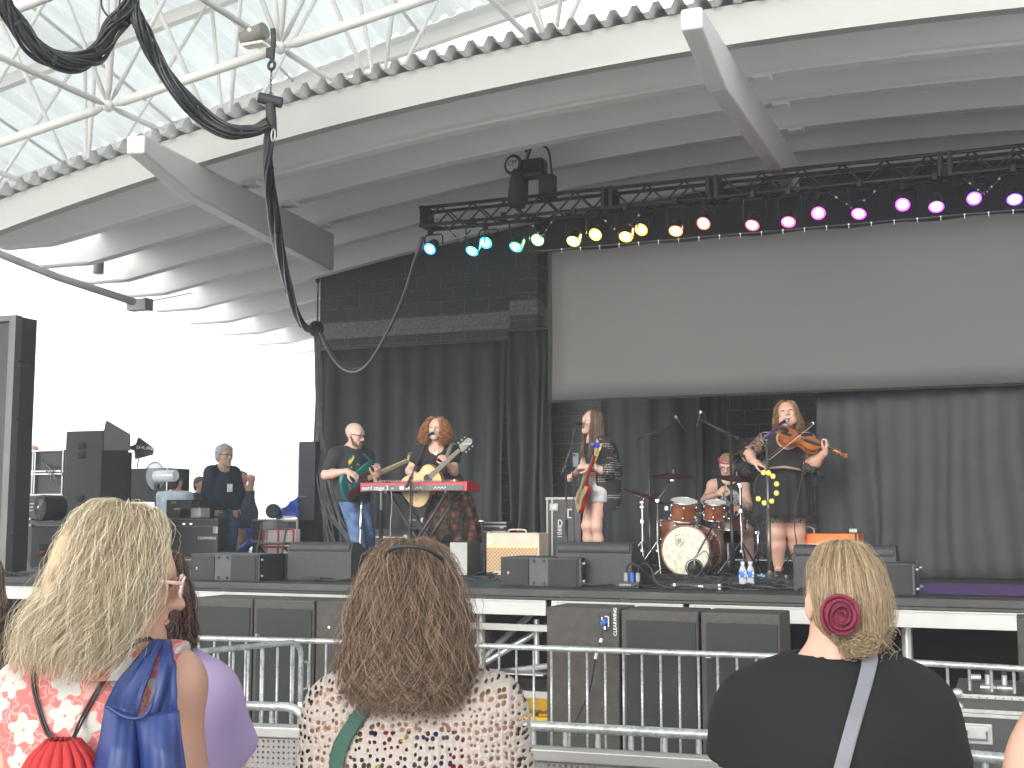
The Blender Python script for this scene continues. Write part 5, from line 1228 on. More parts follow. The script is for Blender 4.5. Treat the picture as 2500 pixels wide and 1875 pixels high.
# ---- hair as real strands
def hairmat(name, c0, c1, rough=.42, spec=.35, streak=None):
    m, g = newmat(name, rough); at = g.new('ShaderNodeAttribute'); at.attribute_name = 'hc'
    rp = g.new('ShaderNodeValToRGB'); rp.color_ramp.elements[0].color = (*c0, 1); rp.color_ramp.elements[1].color = (*c1, 1)
    if streak: e = rp.color_ramp.elements.new(.5); e.color = (*streak, 1)
    g.l.new(at.outputs['Fac'], rp.inputs[0]); g.l.new(rp.outputs[0], g.b.inputs['Base Color']); g.b.inputs['Specular IOR Level'].default_value = spec
    return m
def strands(name, P, w, mat, parent, col=None, flat=False, seed=0, label=None):
    "P: (N, M, 3) strand points, w: (M,) or scalar radius profile"
    N, Mm = P.shape[:2]; rg = np.random.RandomState(seed)
    T = np.zeros_like(P); T[:, 1:-1] = P[:, 2:]-P[:, :-2]; T[:, 0] = P[:, 1]-P[:, 0]; T[:, -1] = P[:, -1]-P[:, -2]; T /= np.linalg.norm(T, axis=2, keepdims=True)+1e-9
    ref = rg.normal(size=(N, 1, 3)); A = np.cross(T, ref); A /= np.linalg.norm(A, axis=2, keepdims=True)+1e-9; B_ = np.cross(T, A)
    w = np.broadcast_to(np.asarray(w), (Mm,)); wv = w[None, :, None]*rg.uniform(.7, 1.3, (N, 1, 1))
    V_ = np.stack([P+wv*(A*math.cos(t)+B_*math.sin(t)) for t in (0, 2.094, 4.189)], 2)     # N,M,3,3
    o0 = wloc(parent); vs = (V_-o0).reshape(-1, 3)
    base = (np.arange(N)[:, None]*Mm+np.arange(Mm-1)[None])[..., None]*3
    q = []
    for k in range(3):
        k2 = (k+1) % 3; q.append(np.concatenate([base+k, base+k2, base+3+k2, base+3+k], -1).reshape(-1, 4))
    Q = np.concatenate(q)
    me = bpy.data.meshes.new(name); me.vertices.add(len(vs)); me.vertices.foreach_set('co', vs.ravel())
    me.loops.add(len(Q)*4); me.loops.foreach_set('vertex_index', Q.ravel().astype(np.int32)); me.polygons.add(len(Q)); me.polygons.foreach_set('loop_start', np.arange(0, len(Q)*4, 4, dtype=np.int32)); me.update(calc_edges=True)
    c = rg.uniform(0, 1, N) if col is None else col
    cc = np.repeat(np.asarray(c), Mm*3); at = me.color_attributes.new('hc', 'FLOAT_COLOR', 'POINT'); at.data.foreach_set('color', np.stack([cc, cc, cc, np.ones_like(cc)], 1).ravel())
    o = mkobj(name, me, parent, mat, smooth=True)
    if label: o['label'] = label
    return o
def flow_hair(name, c, fr, prof, mat, parent, n=3000, m=14, face=0., a0=0., curl=0., cfreq=20., clump=0, r=.0012, seed=0, droop=None, jag=.06, inner=.78, lat=0., part_x=0., frizz=0., sx=1., wave=0., label=None, tip=.25, backonly=False):
    """hair flowing from the crown over an envelope.  prof: list of (t, radius_side, radius_depth, height, forward shift) down the head frame's up axis;
    face: half angle of the open face window (radians about forward), a0 height below which hair is excluded in the window"""
    r_, f_, u_ = fr; rg = np.random.RandomState(seed); pf = np.array(prof, float)
    th = rg.uniform(-math.pi, math.pi, n)           # azimuth: 0 = forward
    nc = clump or n; cid = rg.randint(0, nc, n); cth = rg.uniform(-math.pi, math.pi, nc); 
    if clump: th = cth[cid]+rg.normal(0, .04, n)
    # push strands out of the face window
    th = (th+math.pi) % (2*math.pi)-math.pi
    if face:
        s = np.sign(th)+(th == 0); th = s*(face+(math.pi-face)*np.abs(th)/math.pi)
    t = np.linspace(0, 1, m); L = 1-jag*rg.uniform(0, 1, n)-.04*rg.uniform(0, 1, nc)[cid]
    T = t[None]*L[:, None]
    rs = np.interp(T, pf[:, 0], pf[:, 1]); rd = np.interp(T, pf[:, 0], pf[:, 2]); hh = np.interp(T, pf[:, 0], pf[:, 3]); fs = np.interp(T, pf[:, 0], pf[:, 4])
    shell = (inner+(1.03-inner)*rg.uniform(0, 1, n)**.6)[:, None]; shell = 1-(1-shell)*np.minimum(1, T*3)
    thv = th[:, None]+wave*np.sin(T*9+cid[:, None]*1.7)*T
    if face:
        k = np.clip((T-.0)*6, 0, 1); thv = thv*k+(1-k)*(th[:, None]/face*.0+np.sign(th)[:, None]*np.abs(th)[:, None])
    x = rs*shell*np.sin(thv)*sx+lat*T**2; y = rd*shell*np.cos(thv)+fs; z = hh+rg.normal(0, .003, n)[:, None]
    P = c+x[..., None]*r_+y[..., None]*f_+z[..., None]*u_
    if curl:
        ph = rg.uniform(0, 6.28, nc)[cid][:, None]+rg.normal(0, .18, n)[:, None]; fq = cfreq*rg.uniform(.75, 1.25, nc)[cid][:, None]; am = curl*np.minimum(1.35, .15+T*1.5)*rg.uniform(.6, 1.3, n)[:, None]
        out = np.sin(thv)[..., None]*r_+np.cos(thv)[..., None]*f_; tan = np.cos(thv)[..., None]*r_-np.sin(thv)[..., None]*f_
        hnd = rg.choice([-1., 1.], nc)[cid][:, None]; P = P+(am*np.cos(T*fq+ph))[..., None]*tan*hnd[..., None]+(am*.8*np.sin(T*fq+ph))[..., None]*out+(am*.4*np.sin(T*fq*1.1+ph+1))[..., None]*u_
    if frizz: P = P+np.cumsum(rg.normal(0, frizz, P.shape), 1)
    w = r*np.interp(t, [0, .15, .8, 1], [.8, 1, .9, tip])
    hc = np.clip(.5+.36*rg.normal(size=nc)[cid]+.2*rg.normal(size=n), 0, 1)
    return strands(name, P, w, mat, parent, hc, seed=seed, label=label)
# ================================================================ PERFORMERS
def Q_(d0): return lambda x, y, dd=0.: pd(x, y, d0+dd)
def torso(J, b, sleeves=0., hips=True):
    B_ = dict(up=.048, ch=(.155, .11, .16), wa=(.135, .10, .13), pe=(.165, .12, .13), sh=.062, nk=.056); B_.update(b)
    ud = nrm(J['nk']-J['pl']); sd = nrm(J['sr']-J['sl']); ax = np.array([sd, np.cross(ud, sd), ud])
    pr = [elp(J['ch'], B_['ch'], ax, .06), elp(J['ch']*.45+J['pl']*.55, B_['wa'], ax, .08), cap(J['sl'], J['nk'], B_['sh']*.95, B_['nk']*.9, .05), cap(J['sr'], J['nk'], B_['sh']*.95, B_['nk']*.9, .05),
          elp(J['sl'], V(1, 1, 1)*B_['sh'], None, .05), elp(J['sr'], V(1, 1, 1)*B_['sh'], None, .05)]
    if hips: pr.append(elp(J['pl'], B_['pe'], ax, .06))
    if sleeves:
        for s in 'lr':
            e = J['s'+s]+(J['e'+s]-J['s'+s])*sleeves; pr.append(cap(J['s'+s], e, B_['up']*1.15, B_['up']*1.18, .03))
    return pr
def armcuts(J, fr):
    return []
def ring_cloth(name, rows, mat, parent, thick=.004):
    "rows: list of (centre, ax, ay, rx, ry, folds, amp, phase)"
    n = 96; P = []
    for c, ax, ay, rx, ry, k, am, ph in rows:
        P.append([c+ax*(rx+am*math.cos(k*t+ph)+am*.5*math.cos((k*1.7)*t+1.3*ph))*math.cos(t)+ay*(ry+am*math.cos(k*t+ph))*math.sin(t) for t in np.linspace(0, 2*math.pi, n)])
    return part(name, MB().grid(P), mat, parent, smooth=True, thick=thick)
def person(label, base): return thing('person', label, 'person', V(base[0], base[1], base[2]))
def shoes(J, par, mat, s=1.):
    for k in 'lr':
        a, t = J['a'+k], J['t'+k]; g_ = V(a[0], a[1], DECK+.045); t2 = V(t[0], t[1], DECK+.035); d = nrm(t2-g_)
        v = sdf_mesh([cap(g_-d*.045*s, t2, .042*s, .034*s, .03), cap(g_+UP*.05, g_, .042*s, .045*s, .03)], .007, cuts=[(V(0, 0, DECK+.003), -UP)])
        qobj('shoe', v, mat, par)
def sleeve_disp(a, seed): return folds(a, 22, seed)
RES = .0072
# ---------------- bassist
q = Q_(13.65); J = dict(nk=q(857, 1097), hd=q(866, 1062, -.02), sr=q(819, 1112, -.12), sl=q(893, 1115, .13), er=q(795, 1160, -.22), wr=q(848, 1150, -.32), el=q(915, 1172, .05), wl=q(922, 1160, -.10), ch=q(855, 1130, .0), pl=q(862, 1212, .02),
    hr=q(850, 1220, -.05), hl=q(880, 1220, .08), kr=q(872, 1300, -.08), kl=q(898, 1302, .10), ar=q(882, 1384, -.02), al=q(902, 1380, .14), tr=q(905, 1391, -.12), tl=q(926, 1388, .02))
b = dict(up=.056, fo=.046, wr=.030, ch=(.185, .135, .19), wa=(.175, .15, .15), pe=(.165, .13, .12), sh=.068, nk=.062, th=.095, kn=.065)
bs = person('bald bearded man in black tee and jeans playing a teal bass guitar', V(*J['pl'][:2], DECK))
hf = headframe(RT*.86-FR*.42-UP*.22, UP-RT*.12+RT*.1); hp, hs2 = head_prims(J['hd'], hf, 1.10, fat=.006)
hnds = hand_prims(J['wr'], RT*.85-FR*.1-UP*.45, -FR*.6+UP*.7, 1.05, curls=(.6, .7, .75, .6), thumb=1) + hand_prims(J['wl'], RT*.05-FR*.55+UP*.55, -FR*.8+RT*.5, 1.1, curls=(1.0, 1.0, .95, .9), thumb=-1)
qobj('body', sdf_mesh(body_prims(J, b)+hp+hnds, RES, subs=hs2), sk1, bs)
face_parts(J['hd'], hf, bs, 1.10)
r_, f_, u_ = hf; hc = J['hd']; s_ = 1.1; P = lambda x, y, z: hc+(r_*x+f_*y+u_*z)*s_
beard = [cap(P(sx*.072, .012, -.03), P(sx*.05, .05, -.085), .012, .018, .02) for sx in (-1, 1)]+[cap(P(sx*.05, .05, -.085), P(0, .084, -.108), .018, .022, .02) for sx in (-1, 1)]+[cap(P(-.022, .098, -.05), P(.022, .098, -.05), .007, k=.01)]+[cap(P(sx*.026, .096, -.052), P(sx*.02, .088, -.085), .008, k=.012) for sx in (-1, 1)]
qobj('beard', sdf_mesh(beard, .0055, disp=folds(.002, 160, 3)), M('beard_brown', (.16, .10, .07), .9, bump=1, bscale=300), bs)
gl = bs
for sx in (-1, 1):
    part('glasses_rim', MB().tube([P(sx*.033+.023*math.cos(t), .106, .004+.016*math.sin(t)) for t in np.linspace(0, 6.283, 17)], .0035, 5), rub, bs, smooth=True)
    part('glasses_arm', MB().tube([P(sx*.056, .104, .008), P(sx*.078, .03, .008), P(sx*.084, -.02, .0)], .004, 5), rub, bs)
shirtm, g = newmat('bass_tee', .85); tc = g.new('ShaderNodeTexCoord'); ox = np.asarray(q(874, 1128, -.2))-V(*bs.location)
vm = g.new('ShaderNodeVectorMath', operation='DISTANCE'); g.l.new(tc.outputs['Object'], vm.inputs[0]); vm.inputs[1].default_value = tuple(ox)
nz = g.new('ShaderNodeTexNoise'); nz.inputs['Scale'].default_value = 16; nz.inputs['Detail'].default_value = 3; g.l.new(tc.outputs['Object'], nz.inputs['Vector'])
rp = g.new('ShaderNodeValToRGB'); rp.color_ramp.interpolation = 'CONSTANT'; E_ = rp.color_ramp.elements; E_[0].color = (.022, .024, .027, 1); E_[1].position = .60; E_[1].color = (.75, .12, .04, 1)
e = E_.new(.53); e.color = (.05, .16, .06, 1); e = E_.new(.57); e.color = (.35, .75, .08, 1); e = E_.new(.66); e.color = (.8, .5, .1, 1)
g.l.new(nz.outputs['Fac'], rp.inputs[0]); msk = g.math('LESS_THAN', vm.outputs['Value'], .115); c_ = g.mix(msk, (.022, .024, .027), rp.outputs[0]); g.l.new(c_, g.b.inputs['Base Color'])
JJ = dict(J); sp_ = torso(J, b, .62)
qobj('tee_shirt', sdf_mesh(sp_+[cap(J['pl']-UP*.02, J['pl']+UP*.06, .16, .16, .08)], RES, cuts=[(J['nk']+UP*.035, UP), (J['pl']-UP*.06, -UP)], subs=[elp(J['nk']+UP*.035+hf[1]*.02, (.088, .088, .05), None, .01)], disp=folds(.006, 20, 1), grow=.014), shirtm, bs)
leg = [elp(J['pl'], V(.16, .125, .10), None, .05)]+[x for s in 'lr' for x in limb([J['h'+s], J['k'+s], J['a'+s]-UP*.01], [.098, .078, .062])]
qobj('jeans', sdf_mesh(leg, RES, cuts=[(J['pl']+UP*.06, UP)], disp=folds(.007, 24, 2), grow=.006), denim, bs)
shoes(J, bs, M('shoe_dark', (.05, .05, .05), .6)); JB = J
part('guitar_strap', MB().tube([q(887, 1108, -.18), q(905, 1125, -.24), q(911, 1134, -.28)], .016, 6), rub, bs)
# ---------------- curly haired singer
q = Q_(13.3); J = dict(nk=q(1066, 1093), hd=q(1064, 1048, -.02), sr=q(1026, 1103, -.02), sl=q(1108, 1101, .0), er=q(1000, 1150, -.06), wr=q(1013, 1158, -.27), el=q(1109, 1152, -.12), wl=q(1093, 1133, -.30), ch=q(1068, 1122), pl=q(1090, 1186, .02),
    hr=q(1076, 1195), hl=q(1108, 1195), kr=q(1082, 1300, -.03), kl=q(1112, 1300), ar=q(1090, 1378, .03), al=q(1106, 1380, .1), tr=q(1078, 1394, -.15), tl=q(1112, 1393, -.12))
b = dict(up=.050, fo=.040, ch=(.165, .12, .16), wa=(.145, .115, .13), pe=(.175, .135, .12))
cs_ = person('curly auburn haired woman in black top and floral skirt singing with acoustic guitar', V(*J['pl'][:2], DECK))
hf = headframe(-FR*.93-RT*.12+UP*.12, UP+RT*.04); hp, hs2 = head_prims(J['hd'], hf, 1.02, open_=.008)
hnds = hand_prims(J['wr'], RT*.9-FR*.1-UP*.25, -FR*.75+UP*.5, .95, curls=(.9, .9, .8, .6), thumb=1)+hand_prims(J['wl'], -RT*.55+UP*.75-FR*.15, -FR*.55+RT*.5, .95, curls=(1.0, .95, .9, .85), thumb=-1)
qobj('body', sdf_mesh(body_prims(J, b)+hp+hnds, RES, subs=hs2), sk1, cs_)
face_parts(J['hd'], hf, cs_, 1.02, open_=.008, closed=True, brow=M('brow_auburn', (.22, .09, .045), .8))
qobj('top', sdf_mesh(torso(J, b, .42), RES, cuts=[(J['nk']+UP*.03, UP), (J['pl']-UP*.03, -UP)], subs=[elp(J['nk']-FR*.07-UP*.0, (.085, .10, .085), None, .01)], disp=folds(.005, 22, 4), grow=.012), blackcl, cs_)
skm, g = newmat('skirt_floral', .9); tc = g.new('ShaderNodeTexCoord')
vo = g.new('ShaderNodeTexVoronoi'); vo.inputs['Scale'].default_value = 15; vo.inputs['Randomness'].default_value = .9; nz = g.new('ShaderNodeTexNoise'); nz.inputs['Scale'].default_value = 40; nz.inputs['Detail'].default_value = 4
g.l.new(tc.outputs['Object'], vo.inputs['Vector']); g.l.new(tc.outputs['Object'], nz.inputs['Vector'])
v_ = g.math('ADD', vo.outputs['Distance'], g.math('MULTIPLY', g.math('SUBTRACT', nz.outputs['Fac'], .5), .38))
rp = g.new('ShaderNodeValToRGB'); E_ = rp.color_ramp.elements; E_[0].color = (.16, .03, .02, 1); E_[1].position = .58; E_[1].color = (.018, .014, .014, 1)
for p_, c_ in ((.13, (.30, .085, .045)), (.2, (.13, .025, .018)), (.27, (.28, .08, .045)), (.36, (.10, .02, .015)), (.43, (.02, .015, .015)), (.49, (.10, .075, .045))): e = E_.new(p_); e.color = (*c_, 1)
g.l.new(v_, rp.inputs[0]); g.l.new(rp.outputs[0], g.b.inputs['Base Color'])
rows = []
for i in range(16):
    t = i/15; c = q(1100+2*t, 1166+t*157, .02); w = .125+.215*t**.75
    if t > .93: w -= .02
    rows.append((c-UP*.03*(t > .5)*(t-.5)*math.sin(1), RT, FR, w, w*.85, 11, .004+.022*t, .6))
sk_ = ring_cloth('skirt', rows, skm, cs_)
shoes(J, cs_, M('shoe_dark', (.05, .05, .05), .6)); JC = J
hm_a = hairmat('hair_auburn', (.13, .04, .018), (.74, .38, .18), streak=(.38, .15, .06))
pf = [(0, .02, .02, .125, -.01), (.1, .07, .08, .118, -.012), (.25, .112, .115, .07, -.02), (.45, .145, .12, .0, -.02), (.7, .155, .12, -.09, -.01), (.9, .125, .11, -.16, .0), (1, .10, .10, -.19, .01)]
qobj('hair_mass', sdf_mesh([elp(J['hd']-hf[1]*.04+UP*.02, (.10, .085, .11), np.array(hf), .03), elp(J['hd']-hf[1]*.05-UP*.06, (.105, .06, .10), np.array(hf), .04)], .008, disp=folds(.006, 60, 3)), M('hair_auburn_mass', (.20, .07, .03), .8), cs_)
flow_hair('hair', J['hd'], hf, pf, hm_a, cs_, n=2300, m=30, face=.72, curl=.022, cfreq=34, clump=150, r=.0019, seed=3, jag=.35, inner=.66, frizz=.003)
part('necklace', MB().tube([q(1058, 1092, -.13), q(1062, 1102, -.155), q(1064, 1106, -.16), q(1068, 1100, -.155), q(1072, 1092, -.13)], .0022, 5), chrome, cs_)
part('pendant', MB().lathe([(.014, 0), (.014, .003)], q(1064, 1108, -.165), -FR, 14), chrome, cs_)
# ---------------- dark haired guitarist, side on
q = Q_(12.85); J = dict(nk=q(1450, 1070), hd=q(1444, 1030), sl=q(1476, 1083, -.14), sr=q(1436, 1084, .14), el=q(1482, 1150, -.20), wl=q(1440, 1140, -.26), er=q(1424, 1140, .10), wr=q(1405, 1155, -.08), ch=q(1456, 1105), pl=q(1458, 1186),
    hl=q(1464, 1200, -.07), hr=q(1450, 1200, .07), kl=q(1456, 1284, -.07), kr=q(1434, 1284, .04), al=q(1466, 1375, .0), ar=q(1442, 1374, .08), tl=q(1440, 1392, -.10), tr=q(1418, 1392, -.04))
b = dict(up=.046, fo=.038, ch=(.145, .105, .15), wa=(.12, .095, .12), pe=(.15, .12, .11), th=.088, kn=.056, ca=.056)
gt = person('long dark haired woman in black cardigan and pale shorts singing side on', V(*J['pl'][:2], DECK))
hf = headframe(-RT*.86-FR*.42+UP*.12, UP+RT*.06); hp, hs2 = head_prims(J['hd'], hf, 1.0, open_=.016)
hnds = hand_prims(J['wl'], -RT*.85-FR*.15+UP*.12, -FR*.8+UP*.45, .95, curls=(1.1, 1.05, 1, .9), thumb=-1)+hand_prims(J['wr'], -RT*.6-UP*.25-FR*.5, -FR*.3-RT*.5+UP*.4, .95, curls=(1.1, 1.0, .9, .8), thumb=1)
qobj('body', sdf_mesh(body_prims(J, b)+hp+hnds, RES, subs=hs2), sk1, gt)
face_parts(J['hd'], hf, gt, 1.0, open_=.016, closed=True)
qobj('top', sdf_mesh(torso(J, b, 0, hips=False), RES, cuts=[(J['nk']-UP*.05, UP), (q(1455, 1153), -UP)], grow=.009, disp=folds(.003, 25, 2)), blackcl, gt)
shm_ = M('shorts_pale', (.50, .50, .51), .8, var=.3, scale=14, bump=.4, bscale=40)
qobj('shorts', sdf_mesh([elp(J['pl']+UP*.02, (.145, .12, .12), None, .04), cap(J['hl'], J['hl']*.6+J['kl']*.4, .098, .10, .03), cap(J['hr'], J['hr']*.6+J['kr']*.4, .098, .10, .03)], RES, cuts=[(q(1455, 1164), UP), (q(1455, 1226), -UP)], disp=folds(.006, 30, 7), grow=.008), shm_, gt)
cdm, g = newmat('cardigan_black', .9); tc = g.new('ShaderNodeTexCoord'); x_, y_, z_ = g.sep(tc.outputs['Object'])
g.b.inputs['Base Color'].default_value = (.022, .021, .023, 1)
u = g.math('SUBTRACT', g.math('FRACT', g.math('MULTIPLY', g.math('ADD', x_, y_), 42)), .5); v = g.math('SUBTRACT', g.math('FRACT', g.math('MULTIPLY', z_, 42)), .5)
rr = g.math('SQRT', g.math('ADD', g.math('MULTIPLY', u, u), g.math('MULTIPLY', v, v)))
nz = g.new('ShaderNodeTexNoise'); nz.inputs['Scale'].default_value = 7; mp = g.new('ShaderNodeMapping'); mp.inputs['Scale'].default_value = (.6, .6, 2.2); g.l.new(tc.outputs['Object'], mp.inputs[0]); g.l.new(mp.outputs[0], nz.inputs['Vector'])
hole = g.math('MULTIPLY', g.math('LESS_THAN', rr, .27), g.math('GREATER_THAN', nz.outputs['Fac'], .54)); g.l.new(g.mix(hole, (.022, .021, .023), (.42, .38, .35)), g.b.inputs['Base Color'])
card = torso(J, dict(ch=(.16, .12, .17), wa=(.15, .13, .14), sh=.066, up=.062), .0)+limb([J['sl'], J['el']*.93+J['sl']*.07], [.062, .078])+limb([J['sr'], J['er']*.93+J['sr']*.07], [.06, .072])+[cap(q(1480, 1100), q(1486, 1150), .115, .12, .08), cap(q(1486, 1150), q(1483, 1236), .12, .135, .08)]
qobj('cardigan', sdf_mesh(card, RES, cuts=[(J['nk']+UP*.02, UP), (q(1478, 1252), -UP*.9+RT*.3), (q(1454, 1150, -.1), -RT*.96-FR*.25)], disp=folds(.009, 16, 5), grow=.006), cdm, gt)
qobj('sleeve', sdf_mesh(limb([J['sl'], J['el']*.97+J['sl']*.03-RT*.005], [.066, .086]), RES, cuts=[(J['el']-RT*.035-UP*.0, nrm(J['wl']-J['el']))], disp=folds(.006, 26, 6), grow=.004), cdm, gt)
part('watch', MB().tube([J['wl']+RT*.045-UP*.0, J['wl']+RT*.065], .036, 14), M('watch_white', (.75, .75, .72), .4), gt, smooth='auto')
hm_b = hairmat('hair_dark_brown', (.05, .03, .02), (.24, .155, .105), streak=(.12, .075, .05))
pf = [(0, .015, .02, .122, 0), (.08, .07, .08, .112, -.01), (.2, .092, .105, .05, -.022), (.4, .10, .115, -.08, -.04), (.7, .12, .12, -.25, -.05), (1, .13, .11, -.42, -.04)]
qobj('hair_mass', sdf_mesh([elp(J['hd']-hf[1]*.035+hf[2]*.02, (.086, .085, .10), np.array(hf), .03), cap(J['hd']-hf[1]*.065, J['hd']-hf[1]*.085-UP*.2, .075, .06, .04)], .008), M('hair_dark_mass', (.07, .045, .032), .7), gt)
flow_hair('hair', J['hd'], hf, pf, hm_b, gt, n=2600, m=16, face=.72, r=.0016, seed=5, jag=.3, inner=.72, clump=300, curl=.004, cfreq=9, frizz=.0006)
shoes(J, gt, M('boot_mustard', (.35, .28, .06), .6)); JG = J
# ---------------- violinist
q = Q_(12.2); J = dict(nk=q(1917, 1062), hd=q(1921, 1012, -.04), sr=q(1868, 1078, 0), sl=q(1970, 1078, .02), er=q(1823, 1108, -.10), wr=q(1840, 1127, -.30), el=q(1978, 1138, -.16), wl=q(2012, 1106, -.32), ch=q(1920, 1100), pl=q(1915, 1192, .02),
    hr=q(1893, 1205), hl=q(1942, 1205), kr=q(1895, 1300, -.02), kl=q(1943, 1302, .0), ar=q(1901, 1386, .03), al=q(1950, 1384, .10), tr=q(1893, 1404, -.15), tl=q(1955, 1402, -.08))
b = dict(up=.070, fo=.056, wr=.034, ch=(.215, .16, .19), wa=(.225, .18, .16), pe=(.255, .19, .17), sh=.082, nk=.075, th=.125, kn=.085, ca=.085, an=.045)
vl = person('woman in black lace dress singing while playing violin', V(*J['pl'][:2], DECK))
hf = headframe(-FR*.92-RT*.2+UP*.22, UP*1-RT*.10); hp, hs2 = head_prims(J['hd'], hf, 1.10, fat=.016, jaw=1.25, open_=.014)
hnds = hand_prims(J['wr'], RT*.85-FR*.3-UP*.3, -FR*.5+UP*.75, 1., curls=(.65, .6, .55, .5), thumb=1)+hand_prims(J['wl'], RT*.35+UP*.85-FR*.15, RT*.7-FR*.45-UP*.2, 1.02, curls=(1.05, 1., .95, .9), thumb=-1)
qobj('body', sdf_mesh(body_prims(J, b)+hp+hnds, RES, subs=hs2), sk3, vl)
face_parts(J['hd'], hf, vl, 1.10, open_=.014)
dress = torso(J, b)
qobj('dress', sdf_mesh(dress, .008, cuts=[(J['nk']+UP*.02, UP), (q(1915, 1175), -UP), (J['sr']-RT*.045, -RT), (J['sl']+RT*.045, RT)], subs=[elp(J['nk']-FR*.11-UP*.03, (.11, .14, .125), None, .01)], disp=folds(.009, 17, 8), grow=.014), blackcl, vl)
rows = []
for i in range(12):
    t = i/11; rows.append((q(1913, 1152+t*110, .02), RT, FR, .252+.042*t**.6, .205+.035*t, 15, .003+.012*t, .4))
ring_cloth('skirt', rows, blackcl, vl)
lace, g = newmat('black_lace', .9); tc = g.new('ShaderNodeTexCoord'); vo = g.new('ShaderNodeTexVoronoi'); vo.feature = 'DISTANCE_TO_EDGE'; vo.inputs['Scale'].default_value = 22; g.l.new(tc.outputs['Object'], vo.inputs['Vector'])
v2 = g.new('ShaderNodeTexVoronoi'); v2.inputs['Scale'].default_value = 13; g.l.new(tc.outputs['Object'], v2.inputs['Vector'])
g.b.inputs['Base Color'].default_value = (.02, .02, .02, 1)
op = g.math('MAXIMUM', g.math('LESS_THAN', vo.outputs['Distance'], .05), g.math('LESS_THAN', v2.outputs['Distance'], .30)); op = g.math('MAXIMUM', op, .28)
tb_ = g.new('ShaderNodeBsdfTransparent'); mx = g.new('ShaderNodeMixShader'); g.l.new(op, mx.inputs[0]); g.l.new(tb_.outputs[0], mx.inputs[1]); g.l.new(g.b.outputs[0], mx.inputs[2]); g.l.new(mx.outputs[0], g.n['Material Output'].inputs[0])
rows = [(q(1912, 1260+t*17, .02), RT, FR, .305+.006*t, .25+.006*t, 15, .016, .4) for t in (0, .5, 1)]
ring_cloth('lace_hem', rows, lace, vl, thick=0)
for s in 'rl':
    e = J['s'+s]*.12+J['e'+s]*.88
    qobj('lace_sleeve', sdf_mesh(limb([J['s'+s], e], [.09, .10]), RES, cuts=[(e, nrm(J['e'+s]-J['s'+s]))], disp=folds(.005, 24, 3), grow=.003), lace, vl)
    c = e+(J['e'+s]-e)*.6-UP*.02; d = nrm(J['e'+s]-J['s'+s]); a_, b__, _ = frame(d)
    ring_cloth('sleeve_ruffle', [(c+d*.09*t-UP*.05*t, a_, b__, .088+.03*t, .088+.03*t, 9, .012*t, 1.) for t in (0, .33, .66, 1.)], lace if s == 'l' else blackcl, vl, thick=.002)
part('waist_sheer', MB().tube([q(1862, 1148, -.16), q(1885, 1142, -.24), q(1915, 1140, -.26), q(1950, 1146, -.22), q(1962, 1150, -.16)], [.004, .012, .014, .012, .004], 8), M('sheer_tan', (.30, .20, .17), .6), vl, smooth=True)
hm_c = hairmat('hair_light_brown', (.11, .06, .03), (.42, .26, .13), streak=(.24, .14, .07))
pf = [(0, .02, .02, .135, 0), (.1, .08, .085, .12, -.01), (.25, .108, .11, .06, -.03), (.5, .125, .11, -.03, -.04), (.8, .14, .10, -.13, -.03), (1, .13, .09, -.20, -.01)]
qobj('hair_mass', sdf_mesh([elp(J['hd']-hf[1]*.045+hf[2]*.03, (.10, .08, .105), np.array(hf), .03), elp(J['hd']-hf[1]*.07-UP*.07, (.11, .05, .10), np.array(hf), .03)], .008), M('hair_lb_mass', (.16, .09, .05), .7), vl)
flow_hair('hair', J['hd'], hf, pf, hm_c, vl, n=1800, m=22, face=.78, curl=.017, cfreq=18, clump=140, r=.0018, seed=8, jag=.42, inner=.7, frizz=.0012)
shoes(J, vl, M('shoe_dark', (.05, .05, .05), .6)); JV = J
part('tattoo', MB().tube([q(1995, 1122, -.285), q(2000, 1116, -.30), q(2002, 1111, -.31)], [.006, .003, .006], 6), M('ink', (.06, .07, .08), .7), vl)
# ---------------- drummer, seated
q = Q_(13.75); J = dict(nk=q(1778, 1172), hd=q(1776, 1138, -.06), sr=q(1742, 1187), sl=q(1814, 1189), er=q(1722, 1222, -.16), wr=q(1752, 1206, -.42), el=q(1828, 1236, -.14), wl=q(1800, 1240, -.42), ch=q(1778, 1212), pl=q(1780, 1290, .05),
    hr=q(1762, 1297), hl=q(1800, 1297), kr=q(1752, 1292, -.45), kl=q(1822, 1296, -.45), ar=q(1752, 1380, -.45), al=q(1834, 1376, -.40), tr=q(1748, 1394, -.6), tl=q(1838, 1392, -.55))
b = dict(up=.056, fo=.044, ch=(.185, .13, .18), wa=(.17, .14, .14), pe=(.18, .14, .12), sh=.068, nk=.06, th=.095, kn=.064, ca=.060)
dr = person('bearded drummer in black sleeveless shirt and glasses behind the kit', V(*J['pl'][:2], DECK))
hf = headframe(-FR*.86-RT*.32-UP*.35, UP*1-FR*.2); hp, hs2 = head_prims(J['hd'], hf, 1.06, fat=.004)
hnds = hand_prims(J['wr'], RT*.55-FR*.4+UP*.5, -FR*.4-RT*.6, 1., curl=1.2, thumb=1)+hand_prims(J['wl'], -RT*.55-FR*.5-UP*.2, -FR*.3+UP*.8, 1., curl=1.2, thumb=-1)
qobj('body', sdf_mesh(body_prims(J, b)+hp+hnds, RES, subs=hs2), sk1, dr); face_parts(J['hd'], hf, dr, 1.06)
r_, f_, u_ = hf; hc = J['hd']; s_ = 1.06; P = lambda x, y, z: hc+(r_*x+f_*y+u_*z)*s_
qobj('hair', sdf_mesh([elp(P(0, -.02, .05), V(.088, .105, .085)*s_, np.array(hf), .02)], .006, cuts=[(P(0, .07, .06), f_*.8-u_*.55)], disp=folds(.004, 90, 3)), M('hair_sandy', (.28, .17, .09), .7, var=.4, scale=60, bump=1, bscale=200), dr)
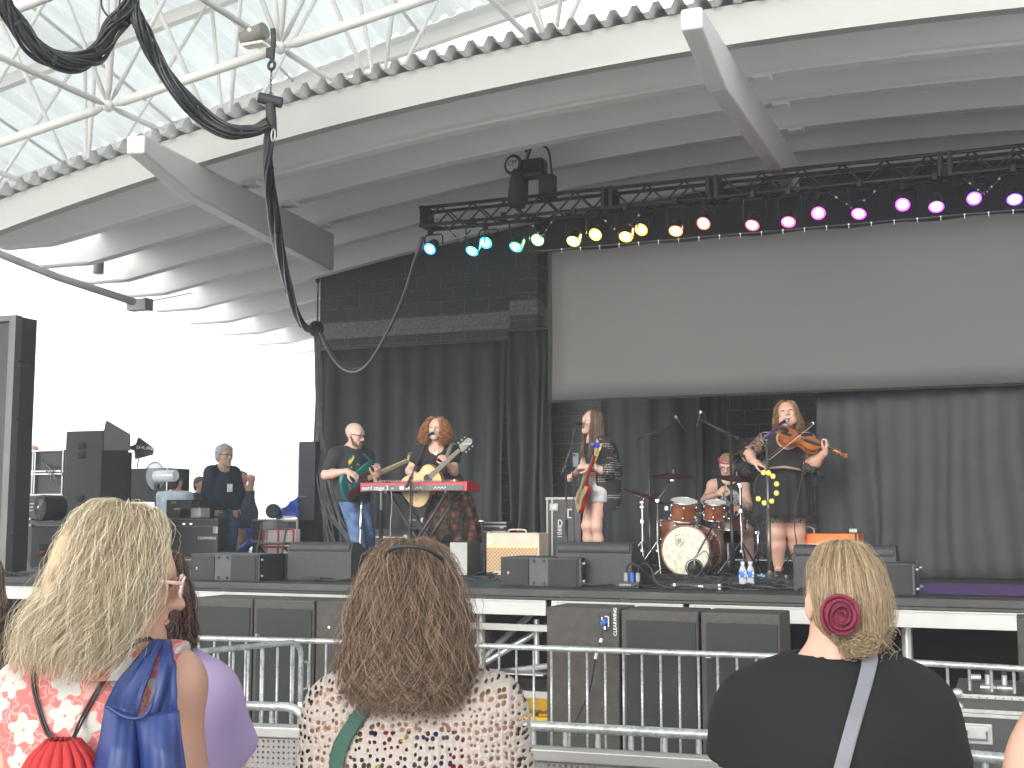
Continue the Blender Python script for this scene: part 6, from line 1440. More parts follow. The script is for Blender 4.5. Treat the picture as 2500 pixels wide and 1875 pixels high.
part('red_hair_band', MB().tube([P(.092*math.sin(t), -.02+.108*math.cos(t), .078-.02*math.cos(t)) for t in np.linspace(-1.5, 1.5, 14)], .010, 6), M('pink_hair', (.35, .03, .12), .7), dr, smooth=True)
for sx in (-1, 1):
    part('glasses_rim', MB().tube([P(sx*.033+.024*math.cos(t), .104, .004+.017*math.sin(t)) for t in np.linspace(0, 6.283, 17)], .0032, 5), rub, dr, smooth=True)
    part('glasses_arm', MB().tube([P(sx*.056, .102, .008), P(sx*.084, -.0, .0)], .003, 5), rub, dr)
qobj('beard', sdf_mesh([cap(P(sx*.055, .045, -.07), P(0, .084, -.105), .014, .020, .02) for sx in (-1, 1)]+[cap(P(-.02, .098, -.048), P(.02, .098, -.048), .006, k=.01)], .0055, disp=folds(.002, 160, 3)), M('beard_sandy', (.26, .15, .09), .9, bump=1, bscale=300), dr)
tnk, g = newmat('drummer_tank', .85); tc = g.new('ShaderNodeTexCoord'); cc_ = np.asarray(q(1782, 1216, -.14))-V(*dr.location)
vm = g.new('ShaderNodeVectorMath', operation='SUBTRACT'); g.l.new(tc.outputs['Object'], vm.inputs[0]); vm.inputs[1].default_value = tuple(cc_); x_, y_, z_ = g.sep(vm.outputs[0])
rr = g.math('SQRT', g.math('ADD', g.math('MULTIPLY', x_, x_), g.math('MULTIPLY', z_, z_))); nz = g.new('ShaderNodeTexNoise'); nz.inputs['Scale'].default_value = 55; g.l.new(tc.outputs['Object'], nz.inputs['Vector'])
rg_ = g.math('MULTIPLY', g.math('MULTIPLY', g.math('GREATER_THAN', rr, .038), g.math('LESS_THAN', rr, .098)), g.math('GREATER_THAN', nz.outputs['Fac'], .44)); g.l.new(g.mix(rg_, (.02, .02, .022), (.42, .43, .44)), g.b.inputs['Base Color'])
qobj('tank_top', sdf_mesh(torso(J, b), RES, cuts=[(J['nk']+UP*.025, UP), (J['pl']-UP*.05, -UP), (J['sr']+RT*.03, -RT), (J['sl']-RT*.03, RT)], subs=[elp(J['nk']-FR*.05+UP*.01, (.085, .10, .07), None, .01)], disp=folds(.004, 22, 9), grow=.010), tnk, dr)
qobj('shorts', sdf_mesh([elp(J['pl'], (.18, .15, .12), None, .05)]+[x for s in 'lr' for x in limb([J['h'+s], J['h'+s]*.4+J['k'+s]*.6], [.105, .10])], RES, cuts=[(J['pl']+UP*.08, UP)], disp=folds(.006, 24, 2), grow=.008), M('shorts_dark', (.03, .03, .04), .9), dr)
shoes(J, dr, M('shoe_dark', (.05, .05, .05), .6)); JD = J
# ---------------- stagehand and the people behind him
q = Q_(17.3); J = dict(nk=q(543, 1141), hd=q(549, 1112, -.03), sr=q(516, 1155, -.12), sl=q(569, 1156, .12), er=q(508, 1205, -.15), wr=q(525, 1238, -.22), el=q(581, 1203, .05), wl=q(575, 1238, -.10), ch=q(543, 1175), pl=q(545, 1236),
    hr=q(533, 1248, -.05), hl=q(560, 1248, .05), kr=q(531, 1300, -.06), kl=q(563, 1300, .04), ar=q(529, 1352, 0), al=q(563, 1352, .08), tr=q(541, 1364, -.15), tl=q(578, 1363, -.05))
b = dict(up=.072, fo=.055, ch=(.20, .16, .20), wa=(.21, .19, .17), pe=(.20, .16, .13), sh=.080, nk=.066, th=.11, kn=.08, ca=.07, an=.045)
sh_ = person('grey haired bearded man in navy jacket with a hanging badge', V(*J['pl'][:2], DECK))
hf = headframe(RT*.75-FR*.62-UP*.06, UP); hp, hs2 = head_prims(J['hd'], hf, 1.22, fat=.004)
qobj('body', sdf_mesh(body_prims(J, b)+hp+hand_prims(J['wr'], -UP+RT*.3, -FR, 1., curl=.7)+hand_prims(J['wl'], -UP, -FR, 1., curl=.7, thumb=-1), .0095, subs=hs2), sk2, sh_); face_parts(J['hd'], hf, sh_, 1.22)
r_, f_, u_ = hf; hc = J['hd']; s_ = 1.22; P = lambda x, y, z: hc+(r_*x+f_*y+u_*z)*s_
grey = M('hair_grey', (.42, .42, .43), .8, var=.4, scale=50, bump=1, bscale=160)
qobj('hair', sdf_mesh([elp(P(0, -.02, .055), V(.092, .11, .085)*s_, np.array(hf), .02), elp(P(0, -.07, -.01), V(.08, .05, .08)*s_, np.array(hf), .03)], .008, cuts=[(P(0, .07, .07), f_*.85-u_*.5)], disp=folds(.007, 70, 3)), grey, sh_)
qobj('beard', sdf_mesh([cap(P(sx*.04, .06, -.075), P(0, .088, -.11), .014, .022, .02) for sx in (-1, 1)]+[cap(P(-.022, .098, -.05), P(.022, .098, -.05), .008, k=.01)], .007, disp=folds(.002, 160, 3)), grey, sh_)
part('glasses', MB().tube([P(-.06, .10, .01), P(0, .112, .008), P(.06, .10, .01), P(.088, 0, .005)], .004, 5), rub, sh_)
navy = cloth('jacket_navy', (.022, .032, .055), sc=200)
qobj('jacket', sdf_mesh(torso(J, b, 1.)+[x for s in 'lr' for x in limb([J['e'+s], J['w'+s]*.93+J['e'+s]*.07], [.072, .058])]+[elp(q(546, 1215), (.22, .2, .16), None, .08)], .0095, cuts=[(J['nk']+UP*.05, UP), (q(545, 1246), -UP)], subs=[elp(J['nk']+UP*.03-FR*.06+RT*.04, (.09, .09, .10), None, .01)], disp=folds(.014, 13, 5), grow=.016), navy, sh_)
qobj('jeans', sdf_mesh([elp(J['pl'], (.195, .16, .13), None, .05)]+[x for s in 'lr' for x in limb([J['h'+s], J['k'+s], J['a'+s]], [.115, .095, .078])], .0095, cuts=[(J['pl']+UP*.06, UP)], disp=folds(.009, 20, 2), grow=.008), M('denim_dark', (.07, .11, .18), .9, var=.4, scale=8), sh_)
shoes(J, sh_, M('shoe_dark', (.05, .05, .05), .6))
part('badge_card', MB().box(q(561, 1191, -.26), (.075, .006, .11), (RT, FR, UP)), M('badge_paper', (.65, .66, .68), .5, var=.3, scale=40), sh_)
part('lanyard', MB().tube([q(548, 1150, -.2), q(557, 1172, -.25), q(560, 1184, -.26)], .004, 5), rub, sh_)
# woman with raised arm behind him
q = Q_(18.4); J = dict(nk=q(592, 1195), hd=q(590, 1172), sr=q(608, 1202), sl=q(582, 1203, .1), er=q(616, 1168, -.02), wr=q(601, 1163, .0), el=q(584, 1240, .1), wl=q(592, 1265), ch=q(598, 1222), pl=q(598, 1275),
    hr=q(604, 1282), hl=q(592, 1282, .08), kr=q(598, 1318), kl=q(586, 1318, .05), ar=q(594, 1348), al=q(583, 1348, .08), tr=q(604, 1356, -.1), tl=q(590, 1356, 0))
b = dict(up=.05, fo=.042, ch=(.15, .12, .16), wa=(.15, .12, .14), pe=(.17, .14, .12), th=.09, kn=.06)
w2 = person('woman in dark jacket and pink trousers shading her eyes with raised arm', V(*J['pl'][:2], DECK))
hf = headframe(-RT*.4-FR*.8, UP+RT*.2); hp, hs2 = head_prims(J['hd'], hf, 1.05)
qobj('body', sdf_mesh(body_prims(J, b)+hp+hand_prims(J['wr'], -RT*.8-UP*.1, -FR, 1., curl=.4)+hand_prims(J['wl'], -UP, -FR, 1., curl=.6, thumb=-1), .010, subs=hs2), sk2, w2)
qobj('hair', sdf_mesh([elp(J['hd']+UP*.045+FR*.02, (.095, .11, .09), None, .02), cap(J['hd']+FR*.05, J['hd']+FR*.06-UP*.12, .08, .05, .03)], .010, disp=folds(.006, 50, 3)), M('hair_black', (.04, .035, .035), .6, bump=1, bscale=100), w2)
qobj('jacket', sdf_mesh(torso(J, b, .25)+[elp(q(600, 1255), (.17, .15, .16), None, .06)], .010, cuts=[(J['nk']-UP*.02, UP), (q(598, 1290), -UP)], disp=folds(.012, 14, 5), grow=.018), M('jacket_slate', (.07, .09, .14), .8, var=.3, scale=9), w2)
qobj('trousers', sdf_mesh([x for s in 'lr' for x in limb([J['h'+s], J['k'+s], J['a'+s]], [.11, .085, .075])], .010, disp=folds(.009, 30, 2), grow=.006), M('trouser_pink', (.42, .24, .22), .9, var=.25, scale=14), w2)
def bystander(x, y, d, label, hcol, ccol, hx=0, f=None, s=1., zfeet=DECK, sx=1.):
    q = Q_(d); k = 3007/d; c = q(x, y); nk = c-UP*.13*s; o = person(label, V(c[0], c[1], zfeet))
    pl = nk-UP*.58*s; hf = headframe(f if f is not None else -FR, UP); J = dict(nk=nk, hd=c, sl=nk+hf[0]*-.19*s-UP*.06, sr=nk+hf[0]*.19*s-UP*.06, ch=nk-UP*.2*s, pl=pl, hl=pl-hf[0]*.09-UP*.05, hr=pl+hf[0]*.09-UP*.05)
    for sd, sg in (('l', -1), ('r', 1)):
        J['e'+sd] = J['s'+sd]+hf[0]*sg*.05-UP*.28; J['w'+sd] = J['e'+sd]+hf[1]*.12-UP*.2
        J['k'+sd] = V(J['h'+sd][0], J['h'+sd][1], (J['h'+sd][2]+zfeet)/2+.02)+hf[1]*.02; J['a'+sd] = V(J['h'+sd][0], J['h'+sd][1], zfeet+.08); J['t'+sd] = J['a'+sd]+hf[1]*.14-UP*.045
    hp, hs2 = head_prims(c, hf, 1.04*s)
    qobj('body', sdf_mesh(body_prims(J, {})+hp+hand_prims(J['wl'], -UP, -hf[0], 1., curl=.6, thumb=-1)+hand_prims(J['wr'], -UP, hf[0], 1., curl=.6), .011, subs=hs2), sk2, o)
    if hcol is not None: qobj('hair', sdf_mesh([elp(c+UP*.04*s-hf[1]*.02, V(.09, .105, .09)*s, np.array(hf), .02), elp(c-hf[1]*.06-UP*.02, V(.08, .05, .08)*s, np.array(hf), .02)], .010, cuts=[(c+hf[1]*.07+UP*.06, hf[1]*.85-UP*.5)], disp=folds(.005, 60, 3)), M('hair_'+hcol[0], hcol[1], .7, bump=1, bscale=100), o)
    qobj('shirt', sdf_mesh(torso(J, dict(ch=(.19, .13, .18), wa=(.17, .14, .14), up=.055), .95), .011, cuts=[(nk+UP*.01, UP)], disp=folds(.008, 16, 5), grow=.014), M('shirt_'+ccol[0], ccol[1], .85, var=.2, scale=6), o)
    qobj('trousers', sdf_mesh([elp(pl, (.16, .13, .11), np.array(hf), .05)]+[x for sd in 'lr' for x in limb([J['h'+sd], J['k'+sd], J['a'+sd]], [.1, .08, .065])], .011, grow=.006), M('trouser_dark', (.05, .055, .07), .9), o)
    return o, J, hf
bystander(428, 1178, 16.8, 'person with short dark hair in pale blue shirt seen from behind', ('dark', (.03, .028, .03)), ('pale_blue', (.50, .58, .66)), f=FR*.9+RT*.3, zfeet=.9)
bystander(490, 1184, 18.2, 'person in olive grey shirt half hidden by the man in navy jacket', ('brown', (.10, .07, .05)), ('olive', (.15, .16, .14)), f=-FR*.4+RT*.8, zfeet=.95)
bystander(80, 1106, 18.2, 'bald person whose head shows above the equipment rack', None, ('grey', (.2, .2, .2)), f=-FR, zfeet=DECK-.1)
# ================================================================ INSTRUMENTS AND BACKLINE
wood = M('blonde_wood', (.62, .42, .19), .35, var=.18, scale=9, coat=.4); maple = M('maple', (.66, .46, .22), .4, var=.12, scale=12, coat=.3); rosew = M('rosewood', (.16, .10, .07), .5)
def outline(pts, k=5): return [(p[0], p[1]) for p in catm([V(*p, 0) for p in pts]+[V(*pts[0], 0)], k)][:-1]
def guitar(nm, label, cat, o, a, up, bodym, sidem, nut, head, ol, th, scale=1., neckw=.027, neckm=None, headm=None, guard=None, guardm=None, hole=None, bridge=.1, tuners=4, n0=.36, strings=4, headshape=None):
    a = nrm(a); b = nrm(np.asarray(up)-a*(np.asarray(up)@a)); n = np.cross(a, b); t = thing(nm, label, cat, o)
    sc = lambda P: [(u*scale, v*scale) for u, v in P]
    O = np.asarray(o)
    part('body', MB().prism(sc(outline(ol)), O, a, b, -th, -.003), sidem, t, bevel=.006)
    part('face', MB().prism(sc([(u*.985+.003, v*.97) for u, v in outline(ol)]), O, a, b, -.006, 0), bodym, t, bevel=.002)
    part('neck', MB().prism([(n0*scale, -neckw*1.1), (nut*scale, -neckw*.78), (nut*scale, neckw*.78), (n0*scale, neckw*1.1)], O, a, b, -.02, .008), neckm or maple, t, bevel=.006)
    hs_ = headshape or [(0, -.03), (.03, -.045), (.17, -.04), (.19, -.01), (.17, .04), (.03, .05)]
    part('headstock', MB().prism([(nut*scale+u*scale, v*scale) for u, v in hs_], O, a, b, -.014, .003), headm or maple, t, bevel=.004)
    for k in range(tuners):
        sd = 1 if tuners == 4 or k % 2 else -1; u = nut+.045+.035*(k if tuners == 4 else k//2*1.4)
        part('tuning_peg', MB().ell(O+a*u*scale+b*sd*.068*scale-n*.004, (.012, .011, .008), (a, b, n), 8, 6), gmet, t, smooth=True)
    if guard: part('pickguard', MB().prism(sc(outline(guard, 4)), O, a, b, .0, .004), guardm, t)
    if hole: part('sound_hole', MB().tube([O+a*hole*scale+n*.0005, O+a*hole*scale+n*.0012], .052*scale, 20), rub, t)
    part('bridge', MB().box(O+a*bridge*scale+n*.006, (.02, .075*scale, .012), (a, b, n)), gmet if tuners == 4 else rosew, t, bevel=.002)
    mb = MB()
    for k in range(strings):
        v = (k-(strings-1)/2); mb.tube([O+a*bridge*scale+b*v*.055/strings+n*.012, O+a*nut*scale+b*v*.035/strings+n*.010], .0011, 4)
    part('strings', mb, gmet, t); return t, a, b, n
BODY2 = [(0, 0), (.01, .09), (.05, .15), (.12, .168), (.19, .145), (.25, .128), (.31, .14), (.40, .168), (.48, .17), (.53, .145), (.50, .11), (.43, .085), (.39, .035), (.385, -.03), (.39, -.07), (.43, -.12), (.435, -.155), (.37, -.165), (.30, -.14), (.23, -.125), (.16, -.14), (.09, -.165), (.03, -.145), (.005, -.08)]
teal = M('bass_teal', (.012, .13, .13), .2, var=.08, coat=.8); tort = M('tortoise_guard', (.10, .015, .02), .3, var=.5, scale=30, coat=.5)
guitar('bass_guitar', 'teal bass guitar with dark red pickguard and maple neck', 'bass guitar', pd(836, 1196, 13.30), RT*.68+UP*.36+FR*.64, UP-FR*.15, teal, teal, .95, 0, BODY2, .045, guard=[(.10, -.03), (.2, -.05), (.26, .02), (.30, .075), (.38, .06), (.42, -.0), (.42, -.06), (.36, -.12), (.22, -.11), (.12, -.14), (.04, -.12), (.05, -.08)], guardm=tort)
AC = [(0, 0), (.01, .11), (.06, .18), (.14, .20), (.22, .175), (.28, .135), (.34, .13), (.41, .145), (.47, .12), (.50, .05), (.50, -.05), (.47, -.12), (.41, -.145), (.34, -.13), (.28, -.135), (.22, -.175), (.14, -.20), (.06, -.18), (.01, -.11)]
t, a, b, n = guitar('acoustic_guitar', 'natural blonde acoustic guitar held behind the red keyboard', 'guitar', pd(990, 1218, 13.02), RT*.66+UP*.58-FR*.22, UP-RT*.3, wood, M('side_wood', (.45, .22, .09), .4, coat=.3), .86, 0, AC, .10, neckm=M('neck_grey_brown', (.30, .25, .21), .5), headm=M('headstock_grey', (.20, .18, .15), .4), hole=.36, bridge=.15, tuners=6, n0=.38, strings=6, guard=[(.28, -.03), (.38, -.06), (.36, -.12), (.28, -.12), (.24, -.07)], guardm=tort, scale=.92)
part('capo', MB().box(pd(1140, 1084, 12.8), (.09, .012, .012), (RT, FR, UP)), gmet, t, bevel=.003)
part('strap', MB().grid([[pd(x, y, d_)+RT*s_ for s_ in (-.022, .022)] for x, y, d_ in ((1105, 1080, 13.2), (1098, 1095, 13.12), (1092, 1112, 13.06), (1088, 1130, 13.02), (1080, 1155, 13.02))]), M('strap_grey', (.13, .12, .12), .8), t, thick=.004, smooth=True)
flame = M('flame_top', (.32, .25, .07), .3, var=.35, scale=22, coat=.7); cherry = M('cherry_red', (.25, .015, .012), .2, var=.15, coat=.9)
t, a, b, n = guitar('electric_guitar', 'cherry sided electric guitar seen edge on with blue tassel', 'guitar', pd(1406, 1240, 12.75), RT*.24+UP*.75-FR*.50, FR*.8+UP*.5-RT*.10, flame, cherry, .78, 0, [(u*.95, v) for u, v in BODY2], .05, neckm=cherry, headm=flame, tuners=6, n0=.3, strings=6, scale=.84)
part('blue_tassel', MB().ell(pd(1459, 1087, 12.35), (.026, .026, .028), n=12, m=8), M('tassel_blue', (.03, .03, .65), .8, bump=1, bscale=150), t, smooth=True)
part('blue_tassel', MB().ell(pd(1447, 1085, 12.38), (.02, .02, .018), n=12, m=8), M('tassel_sky', (.08, .2, .6), .8, bump=1, bscale=150), t, smooth=True)
part('strap', MB().grid([[pd(x, y, d_)+RT*s_ for s_ in (-.024, .024)] for x, y, d_ in ((1466, 1082, 12.62), (1462, 1095, 12.6), (1455, 1112, 12.6), (1448, 1130, 12.62))]), M('strap_yellow', (.55, .48, .06), .7, var=.7, scale=40), t, thick=.004, smooth=True)
# violin and bow
vw = M('violin_wood', (.34, .11, .025), .25, var=.35, scale=14, coat=.7); a = nrm(RT*.93-UP*.33-FR*.18); n_ = nrm(UP*.72-FR*.66); b = nrm(np.cross(n_, a)); n_ = np.cross(a, b); O = pd(1903, 1057, 11.98)
vn = thing('violin', 'glossy amber violin held under the singer chin', 'violin', O)
VO = [(0, 0), (.01, .06), (.04, .10), (.09, .115), (.14, .10), (.165, .07), (.18, .06), (.21, .055), (.24, .062), (.255, .075), (.29, .092), (.34, .09), (.385, .06), (.40, .02), (.40, -.02), (.385, -.06), (.34, -.09), (.29, -.092), (.255, -.075), (.24, -.062), (.21, -.055), (.18, -.06), (.165, -.07), (.14, -.10), (.09, -.115), (.04, -.10), (.01, -.06)]
ol = outline(VO, 3)
part('ribs', MB().prism(ol, O, a, b, -.045, -.002), M('violin_rib', (.22, .06, .015), .3, var=.4, scale=30, coat=.6), vn)
part('top_plate', MB().prism([(u*1.015-.003, v*1.05) for u, v in ol], O, a, b, -.003, .005), vw, vn, bevel=.002)
part('back_plate', MB().prism([(u*1.015-.003, v*1.05) for u, v in ol], O, a, b, -.05, -.044), vw, vn, bevel=.002)
part('fingerboard', MB().prism([(.24, -.022), (.53, -.013), (.53, .013), (.24, .022)], O, a, b, .012, .022), rub, vn, bevel=.003)
part('neck', MB().tube([O+a*.39-n_*.01, O+a*.46+n_*.004, O+a*.55+n_*.008], [.018, .012, .011], 10), vw, vn, smooth=True)
part('pegbox', MB().tube([O+a*.53+n_*.008, O+a*.59+n_*.0, O+a*.63-n_*.012], [.013, .012, .009], 8), vw, vn, smooth=True)
part('scroll', MB().tube([O+a*(.655+r*math.cos(w))+n_*(-.012+r*math.sin(w)) for r, w in zip(np.linspace(.026, .006, 22), np.linspace(2.6, 12, 22))], [.009]*22, 8), vw, vn, smooth=True)
for k in range(4): part('peg', MB().tube([O+a*(.56+.018*k)-b*.035*(1 if k % 2 else -1), O+a*(.56+.018*k)], [.008, .004], 8), vw, vn)
part('chin_rest', MB().ell(O+a*.035+b*.05+n_*.018, (.045, .038, .010), (a, b, n_), 14, 6), rub, vn, smooth=True)
part('bridge', MB().box(O+a*.20+n_*.02, (.004, .04, .032), (a, b, n_)), maple, vn)
part('tailpiece', MB().prism([(.02, -.012), (.12, -.02), (.12, .02), (.02, .012)], O, a, b, .012, .018), rub, vn)
mb = MB()
for k in range(4): mb.tube([O+a*.11+b*(k-1.5)*.008+n_*.02, O+a*.20+b*(k-1.5)*.010+n_*.038, O+a*.53+b*(k-1.5)*.005+n_*.024], .0009, 4)
part('strings', mb, gmet, vn)
b0, b1 = pd(1860, 1133, 11.82), pd(1984, 1034, 11.78); bw = thing('violin_bow', 'violin bow held across the strings, rising to the right', 'bow', b0); dd = nrm(b1-b0); pu = nrm(UP-dd*(UP@dd))
part('stick', MB().tube([b0+pu*.018, (b0+b1)/2+pu*.006, b1+pu*.014], [.007, .006, .005], 6), M('bow_wood', (.10, .04, .02), .4), bw, smooth=True)
part('hair_ribbon', MB().box((b0+b1)/2-pu*.012, (np.linalg.norm(b1-b0)-.03, .009, .0025), (dd, np.cross(pu, dd), pu)), M('bow_hair', (.80, .77, .60), .6), bw)
part('tip', MB().tube([b1+pu*.014, b1+dd*.012+pu*.002, b1-pu*.012], .005, 6), M('tip_white', (.8, .8, .78), .4), bw); part('frog', MB().box(b0+dd*.03, (.045, .014, .026), (dd, np.cross(pu, dd), pu)), rub, bw, bevel=.003)
# ---- stands and microphones
def clr(p, r_=.02): return MB().ell(p, (r_, r_, r_), n=10, m=6)
def stand(label, x, top, dtop, boom0=None, boom1=None, mic=None, legs=True, mat=None, r=.011, d=None, cable=None, micr=.026, pencil=False):
    "x, top px of the upright's head; boom ends and mic in px"
    mat = mat or M('stand_black', (.035, .035, .037), .4, .3)
    T_ = pd(x, top, dtop); t = thing('microphone_stand', label, 'microphone stand', V(T_[0], T_[1], DECK)); B = V(T_[0], T_[1], DECK+.04)
    part('upright', MB().tube([B, T_], r, 8), mat, t, smooth=True); part('lower_tube', MB().tube([B, B+(T_-B)*.5], r*1.5, 8), mat, t, smooth=True)
    part('clutch', clr(T_, .02), mat, t, smooth=True)
    if legs == 'round': part('base', MB().lathe([(.02, .10), (.03, .05), (.07, .02), (.13, .012), (.135, 0)], V(T_[0], T_[1], DECK), n=24), mat, t, smooth='auto')
    else:
        for k in range(3): w = k*2.094+.4; part('leg', MB().tube([B+UP*.05, V(B[0]+.30*math.cos(w), B[1]+.30*math.sin(w), DECK+.012)], .008, 6), mat, t)
    if boom0 is not None: part('boom', MB().tube([pd(*boom0), pd(*boom1)], .009, 8), mat, t, smooth=True); part('knob', clr(pd(*boom0)*.7+T_*.3, .016), mat, t, smooth=True); part('counterweight', MB().tube([pd(*boom0), pd(*boom0)*.8+pd(*boom1)*.2], .014, 8), mat, t)
    if mic is not None:
        m0, m1 = pd(*mic[0]), pd(*mic[1]); m_ = thing('microphone', mic[2], 'microphone', m0, 'microphones on stands'); d_ = nrm(m1-m0)
        part('body', MB().tube([m0, m1-d_*.03], [.012, .018] if not pencil else .012, 10), rub, m_, smooth=True)
        if pencil: part('clip_collar', MB().tube([m0, m0+d_*.03], .016, 10), gmet, m_); part('grille', MB().tube([m1-d_*.03, m1], .013, 10), rub, m_)
        else: part('grille', MB().ell(m1, (micr, micr, micr), n=14, m=10), M('mic_mesh', (.42, .43, .44), .45, .6, bump=1, bscale=500), m_, smooth=True); part('ring', MB().tube([m1-d_*.006, m1+d_*.004], micr*1.06, 16), gmet, m_)
    if cable: part('cable', MB().tube(catm([pd(*c) for c in cable], 8), .005, 5), rub, t, smooth=True)
    return t
stand('black boom stand in front of the keyboard for the curly haired singer', 1003, 1166, 12.55, (992, 1190, 12.55), (1046, 1066, 12.85), ((1044, 1064, 12.86), (1060, 1056, 12.98), 'microphone at the mouth of the curly haired singer'), cable=[(1044, 1066, 12.85), (1036, 1090, 12.8), (1025, 1115, 12.7), (1010, 1150, 12.6), (1008, 1200, 12.55), (1006, 1300, 12.55)])
stand('black boom stand left of the dark haired guitarist', 1382, 1140, 12.45, (1372, 1158, 12.45), (1410, 1046, 12.6), ((1407, 1034, 12.6), (1424, 1034, 12.68), 'microphone at the mouth of the dark haired guitarist'), cable=[(1407, 1033, 12.6), (1403, 1032, 12.55), (1400, 1060, 12.5), (1398, 1120, 12.5), (1400, 1200, 12.5), (1402, 1300, 12.4), (1405, 1390, 12.3)])
vs_ = stand('silver and purple mic stand with tambourine in front of the violinist', 1872, 1075, 11.7, (1862, 1071, 11.7), (1902, 1044, 11.82), ((1902, 1036, 11.84), (1919, 1027, 11.92), 'microphone at the mouth of the violinist'), legs='round', r=.014, mat=M('stand_grey', (.12, .11, .10), .35, .6), micr=.030)
part('boom_sleeve', MB().tube([pd(1866, 1067, 11.69), pd(1896, 1048, 11.78)], .014, 8), M('purple_tape', (.06, .03, .18), .4), vs_, smooth=True)
stand('tall overhead mic stand at left of the drum kit', 1584, 1066, 13.0, (1553, 1071, 12.95), (1650, 1036, 13.1), ((1648, 1015, 13.1), (1672, 1047, 13.1), 'thin pencil microphone over the left cymbal'), pencil=True, r=.014, cable=[(1648, 1014, 13.1), (1638, 1006, 13.1), (1627, 1014, 13.1), (1624, 1045, 13.05), (1600, 1060, 13)])
stand('tall overhead mic stand between drummer and violinist', 1783, 1066, 12.7, (1806, 1072, 12.7), (1712, 1026, 12.8), ((1712, 1003, 12.8), (1700, 1043, 12.8), 'thin pencil microphone above the drummer at left'), pencil=True, r=.014, cable=[(1714, 1002, 12.8), (1722, 1020, 12.8), (1740, 1042, 12.75), (1782, 1070, 12.7), (1788, 1120, 12.68)])
ks = stand('short stand with boom in front of the bass drum', 1734, 1318, 12.2, (1746, 1272, 12.3), (1704, 1350, 12.1), None)
km = pd(1695, 1386, 12.02); part('cable', MB().tube(catm([pd(1700, 1362, 12.1), pd(1722, 1345, 12.1), pd(1732, 1372, 12.1), pd(1715, 1392, 12.05)], 6), .004, 5), rub, ks)
o = thing('kick_drum_microphone', 'large round black microphone before the bass drum head', 'microphone', km); part('shell', MB().lathe([(.085, .03), (.088, 0), (.07, -.01), (.068, .005), (.05, -.01), (.03, -.03), (.004, -.036)], km, FR, 24), rub, o, smooth='auto')
part('ring', MB().tube([km-FR*.008+.075*(RT*math.cos(w)+UP*math.sin(w)) for w in np.linspace(0, 6.283, 25)], .003, 5), gmet, o); part('yoke', MB().tube([km+UP*.03-FR*.03, km+UP*.09, pd(1704, 1352, 12.1)], .008, 6), gmet, o)
# tambourine
tc_ = pd(1869, 1191, 11.62); tm = thing('tambourine', 'black tambourine with yellow jingles hung on the violinist stand', 'tambourine', tc_)
part('frame', MB().tube([tc_+RT*.105*math.cos(w)+UP*.145*math.sin(w) for w in np.linspace(0, 6.283, 33)], .007, 6), rub, tm, smooth=True)
for w in (-2.35, -1.75, -1.05, -.35, .25, .85, 1.75, 1.3 + .0):
    p = tc_+RT*.105*math.cos(w)+UP*.145*math.sin(w)-FR*.012; part('jingle', MB().lathe([(.004, -.006), (.025, -.003), (.025, .003), (.004, .006)], p, -FR+RT*.2, 14), M('jingle_yellow', (.70, .66, .12), .3, .4), tm, smooth='auto')
# ---- drum kit
walnut = M('drum_walnut', (.20, .065, .03), .22, var=.4, scale=10, coat=.8)
hdm, g = newmat('drum_head', .5); tc = g.new('ShaderNodeTexCoord'); nz = g.new('ShaderNodeTexNoise'); nz.inputs['Scale'].default_value = 22; nz.inputs['Detail'].default_value = 4; g.l.new(tc.outputs['Object'], nz.inputs['Vector'])
rp = g.new('ShaderNodeValToRGB'); rp.color_ramp.elements[0].position = .38; rp.color_ramp.elements[0].color = (.45, .42, .30, 1); rp.color_ramp.elements[1].position = .6; rp.color_ramp.elements[1].color = (.68, .67, .54, 1); g.l.new(nz.outputs['Fac'], rp.inputs[0]); g.l.new(rp.outputs[0], g.b.inputs['Base Color'])
white_h = M('batter_head', (.7, .7, .68), .5)
kit = thing('drum_kit', 'walnut drum kit with cream bass drum head, toms and snare', 'drum kit', V(*pd(1700, 1400, 12.7)[:2], DECK))
def drum(nm, c, ax, r, h, headm, lugs=8, front=None, hoopm=chrome):
    ax = nrm(ax); s = part(nm, MB().tube([c-ax*h/2, c+ax*h/2], r, 36), walnut, kit, smooth='auto')
    for e in (-1, 1):
        f_ = frame(ax); part('hoop', MB().tube([c+ax*e*h/2+(r+.006)*(f_[0]*math.cos(w)+f_[1]*math.sin(w)) for w in np.linspace(0, 6.2832, 37)], .009, 8, cap=False), hoopm, s, smooth=True)
        part('head', MB().tube([c+ax*e*(h/2-.002), c+ax*e*(h/2+.003)], r*.985, 36), headm if e < 0 or front is None else front, s)
    for k in range(lugs):
        w = k*2*math.pi/lugs+.2; d_ = f_[0]*math.cos(w)+f_[1]*math.sin(w)
        for e in (-.55, .55): part('lug', MB().ell(c+ax*h/2*e+d_*(r+.008), (.013, .013, .018), (d_, np.cross(ax, d_), ax), 8, 6), chrome, s, smooth=True)
        part('tension_rod', MB().tube([c-ax*h*.5+d_*(r+.012), c+ax*h*.5+d_*(r+.012)], .0035, 5), chrome, s)
    return s
bc = pd(1674, 1348, 12.35); bax = nrm(FR*.90+RT*.42); bc = V(bc[0], bc[1], max(bc[2], DECK+.262)); bd = drum('bass_drum', bc+bax*.2, bax, .245, .40, hdm, lugs=8, hoopm=M('hoop_wood', (.22, .08, .04), .3, coat=.6))
bf = frame(bax); ex = nrm(np.cross(bax, UP)); ex = -ex if ex@RT < 0 else ex; bfp = bc-bax*.006; sc_ = bfp-ex*.06+UP*.10
part('shield', MB().tube([sc_+ex*u+UP*v-bax*.002 for u, v in ((-.045, .05), (0, .062), (.045, .05), (.048, 0), (.03, -.04), (0, -.062), (-.03, -.04), (-.048, 0), (-.045, .05))], .0022, 4), rub, bd)
